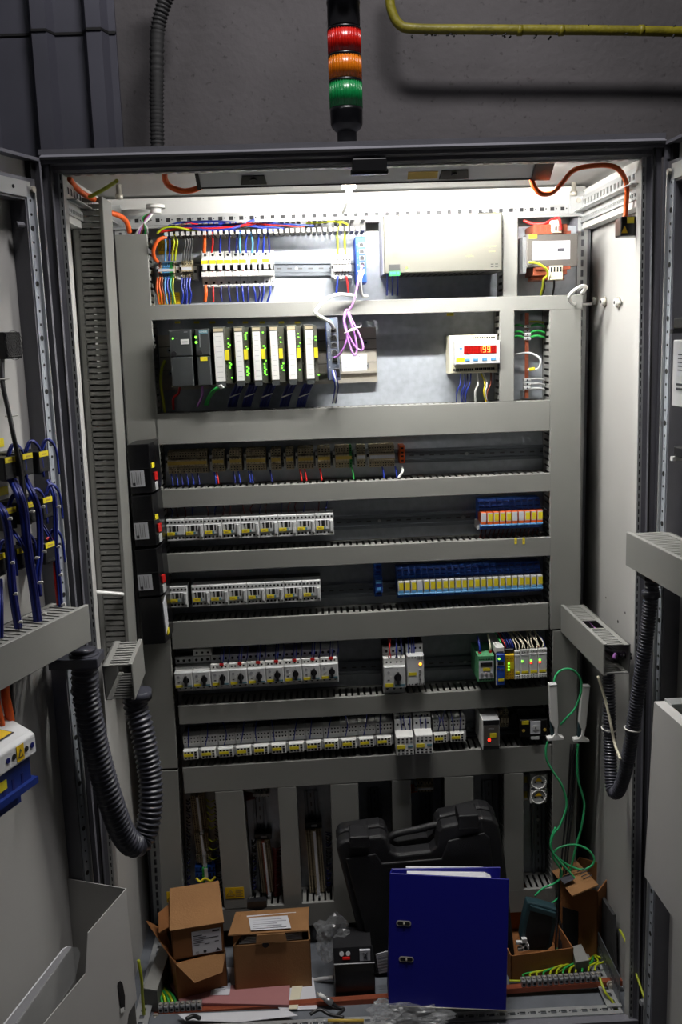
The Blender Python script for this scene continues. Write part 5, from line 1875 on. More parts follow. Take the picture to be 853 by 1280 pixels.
# ---- four black modules over the left duct
for i, (y0, y1, x0, x1, xr_, lab) in enumerate(((556, 616, 160, 189, 196, 'topmost'), (620, 682, 165, 194, 201, 'second from the top'), (687, 745, 170, 199, 206, 'third from the top'), (748, 805, 175, 205, 211, 'lowest'))):
    Y = .235
    a, b = at(x0, y0, Y), at(x1+2, y1, Y)
    c = at(xr_, (y0+y1)/2, Y+.03)
    w_, h_ = b.x-a.x, a.z-b.z
    t = thing('drive_module', lab+' of the four black modules stacked over the left duct', 'module', ((a.x+b.x)/2, YD, b.z))
    t.rotation_euler = (0, math.radians(-2.0 if i else -1.5), 0)
    d = YD-Y
    xr = c.x-(a.x+b.x)/2
    mb = MB()
    mb.ext([(-w_/2, -d, 0), (w_/2, -d, 0), (xr, -d+.03, .002), (xr, -.002, .002), (-w_/2, -.002, 0)], (0, 0, h_), 'blackgloss')
    bevel(mb.build('housing', t), .002, 2)
    if i < 3:
        MB().box(-w_/2, w_/2, -d-.0015, -d+.002, h_*.50, h_*.506, 'seal').build('seam', t)
        o = MB().box(-w_*.48, w_*.18, -d-.001, -d, h_*.14, h_*.47, 'label').build('rating_sticker', t)
        mb = MB()
        for q in range(5):
            mb.box(w_*(-.40+q*.10), w_*(-.385+q*.10), -d-.0013, -d-.001, h_*.18, h_*(.44-.04*(q % 2)), 'ink')
        mb.box(-w_*.38, -w_*.26, -d-.0013, -d-.001, h_*.16, h_*.22, 'ink')
        mb.build('lettering', o)
        # on the slanted side face
        n_ = Vector((.03, -(xr-w_/2), 0)).normalized()

        def side(u0, u1, z0, z1, k, nm, th=.0025, parent=t):
            A_ = Vector((w_/2, -d, 0)); B_ = Vector((xr, -d+.03, 0))
            P_ = A_+(B_-A_)*u0; Q_ = A_+(B_-A_)*u1
            return MB().ext([(P_.x, P_.y, z0*h_), (Q_.x, Q_.y, z0*h_), (Q_.x, Q_.y, z1*h_), (P_.x, P_.y, z1*h_)], n_*th, k).build(nm, parent)
        side(.35, .9, .24, .40, 'red', 'red_plug', .004)
        if i < 2: side(.1, .6, .50, .60, 'yellow', 'marker_tag')
        side(.3, .8, .04, .20, 'dev2', 'side_terminals', .004)
    else:
        n_ = Vector((.03, -(xr-w_/2), 0)).normalized()
        A_ = Vector((w_/2, -d, 0)); B_ = Vector((xr, -d+.03, 0))
        MB().ext([tuple(A_+(B_-A_)*u+Vector((0, 0, z*h_))) for u, z in ((.2, .18), (.9, .35), (.9, .97), (.2, .85))], n_*.002, 'label').build('rating_sticker', t)
        MB().ext([tuple(A_+(B_-A_)*u+Vector((0, 0, z*h_))) for u, z in ((.5, .14), (.9, .18), (.9, .28), (.5, .23))], n_*.0025, 'yellow').build('marker_tag', t)

# ---- lower terminal columns
def vstrip(label, TL, BR, n, k, Y=YP-.05, split=None, shear=0):
    a, b = at(*TL, Y), at(*BR, Y)
    w, h = b.x-a.x-shear, a.z-b.z
    t = thing('terminal_strip', label, 'terminal strip', (b.x-w/2, YP, b.z))
    t.rotation_euler = (0, -math.atan2(shear, h), 0)
    d = YP-Y
    mb = MB()
    p = h/n
    for i in range(n):
        z = i*p
        mb.box(-w/2, -w*.12, -d*.8, -.004, z+p*.12, z+p*.88, k[0])
        mb.box(-w*.12, w*.12, -d, -.004, z+p*.12, z+p*.88, k[1])
        mb.box(w*.12, w/2, -d*.8, -.004, z+p*.12, z+p*.88, k[0])
        for x in (-.4, -.22, .25, .42):
            mb.box(w*x-.0016, w*x+.0016, -d*.8-.0006, -d*.79, z+p*.25, z+p*.75, 'dark')
    mb.build('terminal_blocks', t, kind='stuff')
    MB().box(-w*.01, w*.16, -d-.001, -d, 0, h, 'label').build('marker_strip', t)
    MB().cbox(-w*.05, w*.2, -d-.002, -.004, -.008, -.001, 'dev2').build('end_bracket', t)
    return t


vstrip('tall pale terminal column at the upper left of the lower compartments', (237, 997), (259, 1039), 20, ('term', 'termd'), shear=.006)
vstrip('short terminal column, middle of three in the first lower compartment', (242, 1044), (262, 1067), 11, ('term', 'termd'), shear=.004)
vstrip('shortest terminal column just above the blue block in the first lower compartment', (245, 1071), (264, 1081), 5, ('term', 'termd'))
vstrip('terminal column with dark red wires in the second lower compartment', (321, 1054), (343, 1118), 30, ('term', 'brown'), shear=.008)
vstrip('terminal column without wires in the third lower compartment', (382, 1040), (407, 1118), 34, ('term', 'termd'), shear=.006)
tstrip('small terminal group at the top of the second lower compartment', 318, 337, 989, 999, 'dev2', 5, marks=None)
tstrip('small terminal group with orange wires at the top of the fifth lower compartment', 522, 543, 979, 993, 'term', 5, marks='label')
for (x, y, l) in ((329, 1046, 'second'), (392, 1032, 'third')):
    p = at(x, y, YP-.03)
    solo(MB().cbox(p.x-.022, p.x+.022, YP-.03, YP-.003, p.z-.008, p.z+.008, 'darkgrey').box(p.x-.006, p.x+.01, YP-.032, YP-.029, p.z-.003, p.z+.003, 'label'), 'end_bracket', 'dark end clamp above the terminal column of the '+l+' lower compartment', 'bracket')
t = vstrip('blue and green earth terminal block in the first lower compartment', (243, 1086), (270, 1114), 4, ('relayblue', 'green'), Y=YP-.06)
p = at(257, 1098, YP-.062)
solo(MB().tube([p+Vector((-.024, 0, .002)), p+Vector((-.014, -.004, -.006)), p+Vector((0, -.004, .002)), p+Vector((.014, -.004, -.006)), p+Vector((.026, 0, .003))], .0035, 'yellow', n=6), 'wire', 'yellow wire lying across the blue and green terminal block', 'wire')
for i, py in enumerate((1000, 1008, 1016, 1024, 1033, 1049, 1060, 1072)):
    cable([at(258+i*.5, py-1, .38), at(263+i*.5, py+2.5, .37), at(268+i*.6, py, .38)], .0018, 'earth', 'yellow wire from the first lower terminal column into the duct', 'wire', 'wire', 'yellow wires of the first lower compartment', n=5)
mb = MB()
for i in range(30):
    py = 1060+i*2
    mb.tube([at(341+i*.05, py, .38), at(345, py+1.5, .372), at(351, py+random.uniform(-3, 3), .385)], .0022, 'darkred', n=5)
o = mb.build('wire_bundle', world=True, kind='stuff'); tag(o, 'dark red wires fanning right from the second lower terminal column', 'wires')
mb = MB()
for i in range(9):
    mb.tube([at(305, 990+i*1.3, .39), at(312, 991+i, .38), at(319, 992+i*.7, .38)], .0024, 'darkred', n=5)
o = mb.build('wire_bundle', world=True, kind='stuff'); tag(o, 'dark red wires at the top of the second lower compartment', 'wires')
mb = MB()
for i in range(7):
    mb.tube([at(514, 981+i*1.6, .39), at(519, 981+i*1.4, .38), at(523, 981+i*1.4, .38)], .0020, 'orange', n=5)
o = mb.build('wire_bundle', world=True, kind='stuff'); tag(o, 'short orange wires at the top of the fifth lower compartment', 'wires')
for (x0, x1, y0, y1, nm) in ((268, 279, 1000, 1112, 'first'), (233, 238, 1000, 1112, 'first, left side'), (407, 414, 1040, 1116, 'third'), (314, 320, 1050, 1112, 'second')):
    mb = MB()
    for i in range(26):
        py = y0+(y1-y0)*i/26
        s_ = (py-990)*.05
        mb.tube([at(x0+s_*.3, py, .39), at((x0+x1)/2, py+random.uniform(0, 4), .38), at(x1, py+random.uniform(-3, 3), .39)], .0018, random.choice(('black', 'seal', 'navy')), n=4)
    o = mb.build('wire_bundle', world=True, kind='stuff'); tag(o, 'dark wires filling the duct slots of the lower compartment, '+nm, 'wires')

# double socket
a, b = at(664, 969, YP-.08), at(684, 1005, YP-.08)
w_, h_ = b.x-a.x, a.z-b.z
for i, l in ((1, 'upper'), (0, 'lower')):
    t = thing('power_socket', l+' of the two white power sockets with yellow warning mark', 'socket', ((a.x+b.x)/2, YP-.032, b.z+i*(h_/2)))
    o = MB().cbox(-w_/2, w_/2, -.045, .028, .001, h_/2-.001, 'white', .003).box(w_/2, w_/2+.006, -.03, .028, .006, h_/2-.006, 'dev2').build('housing', t)
    zc = h_/4
    prof = []
    mb = MB()
    for q in range(20):
        a0 = 2*PI*q/20; a1 = 2*PI*(q+1)/20
        mb.tube([(w_*.44*math.cos(a0), -.047, zc+w_*.44*math.sin(a0)), (w_*.44*math.cos(a1), -.047, zc+w_*.44*math.sin(a1))], .0018, 'white', n=5, spline=False)
    mb.cyl((0, -.0455, zc), (0, -1, 0), w_*.40, .0008, 'dev2', 20)
    mb.build('socket_ring', t)
    MB().cyl((-.009, -.0463, zc), (0, -1, 0), .0028, .0006, 'dark', 8).cyl((.009, -.0463, zc-.002), (0, -1, 0), .0028, .0006, 'dark', 8).build('pin_holes', t, kind='stuff')
    MB().ext([(-.009, -.0465, zc+.002), (.009, -.0465, zc+.002), (.002, -.0465, zc+.011), (-.002, -.0465, zc+.011)], (0, -.0006, 0), 'warn').build('warning_mark', t)
a, b = at(655, 968, YP-.04), at(660.5, 1001, YP-.04)
t = thing('fuse_terminal', 'narrow grey terminal with two yellow tags left of the power sockets', 'terminal', ((a.x+b.x)/2, YP, b.z))
w2, h2 = b.x-a.x, a.z-b.z
MB().cbox(-w2/2, w2/2, -.04, -.004, 0, h2, 'dev2').build('housing', t)
for z in (.12, .68):
    MB().box(-w2*.3, w2*.3, -.041, -.04, h2*z, h2*(z+.24), 'yellow').build('marker_tag', t)

# white handles hanging at the right
def handle(label, top, bot, foot, Y, lean):
    T, B = at(*top, Y), at(*bot, Y)
    t = thing('test_handle', label, 'handle', B)
    v = T-B
    ang = math.atan2(v.x, v.z)
    t.rotation_euler = (0, ang, 0)
    H = v.length
    w0 = .0095
    MB().ext([(-w0, 0, H), (w0, 0, H), (w0*.95, 0, H*.30), (w0*.75, 0, H*.22), (w0*.6, 0, .012), (-w0*.15, 0, .012), (-w0*.1, 0, H*.22), (-w0*.98, 0, H*.34)], (0, .016, 0), 'white').build('grip', t)
    MB().box(-w0*1.05, w0*1.05, -.001, .017, H, H+.003, 'dev').build('top_cap', t)
    MB().ext([(-.019, 0, 0), (.02, 0, 0), (.021, 0, .006), (.012, 0, .010), (.006, 0, .017), (-.002, 0, .017), (-.008, 0, .009), (-.019, 0, .007)], (0, .018, 0), 'white').build('foot', t)
    MB().box(-w0*.96, w0*.2, .004, .015, .012, H*.34, 'tealdk').build('side_insert', t)
    for o in t.children:
        if o.type == 'MESH': bevel(o, .0015, 2)


handle('nearer white plastic handle on a green cable at the right', (692, 857), (695, 926), None, .25, 0)
handle('second white plastic handle, further right in front of the right post', (733.5, 859), (727, 928), None, .31, 0)
mb = MB().tube([at(x, y, .27) for x, y in ((693, 858), (694, 848), (700, 839), (711, 836), (721, 841), (727, 852), (726, 868), (719, 886), (709, 897), (701, 906))], .0028, 'cablegreen')
mb.tube([at(x, y, .26) for x, y in ((686, 925), (683, 936), (684, 950), (692, 965), (702, 980), (708, 998), (708, 1012), (700, 1033), (693, 1042), (689, 1057), (693, 1068), (702, 1079), (714, 1092), (726, 1108), (733, 1125), (735, 1142), (729, 1162), (718, 1176), (706, 1184), (696, 1186))], .0028, 'cablegreen')
solo(mb, 'cable', 'long green cable of the nearer white handle ending in the carton', 'cable')
mb = MB().tube([at(x, y, .30) for x, y in ((723, 930), (722, 950), (723, 973), (728, 992), (731, 1008), (727, 1035), (721, 1056), (716, 1078), (710, 1100), (705, 1115), (697, 1124), (685, 1131), (672, 1130))], .0028, 'cablegreen')
solo(mb, 'cable', 'green cable falling from the second white handle', 'cable')
mb = MB().tube([at(x, y, .27) for x, y in ((669, 1120), (680, 1110), (692, 1105), (701, 1098), (702, 1088), (692, 1072), (694, 1064), (704, 1058), (720, 1056), (735, 1062), (743, 1073), (740, 1082), (728, 1087), (714, 1083), (700, 1074), (691, 1064), (689, 1050), (695, 1034))], .0028, 'cablegreen')
solo(mb, 'cable', 'looped green cable above the standing carton', 'cable')
mb = MB()
for q, px in enumerate((700, 704, 707)):
    mb.tube([at(px+14, 930, .33), at(px+10, 1000, .33), at(px+2, 1080, .30), at(px-3, 1150, .27), at(px-6, 1200, .22)], .0024, 'black')
o = mb.build('cable_bundle', world=True, kind='stuff'); tag(o, 'thin black cables hanging behind the green ones', 'cable bundle')
# ================================================================== BOTTOM OF THE CABINET


def cardbox(name, label, FL, FR, h, dep, k='card', wall=.003, cat='box', flaps=(), lean=0):
    """open carton; FL, FR floor points of the front edge; local x along the front, y into depth"""
    FL, FR = Vector(FL), Vector(FR)
    v = FR-FL
    t = thing(name, label, cat, FL)
    t.rotation_euler = (lean, 0, math.atan2(v.y, v.x))
    w_ = v.length
    mb = MB()
    mb.box(0, w_, 0, wall, 0, h, k).box(0, w_, dep-wall, dep, 0, h, k).box(0, wall, 0, dep, 0, h, k).box(w_-wall, w_, 0, dep, 0, h, k).box(0, w_, 0, dep, 0, wall, k)
    mb.build('carton_body', t)
    return t, w_


def flap(t, pts, k, name='flap', th=.003):
    P_ = [Vector(p) for p in pts]
    n = (P_[1]-P_[0]).cross(P_[2]-P_[0]).normalized()
    return MB().ext(P_, n*th, k).build(name, t)


# right open box with the lid folded back
FL = Vector((at(294, 1231, .16).x, .16, ZF)); FR = Vector((at(390, 1227, .16).x, .17, ZF))
h = at(340, 1179, .165).z-ZF
t, w_ = cardbox('cardboard_box', 'brown open cardboard box with a white note on its raised lid', FL, FR, h, .13, 'card')
lift = .02
flap(t, [(-.01, .0, h+.028), (w_-.005, .0, h+.024), (w_+.004, .125, h+.006), (.004, .13, h+.004)], 'card', 'lid')
o = MB().ext([(w_*.24, .008, h+.0322), (w_*.76, .008, h+.0302), (w_*.72, .08, h+.018), (w_*.20, .08, h+.0195)], (0, -.0006, .0012), 'label').build('note', t)
mb = MB()
for i in range(5):
    z = h+.0318-i*.0024
    mb.box(w_*.26, w_*(.70-.06*(i % 3)), .014+i*.012, .0155+i*.012, z-.001, z+.0012, 'ltink')
mb.build('lettering', o)
flap(t, [(w_*.30, -.003, h+.006), (w_*.70, -.003, h+.006), (w_*.68, -.001, h+.026), (w_*.31, -.001, h+.026)], 'card', 'tuck_flap')
flap(t, [(.0, .0, h), (.0, .12, h), (.018, .11, h+.014), (.018, .01, h+.02)], 'cardin')
MB().cyl((w_*.42, -.0008, h-.002), (0, -1, 0), .008, .0008, 'dark', 14).build('thumb_notch', t)
mb = MB()
for i in range(4):
    mb.box(w_*.08+i*.006, w_*.90-i*.004, .004+i*.002, .10, h+.002+i*.0032, h+.0042+i*.0032, 'paper' if i % 2 else 'dev2')
o = mb.build('booklet', world=False); o.location = t.location; o.rotation_euler = t.rotation_euler
tag(o, 'stack of leaflets peeking out of the open box with the white note', 'booklets', kind='stuff')
# left lower box
FL = Vector((at(222, 1241, .135).x, .135, ZF)); FR = Vector((at(284, 1229, .165).x, .175, ZF))
h1 = at(250, 1197, .155).z-ZF
t, w_ = cardbox('cardboard_box', 'lower brown carton with open torn flaps under another carton', FL, FR, h1, .15, 'card2')
flap(t, [(0, 0, h1), (w_, 0, h1), (w_*.86, -.03, h1-.032), (w_*.30, -.034, h1-.038)], 'card', 'front_flap', .0025)
flap(t, [(0, 0, h1), (0, .14, h1), (-.045, .13, h1+.045), (-.02, .02, h1+.03)], 'card2', 'side_flap', .0025)
# left upper box
FL2 = Vector((at(217, 1197, .15).x, .145, ZF+h1+.003)); FR2 = Vector((at(281, 1194, .165).x, .170, ZF+h1+.003))
h2 = at(250, 1160, .157).z-ZF-h1
t, w_ = cardbox('cardboard_box', 'upper brown carton with white shipping label and closed lid', FL2, FR2, h2, .13, 'card2')
flap(t, [(-.004, -.006, h2+.003), (w_+.002, -.006, h2+.002), (w_+.006, .135, h2+.028), (.006, .135, h2+.028)], 'card', 'lid')
flap(t, [(0, .02, h2-.002), (0, .11, h2), (-.025, .10, h2-.012), (-.028, .03, h2-.020)], 'card2', 'side_flap')
o = MB().box(w_*.38, w_*.95, -.0012, 0, h2*.06, h2*.86, 'label').build('shipping_label', t)
mb = MB().box(w_*.78, w_*.92, -.0016, -.0012, h2*.76, h2*.82, 'ink').box(w_*.41, w_*.58, -.0016, -.0012, h2*.69, h2*.72, 'ink').txt('CE', w_*.47, h2*.13, -.0016, .007, 'ink')
for i, (u0, u1, z) in enumerate(((.41, .66, .63), (.41, .90, .57), (.41, .60, .51), (.41, .62, .45), (.41, .52, .38), (.62, .72, .38), (.82, .90, .42))):
    mb.box(w_*u0, w_*u1, -.0016, -.0012, h2*z, h2*z+.0016, 'ink')
mb.cyl((w_*.62, -.0012, h2*.14), (0, -1, 0), .004, .0004, 'ink', 10)
mb.ext([(w_*.82, -.0012, h2*.10), (w_*.92, -.0012, h2*.10), (w_*.87, -.0012, h2*.20)], (0, -.0004, 0), 'ink')
mb.build('lettering', o)
MB().box(w_, w_+.001, .03, .09, h2*.25, h2*.8, 'label').build('side_label', t)

# papers and pink folder
mb = MB().ext([atZ(x, y, ZF+.003) for x, y in ((333, 1236), (392, 1222), (397, 1262), (350, 1263))], (0, 0, .0015), 'paper')
solo(mb, 'paper_sheet', 'white sheet sticking out right of the pink folder', 'paper')
mb = MB().ext([atZ(x, y, ZF+.006) for x, y in ((366, 1229), (380, 1227), (372, 1262), (361, 1262))], (0, 0, .002), 'cream')
solo(mb, 'paper_sheet', 'cream sheet edge right of the pink folder', 'paper')
mb = MB().ext([atZ(x, y, ZF+.004) for x, y in ((284, 1210), (330, 1212), (350, 1238), (290, 1242))], (0, 0, .002), 'paper')
solo(mb, 'paper_sheet', 'white torn sheet under the open box behind the pink folder', 'paper')
mb = MB().ext([atZ(x, y, ZF+.006) for x, y in ((212, 1232), (290, 1234), (363, 1229), (361, 1259), (226, 1256))], (0, 0, .006), 'pink')
solo(mb, 'folder', 'flat pink cardboard folder lying before the cardboard boxes', 'folder')
t = MB().ext([atZ(x, y, ZF+.0125) for x, y in ((266, 1231), (289, 1229), (287, 1244), (263, 1244))], (0, 0, .0008), 'label')
c = atZ(276, 1237, ZF+.0135)
t.box(c.x-.012, c.x+.012, c.y-.002, c.y, c.z, c.z+.0004, 'ink').box(c.x-.012, c.x+.008, c.y+.006, c.y+.008, c.z, c.z+.0004, 'ink')
solo(t, 'note', 'small white note on the pink folder', 'note')
mb = MB().ext([atZ(x, y, .0905) for x, y in ((222, 1268), (360, 1263), (373, 1270), (300, 1278), (232, 1276))], (0, 0, .001), 'paper')
solo(mb, 'paper_sheet', 'white paper below the copper bar at the bottom edge', 'paper')

# copper earth bar along the front
YB = .105
A = at(192, 1269, YB); B = at(778, 1227, YB)
v = B-A
t = thing('copper_bar', 'long copper bar lying across the cabinet floor in front', 'bar', A)
t.rotation_euler = (0, -math.atan2(v.z, v.x), 0)
L = v.length
MB().box(0, L, -.004, .012, -.008, .005, 'copper').build('bar', t)
for x in (.006, L-.03):
    MB().cyl((x, -.004, 0), (0, -1, 0), .009, .006, 'steel', 6).cyl((x, -.010, 0), (0, -1, 0), .005, .006, 'steel', 10).build('bolt', t)
for x0, x1, n in (((198-192)/586*L, (253-192)/586*L, 8), ((651-192)/586*L, (752-192)/586*L, 15)):
    p = (x1-x0)/n
    for i in range(n):
        x = x0+p*i
        MB().cbox(x+.001, x+p-.001, -.003, .014, .005, .022, 'silver', .002).cyl((x+p/2, .004, .022), (0, 0, 1), .0035, .004, 'steel', 8).cyl((x+p/2, -.003, .013), (0, -1, 0), .0035, .0008, 'dark', 8).build('clamp', t)
# earth wires
mbs = 0
for i in range(5):
    cable([at(203+i*4.5, 1256, .12), at(201+i*4, 1246, .14), at(196+i*3, 1236, .17), at(194+i*2, 1226, .20)], .0032, 'earth' if i % 2 else 'green', 'green yellow wire rising at the left end of the copper bar', 'wire', 'wire', 'earth wires at the left of the copper bar')
for i in range(12):
    px = 656+i*8
    cable([at(px, 1222-i*.8, .125), at(px+2, 1217-i, .15), at(max(px, 690)+12, 1210-i*.8, .17), at(735+i*.8, 1202-i*.8, .22), at(745, 1188, .30)], .0026, 'earth' if i % 3 else 'green', 'green yellow wire sweeping right from the copper bar clamps', 'wire', 'wire', 'earth wires at the right of the copper bar')
cable([at(637, 1226, .15), at(655, 1226, .15), at(680, 1222, .16), at(705, 1212, .17), at(735, 1202, .2)], .0028, 'earth', 'green and yellow earth wire passing in front of the low carton', 'wire', 'wire')
cable([at(750, 1222, .09), at(757, 1240, .06), at(766, 1252, .05), at(772, 1264, .03)], .0030, 'earth', 'green and yellow wire hanging from the right end of the copper bar', 'wire', 'wire')

# blue lever arch binder, upright, resting on the sill rail
f = [at(486, 1257, .0), at(633, 1263, .0), at(637, 1099, .055), at(487.5, 1091.5, .055)]
zb_ = (f[0].z+f[1].z)/2
t = thing('lever_arch_binder', 'standing blue ring binder with two metal slots in the front', 'binder', (f[0].x, 0, f[0].z))
F = [p-t.location for p in f]
th = Vector((0, .003, 0))
o = MB().ext(F, th, 'binder').build('front_cover', t); bevel(o, .0012)
back = [F[0]+Vector((.002, .075, .0)), F[1]+Vector((-.012, .075, .0)), at(626, 1084, .135)-t.location, at(489.5, 1086, .135)-t.location]
o = MB().ext(back, th, 'binder').build('back_cover', t); bevel(o, .0012)
o = MB().ext([F[0], F[3], back[3], back[0]], (.003, 0, 0), 'binder').build('spine', t)
u = (F[1]-F[0]).normalized(); vv = (F[3]-F[0]).normalized()
for py in (1154, 1195):
    c = at(510.5, py, .03)-t.location
    # on the cover plane
    k_ = (c-F[0]).dot(vv)
    c = F[0]+vv*k_+u*((c-F[0]).dot(u))+Vector((0, -.0008, 0))
    mb = MB()
    ring = [c+u*(.011*math.copysign(1, math.cos(a))+.006*math.cos(a))+vv*(.006*math.sin(a)) for a in [2*PI*i/16+.01 for i in range(16)]]
    mb.ext(ring, (0, -.0012, 0), 'steel')
    ring2 = [c+Vector((0, -.0012, 0))+u*(.0105*math.copysign(1, math.cos(a))+.0038*math.cos(a))+vv*(.0038*math.sin(a)) for a in [2*PI*i/16+.01 for i in range(16)]]
    mb.ext(ring2, (0, -.0004, 0), 'dark')
    mb.tube([c+Vector((0, -.002, 0))-vv*.003, c+Vector((0, -.004, 0)), c+Vector((0, -.002, 0))+vv*.003], .002, 'steel', n=6)
    mb.build('ring_slot', t)
mb = MB()
mb.ext([F[0]+Vector((.012, .012, .01)), F[1]+Vector((-.035, .012, .01)), at(616, 1103, .10)-t.location, at(608, 1096.5, .11)-t.location, at(510, 1095.5, .11)-t.location], (0, .045, 0), 'paper')
o = mb.build('paper_stack', t)
MB().tube([F[0]+Vector((0, -.001, .0005)), F[1]+Vector((0, -.001, .0005))], .0012, 'steel', n=6, spline=False).build('edge_trim', t)

# black tool case behind
YC = .20
t0 = at(440, 1235, YC)
t = thing('tool_case', 'large black plastic carrying case leaning behind the blue binder', 'case', (t0.x, YC, ZF))


def L_(px, py, Y=YC):
    return at(px, py, Y)-t.location


out = [(421, 1062), (424, 1054), (432, 1051), (476, 1045), (484, 1048), (489, 1064), (497, 1069), (538, 1064), (545, 1058), (548, 1040), (553, 1034), (604, 1022), (616, 1024), (624, 1032), (632, 1075), (646, 1224), (462, 1232)]
pts = [L_(x, y) for x, y in out]
for p in pts: p.z = max(p.z, .002)
o = MB().ext(pts, (0, .045, 0), 'case').build('front_shell', t); bevel(o, .008, 3)
pts2 = [p*1.0+Vector((0, .047, .004)) for p in pts]
o = MB().ext(pts2, (0, .045, 0), 'case').build('rear_shell', t); bevel(o, .008, 3)
# raised lid pad
inn = [(432, 1072), (470, 1066), (478, 1078), (552, 1072), (560, 1050), (605, 1040), (612, 1046), (630, 1200), (470, 1215)]
pts = [L_(x, y) for x, y in inn]
o = MB().ext(pts, (0, -.006, 0), 'case').build('lid_panel', t); bevel(o, .004, 2)
mb = MB().tube([L_(486, 1053, .245), L_(490, 1045, .245), L_(500, 1041, .245), L_(520, 1037, .245), L_(540, 1032, .245), L_(548, 1032, .245), L_(551, 1040, .245)], .009, 'case', n=10)
mb.build('handle', t)
for a_, b_ in (((437, 1044), (462, 1056)), ((573, 1017), (598, 1032))):
    p, q = L_(a_[0], a_[1], YC-.004), L_(b_[0], b_[1], YC-.004)
    o = MB().box(p.x, q.x, -.012, .05, q.z-.004, p.z-.002, 'case').build('latch', t); bevel(o, .003, 2)

# black device box with two round buttons
a, b = at(417, 1189, .125), at(470, 1258, .125)
t = thing('black_device', 'black device box with two white buttons and a red window', 'device', ((a.x+b.x)/2, .125, ZF))
w_, h_ = b.x-a.x, a.z-ZF
MB().cbox(-w_/2, w_/2, 0, .09, 0, h_*.72, 'blackgloss', .002).build('housing', t)
o = MB().ext([(-w_/2, .002, h_*.725), (w_/2-.004, .002, h_*.725), (w_/2-.006, .014, h_*.99), (-w_/2, .014, h_*.99)], (0, .08, 0), 'black').build('control_panel', t)
MB().box(-w_/2, w_/2, -.0008, .002, h_*.715, h_*.724, 'dev2').build('seam', t)
for x in (-.30, -.14):
    MB().cyl((x*w_, .009, h_*.89), (0, -1, .3), .0055, .002, 'dev', 12).build('button', o)
MB().box(-.28*w_, -.10*w_, .002, .006, h_*.80, h_*.84, 'dispred').build('red_window', o)
mb = MB().box(.14*w_, .40*w_, .002, .009, h_*.76, h_*.97, 'label').tube([(.22*w_, .0015, h_*.93), (.30*w_, .0012, h_*.88), (.24*w_, .001, h_*.83), (.32*w_, .001, h_*.79)], .0008, 'ink', n=4).tube([(.33*w_, .0015, h_*.93), (.27*w_, .0012, h_*.87), (.33*w_, .001, h_*.82)], .0008, 'ink', n=4)
mb.build('label_plate', o)
mb = MB().ext([at(x, y, .15) for x, y in ((470, 1193), (489, 1188), (489, 1214), (474, 1217))], (0, .002, 0), 'paper')
for i in range(5):
    p, q = at(473, 1196+i*4, .149), at(486, 1193+i*4, .149)
    mb.tube([p, q], .0004, 'ink', n=3, spline=False)
solo(mb, 'paper_sheet', 'white leaflet between the black device and the blue binder', 'paper')
cable([at(417, 1222, .18), at(400, 1224, .19), at(392, 1226, .20)], .005, 'dev', 'thin white rod left of the black device', 'rod', 'rod')
p, q = at(399, 1243, .10), at(421, 1258, .09)
t = thing('cable_plug', 'white and silver cable plug lying before the black device', 'plug', (p.x, p.y, ZF))
d = (q-p)
MB().tube([p, p+d*.35], .0055, 'white', n=10, spline=False).build('white_sleeve', t, world=True)
MB().tube([p+d*.36, p+d*.75], .0075, 'silver', n=10, spline=False).build('metal_ring', t, world=True)
MB().tube([p+d*.7, p+d*1.1, at(430, 1262, .085), at(418, 1272, .06)], .004, 'black', n=8).build('cord', t, world=True)
MB().tube([p-d*.12, p], .0025, 'steel', n=8, spline=False).build('tip', t, world=True)
mb = MB().tube([at(388, 1268, .05), at(400, 1262, .06), at(412, 1268, .05), at(430, 1272, .04)], .004, 'black').tube([at(233, 1274, .04), at(242, 1270, .05), at(250, 1273, .04)], .005, 'black')
o = mb.build('cable_bundle', world=True, kind='stuff'); tag(o, 'black cable loops below the copper bar', 'cables')
mb = MB().tube([at(410, 1276, .02), at(455, 1276, .02)], .004, 'gold', n=8, spline=False)
solo(mb, 'rod', 'thin brass coloured rod at the bottom edge', 'rod')

# clear plastic bags
from mathutils import noise


def bag(name, label, pxs, Y, k, depth=.05, seed=0, amp=.35):
    P_ = [at(x, y, Y) for x, y in pxs]
    c = sum(P_, Vector())/len(P_)
    rx = max(abs(p.x-c.x) for p in P_); rz = max(abs(p.z-c.z) for p in P_)
    bm = bmesh.new()
    bmesh.ops.create_icosphere(bm, subdivisions=4, radius=1)
    for v in bm.verts:
        s_ = 1+amp*(noise.noise(v.co*1.7+Vector((seed, 0, 0))))+amp*.8*abs(noise.noise(v.co*4.5+Vector((0, seed, 0))))
        v.co = Vector((v.co.x*rx, v.co.y*depth, v.co.z*rz))*s_*.85
    me = bpy.data.meshes.new(name)
    bm.to_mesh(me); bm.free()
    me.materials.append(MATS[k])
    o = bpy.data.objects.new(name, me); COL.objects.link(o)
    o.location = (c.x, c.y, max(c.z, ZF+rz*.8))
    return tag(o, label, 'bag')


import bmesh
bag('plastic_bag', 'crumpled clear plastic bag between the open box and the black device', ((398, 1150), (440, 1150), (430, 1195), (395, 1195)), .21, 'clearbag', .04, 3, .6)
bag('plastic_bag', 'crumpled silvery bag under the front corner of the blue binder', ((463, 1253), (505, 1256), (500, 1268), (470, 1266)), .0, 'clearbag', .025, 9, .7)
bag('plastic_bag', 'crumpled dark clear bag lying at the bottom edge below the binder', ((478, 1262), (560, 1264), (550, 1282), (485, 1282)), -.02, 'clearbag', .03, 5, .7)

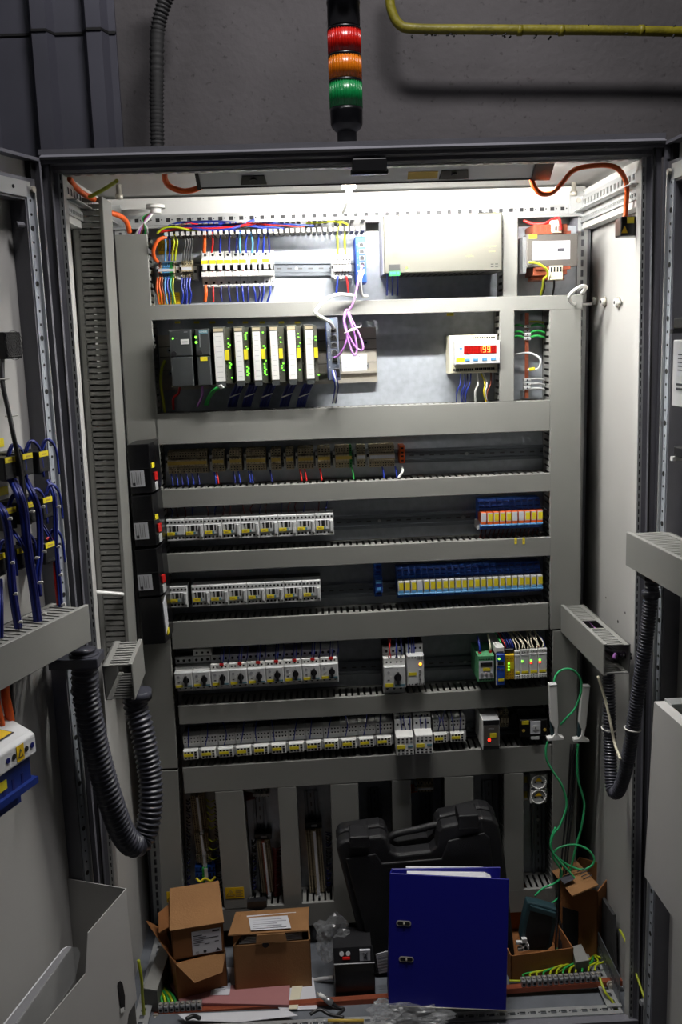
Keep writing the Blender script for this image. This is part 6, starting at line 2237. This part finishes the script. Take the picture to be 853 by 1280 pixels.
# low carton with the dark pouch
FL = Vector((at(639, 1223, .155).x, .155, ZF)); FR = Vector((at(717, 1215, .175).x, .175, ZF))
h = at(680, 1190, .165).z-ZF
t, w_ = cardbox('cardboard_box', 'low open brown carton right of the blue binder', FL, FR, h, .2, 'card2')
flap(t, [(0, .2, h), (w_*.7, .2, h), (w_*.72, .215, h+.05), (0, .22, h+.05)], 'card2', 'rear_flap')
MB().txt('21 KW', w_*.52, h*.45, -.0006, .007, 'ink').build('lettering', t)
mb = MB()
for i in range(16):
    p = at(646+random.random()*10, 1176+random.random()*14, .20)
    mb.box(p.x, p.x+.012, p.y, p.y+.01, p.z, p.z+.006, 'white')
o = mb.build('small_parts', world=True, kind='stuff'); tag(o, 'white small plastic parts in the low carton', 'parts')
c = at(676, 1160, .22)
t = thing('pouch', 'dark teal plastic shell standing in the low carton', 'pouch', (at(668, 1186, .22).x, .22, ZF+.02))
P_ = [at(x, y, .21)-t.location for x, y in ((660, 1128), (672, 1130), (697, 1137), (697, 1150), (691, 1183), (684, 1189), (662, 1189), (653, 1183), (651, 1172), (655, 1148))]
o = MB().ext(P_, (0, .03, 0), 'tealdk').build('shell', t); bevel(o, .004, 2)
cc = sum(P_, Vector())/len(P_)
P2 = [cc+(p-cc)*.74+Vector((0, -.0012, -.004)) for p in P_]
MB().ext(P2, (0, .001, 0), 'seal').build('recess', t)
P3 = [P_[0]+Vector((.006, -.006, -.006)), P_[2]+Vector((-.004, -.006, -.006)), P_[2]+Vector((-.004, -.006, -.020)), P_[0]+Vector((.006, -.006, -.020))]
o = MB().ext(P3, (0, .008, 0), 'tealdk').build('rim', t); bevel(o, .002, 2)

# standing carton at the right with its flap folded over
a0 = at(702, 1190, .25); b0 = at(747, 1178, .21)
FL = Vector((a0.x, .27, ZF)); FR = Vector((b0.x, .21, ZF))
h = at(748, 1109, .21).z-ZF
t, w_ = cardbox('cardboard_box', 'tall brown carton in the right corner, printed flap folded out on top', FL, FR, h*.94, .13, 'card2')
W = lambda px, py, Y: t.matrix_basis.inverted() @ at(px, py, Y)
fl = [W(690, 1089, .34), W(716, 1121, .19), W(749, 1107, .19), W(720, 1075, .35)]
o = flap(t, fl, 'card', 'printed_flap')
mb = MB()
pq = [W(700, 1100, .265), W(713, 1093, .27), W(719, 1101, .235), W(706, 1107, .235)]
mb.ext([p+Vector((0, -.001, .0045)) for p in pq], (0, 0, .0004), 'ink')
for i in range(4):
    p, q = W(722+i*2.5, 1092+i*3, .262-i*.014), W(733+i*2.5, 1087+i*3, .262-i*.014)
    mb.tube([p+Vector((0, 0, .005)), q+Vector((0, 0, .005))], .0012, 'ink', n=4, spline=False)
mb.build('lettering', t)
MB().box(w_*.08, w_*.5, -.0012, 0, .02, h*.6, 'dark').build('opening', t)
# dark sheet leaning on the right side wall
P_ = [at(x, y, Y) for x, y, Y in ((729, 1082, .42), (776, 1143, .15), (770, 1215, .13), (730, 1150, .40))]
for p in P_: p.x = min(p.x, .58)
solo(MB().ext(P_, (.008, 0, 0), 'darkgrey'), 'metal_sheet', 'dark metal sheet leaning against the right side panel', 'sheet')
# grey duct pieces on the floor
for P4, lab in ((((211, 1150), (222, 1153), (196, 1238), (178, 1235)), 'grey floor duct piece running forward at the left wall'),
                (((716, 1183), (727, 1180), (737, 1200), (720, 1203)), 'small grey floor duct piece right of the low carton')):
    Zt = ZF+.06
    P_ = [atZ(x, y, Zt) for x, y in P4]
    P_ = [Vector((max(min(p.x, .56), -.585), min(p.y, .33), p.z)) for p in P_]
    t = thing('floor_duct', lab, 'duct', (P_[3].x, P_[3].y, ZF))
    MB().ext(P_, (0, 0, -.003), 'duct').build('cover', t, world=True)
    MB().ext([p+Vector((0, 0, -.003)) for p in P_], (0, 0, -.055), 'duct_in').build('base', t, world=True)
# black adapter on the bottom duct
c = at(321, 1136, .31)
t = thing('power_adapter', 'black power plug lying on the lowest duct above the open box', 'plug', c)
MB().ext([at(x, y, .30)-c for x, y in ((309, 1128), (333, 1126), (334, 1134), (324, 1139), (309, 1136))], (0, .02, 0), 'black').build('housing', t)
MB().tube([at(313, 1128, .31)-c, at(312, 1120, .32)-c], .003, 'black', n=6, spline=False).tube([at(329, 1127, .31)-c, at(329, 1121, .32)-c], .003, 'black', n=6, spline=False).build('pins', t, kind='stuff')
# ================================================================== DOORS AND WHAT HANGS ON THEM
class Door:
    def __init__(self, side, ang):
        a = math.radians(ang)
        self.side = side
        self.H = Vector((.618*side, -.012, 0))
        self.u = Vector((side*math.sin(a), -math.cos(a), 0))      # away from the hinge
        self.n = Vector((-side*math.cos(a), -math.sin(a), 0))     # towards the cabinet inside
        self.y = -self.n
        self.x = self.y.cross(Vector((0, 0, 1)))
        self.sx = 1 if self.x.dot(self.u) > 0 else -1
        self.rot = Matrix((self.x, self.y, Vector((0, 0, 1)))).transposed().to_euler()

    def px(self, px, py, t):
        """image point on the plane t above the door sheet -> (s, z)"""
        d = ray(px, py)
        k = (t-(CAM-self.H).dot(self.n))/d.dot(self.n)
        P = CAM+d*k
        return (P-self.H).dot(self.u), P.z

    def w(self, s, t, z):
        return self.H+self.u*s+self.n*t+Vector((0, 0, z))

    def wp(self, px, py, t):
        s, z = self.px(px, py, t)
        return self.w(s, t, z)

    def thing(self, name, label, cat, s, t, z, group=None):
        o = thing(name, label, cat, self.w(s, t, z), group)
        o.rotation_euler = self.rot
        o['b'] = (s, t, z)
        return o

    def mb(self, root):
        return DMB(self, tuple(root['b']))


class DMB(MB):
    """boxes given as (s0,s1,t0,t1,z0,z1) in door coordinates"""
    def __init__(self, D, b):
        super().__init__()
        self.D, self.b = D, b

    def L(self, s, t, z):
        return Vector(((s-self.b[0])*self.D.sx, -(t-self.b[1]), z-self.b[2]))

    def db(self, s0, s1, t0, t1, z0, z1, k, c=0):
        p, q = self.L(s0, t0, z0), self.L(s1, t1, z1)
        x0, x1 = sorted((p.x, q.x)); y0, y1 = sorted((p.y, q.y))
        if c:
            return self.cbox(x0, x1, y0, y1, z0-self.b[2], z1-self.b[2], k, c)
        return self.box(x0, x1, y0, y1, z0-self.b[2], z1-self.b[2], k)


DL, DR = Door(-1, 20), Door(1, 4)
for D, nm, s0 in ((DL, 'left_door', .060), (DR, 'right_door', .068)):
    root = D.thing(nm, '', 'x', 0, 0, 0)
    bpy.data.objects.remove(root)
    m0 = DMB(D, (0, 0, 0))
    m0.db(0, .595, -.012, 0, .02, 1.99, 'panel')
    o = m0.build(nm, CB)
    o.location = D.H-CB.location
    o.rotation_euler = D.rot
    m0 = DMB(D, (0, 0, 0)).db(0, .006, -.012, .022, .02, 1.99, 'frame').db(0, .595, -.012, .022, 1.984, 1.99, 'frame').db(.006, .02, 0, .012, .02, 1.985, 'seal')
    m0.build('folded_rim', o)
    DMB(D, (0, 0, 0)).db(s0-.018, s0+.016, 0, .034, .03, 1.945, 'frame').build('frame_tube', o)
    m0 = DMB(D, (0, 0, 0)).db(s0-.016, s0+.50, 0, .034, 1.905, 1.945, 'frame')
    m0.db(s0+.0, s0+.50, .034, .036, 1.91, 1.938, 'strip')
    m0.build('top_tube', o)
    m0 = DMB(D, (0, 0, 0)).db(s0-.008, s0+.012, .034, .036, .04, 1.93, 'zinc').db(s0-.0085, s0-.006, .034, .042, .04, 1.93, 'strip')
    m0.build('punched_strip', o)
    m0 = DMB(D, (0, 0, 0))
    for i in range(74):
        z = 1.905-i*.025
        p = m0.L(s0+.003, .036, z)
        m0.cyl(p, (0, -1, 0), .0052 if i % 4 == 2 else .0026, .0006, 'dark', 10)
    for i in range(4):
        p = m0.L(s0+.05+i*.06, .036, 1.924)
        m0.cyl(p, (0, -1, 0), .006 if i % 2 else .0035, .0006, 'dark', 10)
    m0.build('punched_holes', o, kind='stuff')
    m0 = DMB(D, (0, 0, 0)).db(s0-.030, s0-.016, .004, .020, 1.88, 1.892, 'frame')
    p = m0.L(s0-.004, .036, 1.925)
    m0.cyl(p, (0, -1, 0), .006, .006, 'steel', 8)
    p = m0.L(s0+.03, .02, 1.86)
    m0.cyl(p, (1, -.3, 0), .006, .03, 'frame', 10)
    m0.build('locking_parts', o, kind='stuff')

# ducts on the doors
s0, z0 = DL.px(111, 756, .11)
t = duct('grey duct across the left door below the switch contacts', .46, .074, .085, DL.w(.55, .11, 1.110), -DL.u, DL.n, pitch=.0165, slot=.0055)
t = duct('grey duct across the right door beside the drooping hose', .43, .068, .085, DR.w(.072, .11, 1.208), DR.u, DR.n, pitch=.0125, slot=.0045)

# black box with cord on the left door
s1, zt = DL.px(26, 415, .045); s2, _ = DL.px(6, 417, .045); _, zb2 = DL.px(26, 448, .045)
t = DL.thing('sounder', 'black square sounder box on the left door with a cord below', 'sounder', (s1+s2)/2, .0, zb2)
o = DL.mb(t).db(s1, s2, 0, .045, zb2, zt, 'black', .003).build('housing', t)
m0 = DL.mb(t)
m0.cyl(m0.L((s1+s2)/2, .0452, (zt+zb2)/2), (0, -1, 0), .0016, .001, 'dark', 8)
for i in range(5):
    a_ = .008+.0045*i
    for q in range(20):
        c0, c1 = 2*PI*q/20, 2*PI*(q+1)/20
        pp = m0.L((s1+s2)/2, .0452, (zt+zb2)/2)
        m0.tube([pp+Vector((a_*math.cos(c0), 0, a_*math.sin(c0))), pp+Vector((a_*math.cos(c1), 0, a_*math.sin(c1)))], .0005, 'black', n=3, spline=False)
m0.build('sound_grille', t, kind='stuff')
cable([DL.wp(x, y, .03+.04*min(1, max(0, (y-450)/100))) for x, y in ((3, 448), (3, 476), (7, 498), (12, 520), (17, 545), (22, 570), (26, 592), (29, 622), (33, 655))], .0042, 'black', 'black cord running down from the sounder box to the switch contacts')
cable([DL.wp(x, y, .07) for x, y in ((23, 560), (28, 592), (32, 622), (36, 655))], .003, 'black', 'second thinner black cord between the switch contacts')
for x, y in ((4, 474), (14, 520)):
    p = DL.wp(x, y, .04)
    solo(MB().tube([p+Vector((-.010, 0, 0)), p+Vector((0, -.006, 0)), p+Vector((.012, 0, .001))], .0016, 'tie', n=5), 'cable_tie', ('upper' if y < 500 else 'lower')+' white tie on the black cord of the left door', 'cable tie')

# switch contact blocks
rows = [('top', [(7, 585, 'left'), (29, 580, 'middle'), (49, 577, 'right')]), ('middle', [(8, 648, 'left'), (34, 640, 'middle'), (54, 634, 'right')]), ('bottom', [(-6, 706, 'left'), (22, 697, 'middle'), (57, 690, 'right')])]
for rn, bl in rows:
    for (px, py, cn) in bl:
        s, z = DL.px(px, py, .05)
        t = DL.thing('switch_contact', f'{cn} black contact block in the {rn} row on the left door', 'switch', s, .0, z-.025, 'switch contacts on the left door')
        m0 = DL.mb(t).db(s-.018, s+.020, .0, .030, z-.022, z+.022, 'black').db(s-.014, s+.018, .030, .062, z-.020, z+.020, 'black', .002).db(s-.018, s-.010, .030, .045, z-.026, z+.012, 'black')
        m0.build('housing', t)
        m0 = DL.mb(t)
        for zz in (-.014, .012):
            m0.db(s-.0165, s-.0145, .034, .056, z+zz-.004, z+zz+.003, 'silver')
            m0.db(s-.010, s+.014, .062, .0625, z+zz-.003, z+zz+.003, 'seal')
        m0.build('terminals', t, kind='stuff')
        DL.mb(t).db(s-.012, s+.016, .062, .063, z+.010, z+.020, 'yellow').db(s-.006, s+.008, .063, .0632, z+.013, z+.016, 'gold').build('marker_tag', t)
        if cn != 'right':
            DL.mb(t).db(s-.015, s+.02, .0, .001, z+.030, z+.046, 'yellow').build('panel_tag', t)
        for dx, kk in ((0, 'wireblue'), (.006, 'navy')):
            P0 = DL.w(s-.012+dx, .05, z+.02); P1 = DL.w(s-.025+dx, .055, z+.040); P2 = DL.w(s-.040, .06, z+.02); P3 = DL.w(s-.044, .06, z-.03)
            cable([P0, P1, P2, P3], .0022, kk, f'blue wires arching over the {cn} contact block, {rn} row', 'wire', 'wire', f'wires of the {cn} {rn} contact')


def bundle(pts, r, n, label, t_=.075, kk=('wireblue', 'navy', 'navy')):
    mb = MB()
    base = [DL.wp(x, y, t_ if i else .045) for i, (x, y) in enumerate(pts)]
    for q in range(n):
        a_ = 2*PI*q/n
        dx = DL.u*(r*.62*math.cos(a_))+DL.n*(r*.62*math.sin(a_))
        mb.tube([b+dx for b in base], r*.45, kk[q % len(kk)], n=6)
    o = mb.build('cable_bundle', world=True, kind='stuff')
    return tag(o, label, 'cable bundle')


bundle([(60, 600), (67, 618), (69, 650), (70, 685), (73, 720), (76, 758)], .005, 5, 'blue wire bundle nearest the hinge on the left door', .06)
bundle([(14, 597), (24, 618), (30, 640), (33, 670), (37, 700), (42, 735), (48, 780)], .0080, 7, 'thick blue wire bundle in the middle of the left door')
bundle([(31, 598), (40, 616), (48, 638), (50, 665), (50, 695), (47, 722), (49, 745)], .006, 5, 'blue wire bundle joining the thick one on the left door')
bundle([(-6, 628), (4, 640), (10, 665), (13, 700), (16, 740), (23, 785)], .007, 6, 'leftmost blue wire bundle on the left door')
bundle([(0, 725), (1, 755), (1, 800)], .005, 4, 'blue wire bundle at the very left edge of the photo')
bundle([(52, 655), (60, 668), (68, 686)], .004, 3, 'short blue bundle from the middle row towards the hinge', .055)
bundle([(14, 662), (22, 672), (32, 690)], .004, 3, 'short blue bundle under the middle row, left', .07)
cable([DL.wp(x, y, .055) for x, y in ((58, 675), (62, 671), (67, 682), (68, 715), (71, 745), (72, 756))], .0024, 'red', 'red wire looping at the bottom row of the left door', 'wire', 'wire')
for x, y, r in ((71, 634, 8), (71, 684, 8), (74, 719, 8), (51, 634, 9), (37, 640, 11), (10, 649, 8), (43, 698, 11), (53, 690, 7), (47, 729, 12), (13, 704, 8), (17, 743, 8), (77, 756, 7), (52, 768, 11), (23, 778, 8)):
    p = DL.wp(x-1, y, .088)
    solo(MB().tube([p-DL.u*.012*r/8+Vector((0, 0, -.002)), p+DL.n*.002, p+DL.u*-.002+Vector((.008*r/8, -.004, .002))], .0015, 'tie', n=5).box(p.x+.004, p.x+.009, p.y-.004, p.y, p.z-.001, p.z+.0035, 'tie'), 'cable_tie', 'white tie around the blue bundles of the left door', 'cable tie', 'ties on the left door bundles')

# load switch with cover at the lower left
s0, zt = DL.px(44, 917, .12); _, zc = DL.px(44, 926, .12)
_, zlow = DL.px(11, 946, .12); s1, _ = DL.px(-20, 930, .12)
t = DL.thing('load_switch', 'blue main load switch under a pale cover with warning triangles', 'switch', (s0+s1)/2, 0, zc-.16)
m0 = DL.mb(t)
zz = zt
prof = [(.0, zz-.03), (.12, zz-.035), (.12, zz), (.112, zz+.006), (.055, zz+.030), (.055, zz+.042), (.0, zz+.042)]
pts = [m0.L(s0, a_, b_) for a_, b_ in prof]
e = m0.L(s1+.12, 0, 0)-m0.L(s0, 0, 0)
m0.ext(pts, e, 'dev')
bevel(m0.build('cover', t), .003, 2)
m0 = DL.mb(t)
c = m0.L(s0+.045, .1205, zz-.016)
m0.box(c.x-.010, c.x+.010, c.y-.0006, c.y, c.z-.014, c.z+.014, 'warn')
m0.ext([c+Vector((-.007, -.0008, -.008)), c+Vector((.007, -.0008, -.008)), c+Vector((0, -.0008, .008))], (0, -.0003, 0), 'ink')
m0.ext([c+Vector((-.004, -.0013, -.006)), c+Vector((.004, -.0013, -.006)), c+Vector((0, -.0013, .003))], (0, -.0003, 0), 'warn')
for d_, k_ in ((.012, 'navy'), (.028, 'dark'), (.062, 'dark'), (.078, 'navy')):
    q = m0.L(s0+d_, .1205, zz-.016)
    m0.cyl(q, (0, -1, 0), .005, .001, k_, 12)
m0.build('screws_and_sticker', t, kind='stuff')
m0 = DL.mb(t)
tri = [m0.L(s0+.03, .10, zz+.0115), m0.L(s0+.075, .10, zz+.0115), m0.L(s0+.052, .066, zz+.0262)]
m0.ext([p+Vector((0, 0, .0012)) for p in tri], (0, 0, .0006), 'ink')
cen = sum(tri, Vector())/3
m0.ext([cen+(p-cen)*.82+Vector((0, -.0004, .0020)) for p in tri], (0, 0, .0005), 'warn')
m0.build('warning_triangle', t)
m0 = DL.mb(t).db(s0+.006, s1+.10, .0, .110, zz-.100, zz-.03, 'switchblue', .003)
m0.db(s0+.0, s1+.06, .0, .118, zz-.092, zz-.080, 'switchblue').db(s0+.010, s1+.06, .02, .085, zz-.128, zz-.115, 'switchblue')
for d_ in (.03, .055, .08):
    m0.db(s0+d_, s0+d_+.006, .110, .1106, zz-.085, zz-.06, 'navy')
m0.build('switch_body', t)
DL.mb(t).db(s0+.075, s0+.105, .110, .1115, zz-.068, zz-.052, 'yellow').build('marker_tag', t)
m0 = DL.mb(t)
c = m0.L(s0+.07, .05, zz-.125)
pp = []
for q in range(17):
    a_ = 2*PI*q/16
    pp.append(c+Vector((.030*math.cos(a_), 0, .030*math.sin(a_))))
m0.tube(pp, .005, 'black', n=8, sub=2)
m0.build('pull_ring', t)
pa_ = [DL.wp(x, y, .001) for x, y in ((0, 1006), (24, 994), (24, 999), (0, 1014))]
solo(MB().ext(pa_, DL.n*.001, 'label'), 'paper_strip', 'white label strip stuck below the blue load switch', 'label')
cable([DL.wp(x, y, .07) for x, y in ((6, 850), (7, 870), (10, 885), (13, 902))], .008, 'orange', 'orange cable entering the load switch cover, nearer the hinge')
cable([DL.wp(x, y, .07) for x, y in ((-8, 860), (-4, 885), (1, 908))], .008, 'orange', 'orange cable entering the load switch cover at the photo edge')
cable([DL.wp(x, y, .06) for x, y in ((12, 850), (13, 875), (15, 893))], .006, 'black', 'black cable behind the orange ones above the load switch')

# document pocket on the left door
T_ = .14
t = DL.thing('document_pocket', 'grey sheet metal document pocket at the bottom of the left door', 'pocket', .1, 0, .06)
pf = [DL.wp(x, y, T_) for x, y in ((157.6, 1111), (171, 1249), (161, 1267), (155, 1310), (20, 1325), (55, 1280), (107, 1217), (110, 1166))]
R_ = DL.rot.to_matrix()


def tl(p): return R_.inverted() @ (p-t.location)


o = MB().ext([tl(p) for p in pf], (0, .0015, 0), 'panel').build('front_sheet', t)
s_e, z_e = DL.px(157.6, 1111, T_)
z_b = .05
P_ = [DL.w(s_e, 0.0, z_e-.0), DL.w(s_e, T_, z_e), DL.w(s_e, T_, z_b), DL.w(s_e, 0, z_b)]
MB().ext([tl(p) for p in P_], (.0015, 0, 0), 'panel').build('end_sheet', t)
pr_ = [DL.wp(x, y, T_+.0012) for x, y in ((147, 1229), (150, 1226), (153, 1229), (156, 1245), (156, 1262), (152, 1267), (150, 1255))]
MB().ext([tl(p) for p in pr_], (0, -.0006, 0), 'dark').build('slot', t)
pr_ = [DL.wp(x, y, T_+.002) for x, y in ((150, 1261), (155, 1259), (155, 1264), (151, 1267))]
MB().ext([tl(p) for p in pr_], (0, -.0006, 0), 'white').build('latch_tip', t)
# papers in it
def sheet(pts, t_, k, name, label, cat='paper', th=.003):
    P_ = [DL.wp(x, y, t_) for x, y in pts]
    return solo(MB().ext(P_, DL.n*th, k), name, label, cat)


sheet(((78, 1186), (83, 1183), (88, 1183), (10, 1290), (-4, 1290)), .05, 'paper', 'paper_sheet', 'white papers standing in the left door pocket')
sheet(((88, 1184), (96, 1184), (99, 1192), (92, 1225), (52, 1285), (12, 1290)), .06, 'clearbag', 'document_sleeve', 'clear document sleeve in the left door pocket', 'sleeve')

# right door: document pocket, box, clamps
T_ = .12
t = DR.thing('document_pocket', 'pale sheet metal document pocket on the right door with lit top edge', 'pocket', .1, 0, .4)
R2 = DR.rot.to_matrix()
pf = [DR.wp(x, y, T_) for x, y in ((818, 878), (806, 1095), (872, 1192), (900, 1192), (900, 950))]
MB().ext([R2.inverted() @ (p-t.location) for p in pf], (0, .0015, 0), 'panel').build('front_sheet', t)
A = DR.wp(818, 878, T_); B = DR.wp(900, 950, T_)
P_ = [A, B, B-DR.n*.022, A-DR.n*.022]
MB().ext([R2.inverted() @ (p-t.location) for p in P_], (0, 0, .0015), 'panel').build('top_flange', t)
s_, z_ = DR.px(818, 878, T_)
MB().ext([R2.inverted() @ (p-t.location) for p in (DR.w(s_, .0, z_+.006), DR.w(s_+.03, 0, z_+.006), DR.w(s_+.03, .1, z_+.006), DR.w(s_, .1, z_+.006))], (0, 0, -.012), 'strip').build('bracket', t)
s1, zt = DR.px(842, 425, .06); _, zb2 = DR.px(842, 508, .06)
t = DR.thing('control_box', 'flat light grey box with white label on the right door', 'box', s1+.05, 0, zb2)
DR.mb(t).db(s1, s1+.13, 0, .06, zb2, zt, 'dev', .002).build('housing', t)
m0 = DR.mb(t).db(s1+.02, s1+.08, .06, .061, zt-.065, zt-.018, 'label')
for i in range(5):
    m0.db(s1+.025, s1+.05, .061, .0615, zt-.055+i*.007, zt-.053+i*.007, 'ink')
m0.db(s1+.02, s1+.07, .06, .0612, zt-.082, zt-.078, 'ink').db(s1+.02, s1+.06, .06, .0612, zt-.09, zt-.086, 'ink')
m0.build('label_plate', t)
for (x, y, l) in ((848, 403, 'above'), (848, 563, 'below')):
    s1, z1 = DR.px(x, y, .04)
    t = DR.thing('cable_clamp', f'black cable clamp {l} the light grey box on the right door', 'clamp', s1, 0, z1-.01)
    DR.mb(t).db(s1-.008, s1+.03, 0, .045, z1-.012, z1+.008, 'black', .002).build('housing', t)
    DR.mb(t).db(s1-.010, s1+.0, .03, .05, z1-.02, z1-.012, 'white' if l == 'below' else 'black').build('screw_head', t)
cable([DR.wp(x, y, .03) for x, y in ((775, 1162), (783, 1178), (795, 1215), (806, 1248))], .0026, 'earth', 'green and yellow earth wire from the frame to the right door', 'wire', 'wire')
p = DR.wp(807, 1252, .03)
solo(MB().cyl(p, (-1, -.3, 0), .007, .012, 'silver', 8).box(p.x-.006, p.x+.006, p.y-.003, p.y+.003, p.z-.012, p.z+.004, 'frame'), 'earth_bolt', 'earthing bolt low on the right door', 'bolt')
cable([at(173, 1200, .02), at(177, 1225, .02), at(178, 1245, .03), at(180, 1268, .04)], .0036, 'earth', 'green and yellow earth wire behind the left door pocket', 'wire', 'wire')

# ---- ribbed hoses
def hose(label, pts, R_, pitch, n=20):
    P_ = [Vector(p) for p in pts]
    P_ = catmull(P_, 12)
    # resample evenly
    out = [P_[0]]
    step = pitch/6
    acc = 0
    for a_, b_ in zip(P_[:-1], P_[1:]):
        d = (b_-a_).length
        while acc+d >= step:
            k_ = (step-acc)/d
            a_ = a_+(b_-a_)*k_
            out.append(a_.copy())
            d = (b_-a_).length
            acc = 0
        acc += d
    mb = MB().tube(out, R_, 'hose', n=n, spline=False, rf=lambda s: R_*(1-.17*(.5-.5*math.cos(2*PI*s/pitch))**.7))
    t = thing('cable_hose', label, 'hose', out[len(out)//2])
    mb.build('ribbed_tube', t, world=True)
    return t


def hp(l):
    return [at(x, y, Y) for x, y, Y in l]


t = hose('thick ribbed grey hose drooping from the left door duct to the left stub duct', hp([(103, 812, -.12), (106, 840, -.12), (107, 865, -.115), (112, 895, -.11), (120, 935, -.10), (129, 970, -.09), (139, 1003, -.08), (150, 1034, -.06), (160, 1051, -.04), (170, 1056, -.02), (180, 1046, 0), (187, 1020, .01), (189, 993, .02), (187, 965, .03), (182, 935, .035), (176, 905, .04), (170, 885, .045), (168, 868, .045)]), .0270, .0112)
c = at(95, 826, -.12)
a = at(64, 812, -.12); b = at(127, 836, -.12)
o = MB().box(a.x, b.x, -.15, -.085, c.z-.008, c.z+.012, 'hose').cyl((at(106, 830, -.12).x, -.118, c.z-.014), (0, 0, 1), .030, .03, 'hose', 20).build('hose_clamp', t, world=True)
bevel(o, .002, 2)
c2 = at(178, 868, .045)
MB().cyl((c2.x-.008, .045, c2.z-.01), (0, 0, 1), .028, .02, 'hose', 20).build('hose_collar', t, world=True)
t = hose('ribbed grey hose drooping from the right door duct to the right stub duct', hp([(816, 722, -.10), (814, 745, -.10), (810, 785, -.095), (805, 820, -.09), (799, 860, -.08), (793, 900, -.07), (786, 945, -.05), (779, 975, -.03), (772, 990, -.01), (766, 987, .01), (764, 965, .03), (763, 930, .05), (762, 890, .06), (761, 850, .07), (761, 838, .07)]), .0150, .0070, 16)
p = at(814, 742, -.10)
MB().cyl(p+Vector((0, 0, -.006)), (0, 0, 1), .0175, .012, 'hose', 16).build('hose_collar', t, world=True)
p = at(817, 722, -.10)
MB().box(p.x-.024, p.x+.02, p.y-.02, p.y+.02, p.z, p.z+.02, 'black').build('hose_clamp', t, world=True)
for (x, y, Y, r_, l) in ((791, 911, -.066, .0165, 'right'), (762, 911, .055, .0165, 'left')):
    p = at(x, y, Y)
    pp = [p+Vector((r_*math.cos(2*PI*i/12), r_*math.sin(2*PI*i/12), -.002*math.cos(2*PI*i/12))) for i in range(13)]
    solo(MB().tube(pp, .0017, 'tie', n=5, sub=2), 'cable_tie', f'pale tie around the {l} arm of the right hose', 'cable tie')
cable([at(748, 845, .03), at(757, 875, .02), at(764, 905, .0), at(769, 930, -.01), at(776, 949, -.06)], .0030, 'cream', 'pale grey cable tied between the arms of the right hose')

# ================================================================== last pass: labels of look-alikes by place, clean up
bpy.context.view_layer.update()


def centre(o):
    pts = []
    for q in [o]+list(o.children_recursive):
        if q.type == 'MESH':
            pts += [q.matrix_world @ Vector(c) for c in q.bound_box]
    return sum(pts, Vector())/len(pts)


same = {}
for o in list(COL.objects):
    if o.parent is None and 'label' in o and o.get('kind') != 'structure':
        same.setdefault(o['label'], []).append(o)
for lab, os_ in same.items():
    if len(os_) < 2: continue
    C_ = {o: centre(o) for o in os_}
    ex = max(c.x for c in C_.values())-min(c.x for c in C_.values())
    ez = max(c.z for c in C_.values())-min(c.z for c in C_.values())
    hor = ex >= ez
    os_.sort(key=lambda o: C_[o].x if hor else -C_[o].z)
    n = len(os_)
    for i, o in enumerate(os_):
        if hor: tail = 'leftmost' if i == 0 else ('rightmost' if i == n-1 else ORD[i]+' from the left')
        else: tail = 'topmost' if i == 0 else ('lowest' if i == n-1 else ORD[i]+' from the top')
        o['label'] = lab+', '+tail
        if 'group' not in o: o['group'] = lab
for o in COL.objects:
    for k in ('hh', 'b'):
        if k in o: del o[k]
    nm = o.name.split('.')[0]
    if o.parent is not None and o.type == 'MESH' and nm in ('terminal_screws', 'terminal_slots', 'lettering', 'printing', 'vent_slots', 'laminations', 'buttons', 'setting_dial', 'pipe_collar', 'socket_cover', 'slots', 'base_punched_rail', 'side_head_rail', 'bobbin', 'pins', 'screws'):
        o['kind'] = 'stuff'
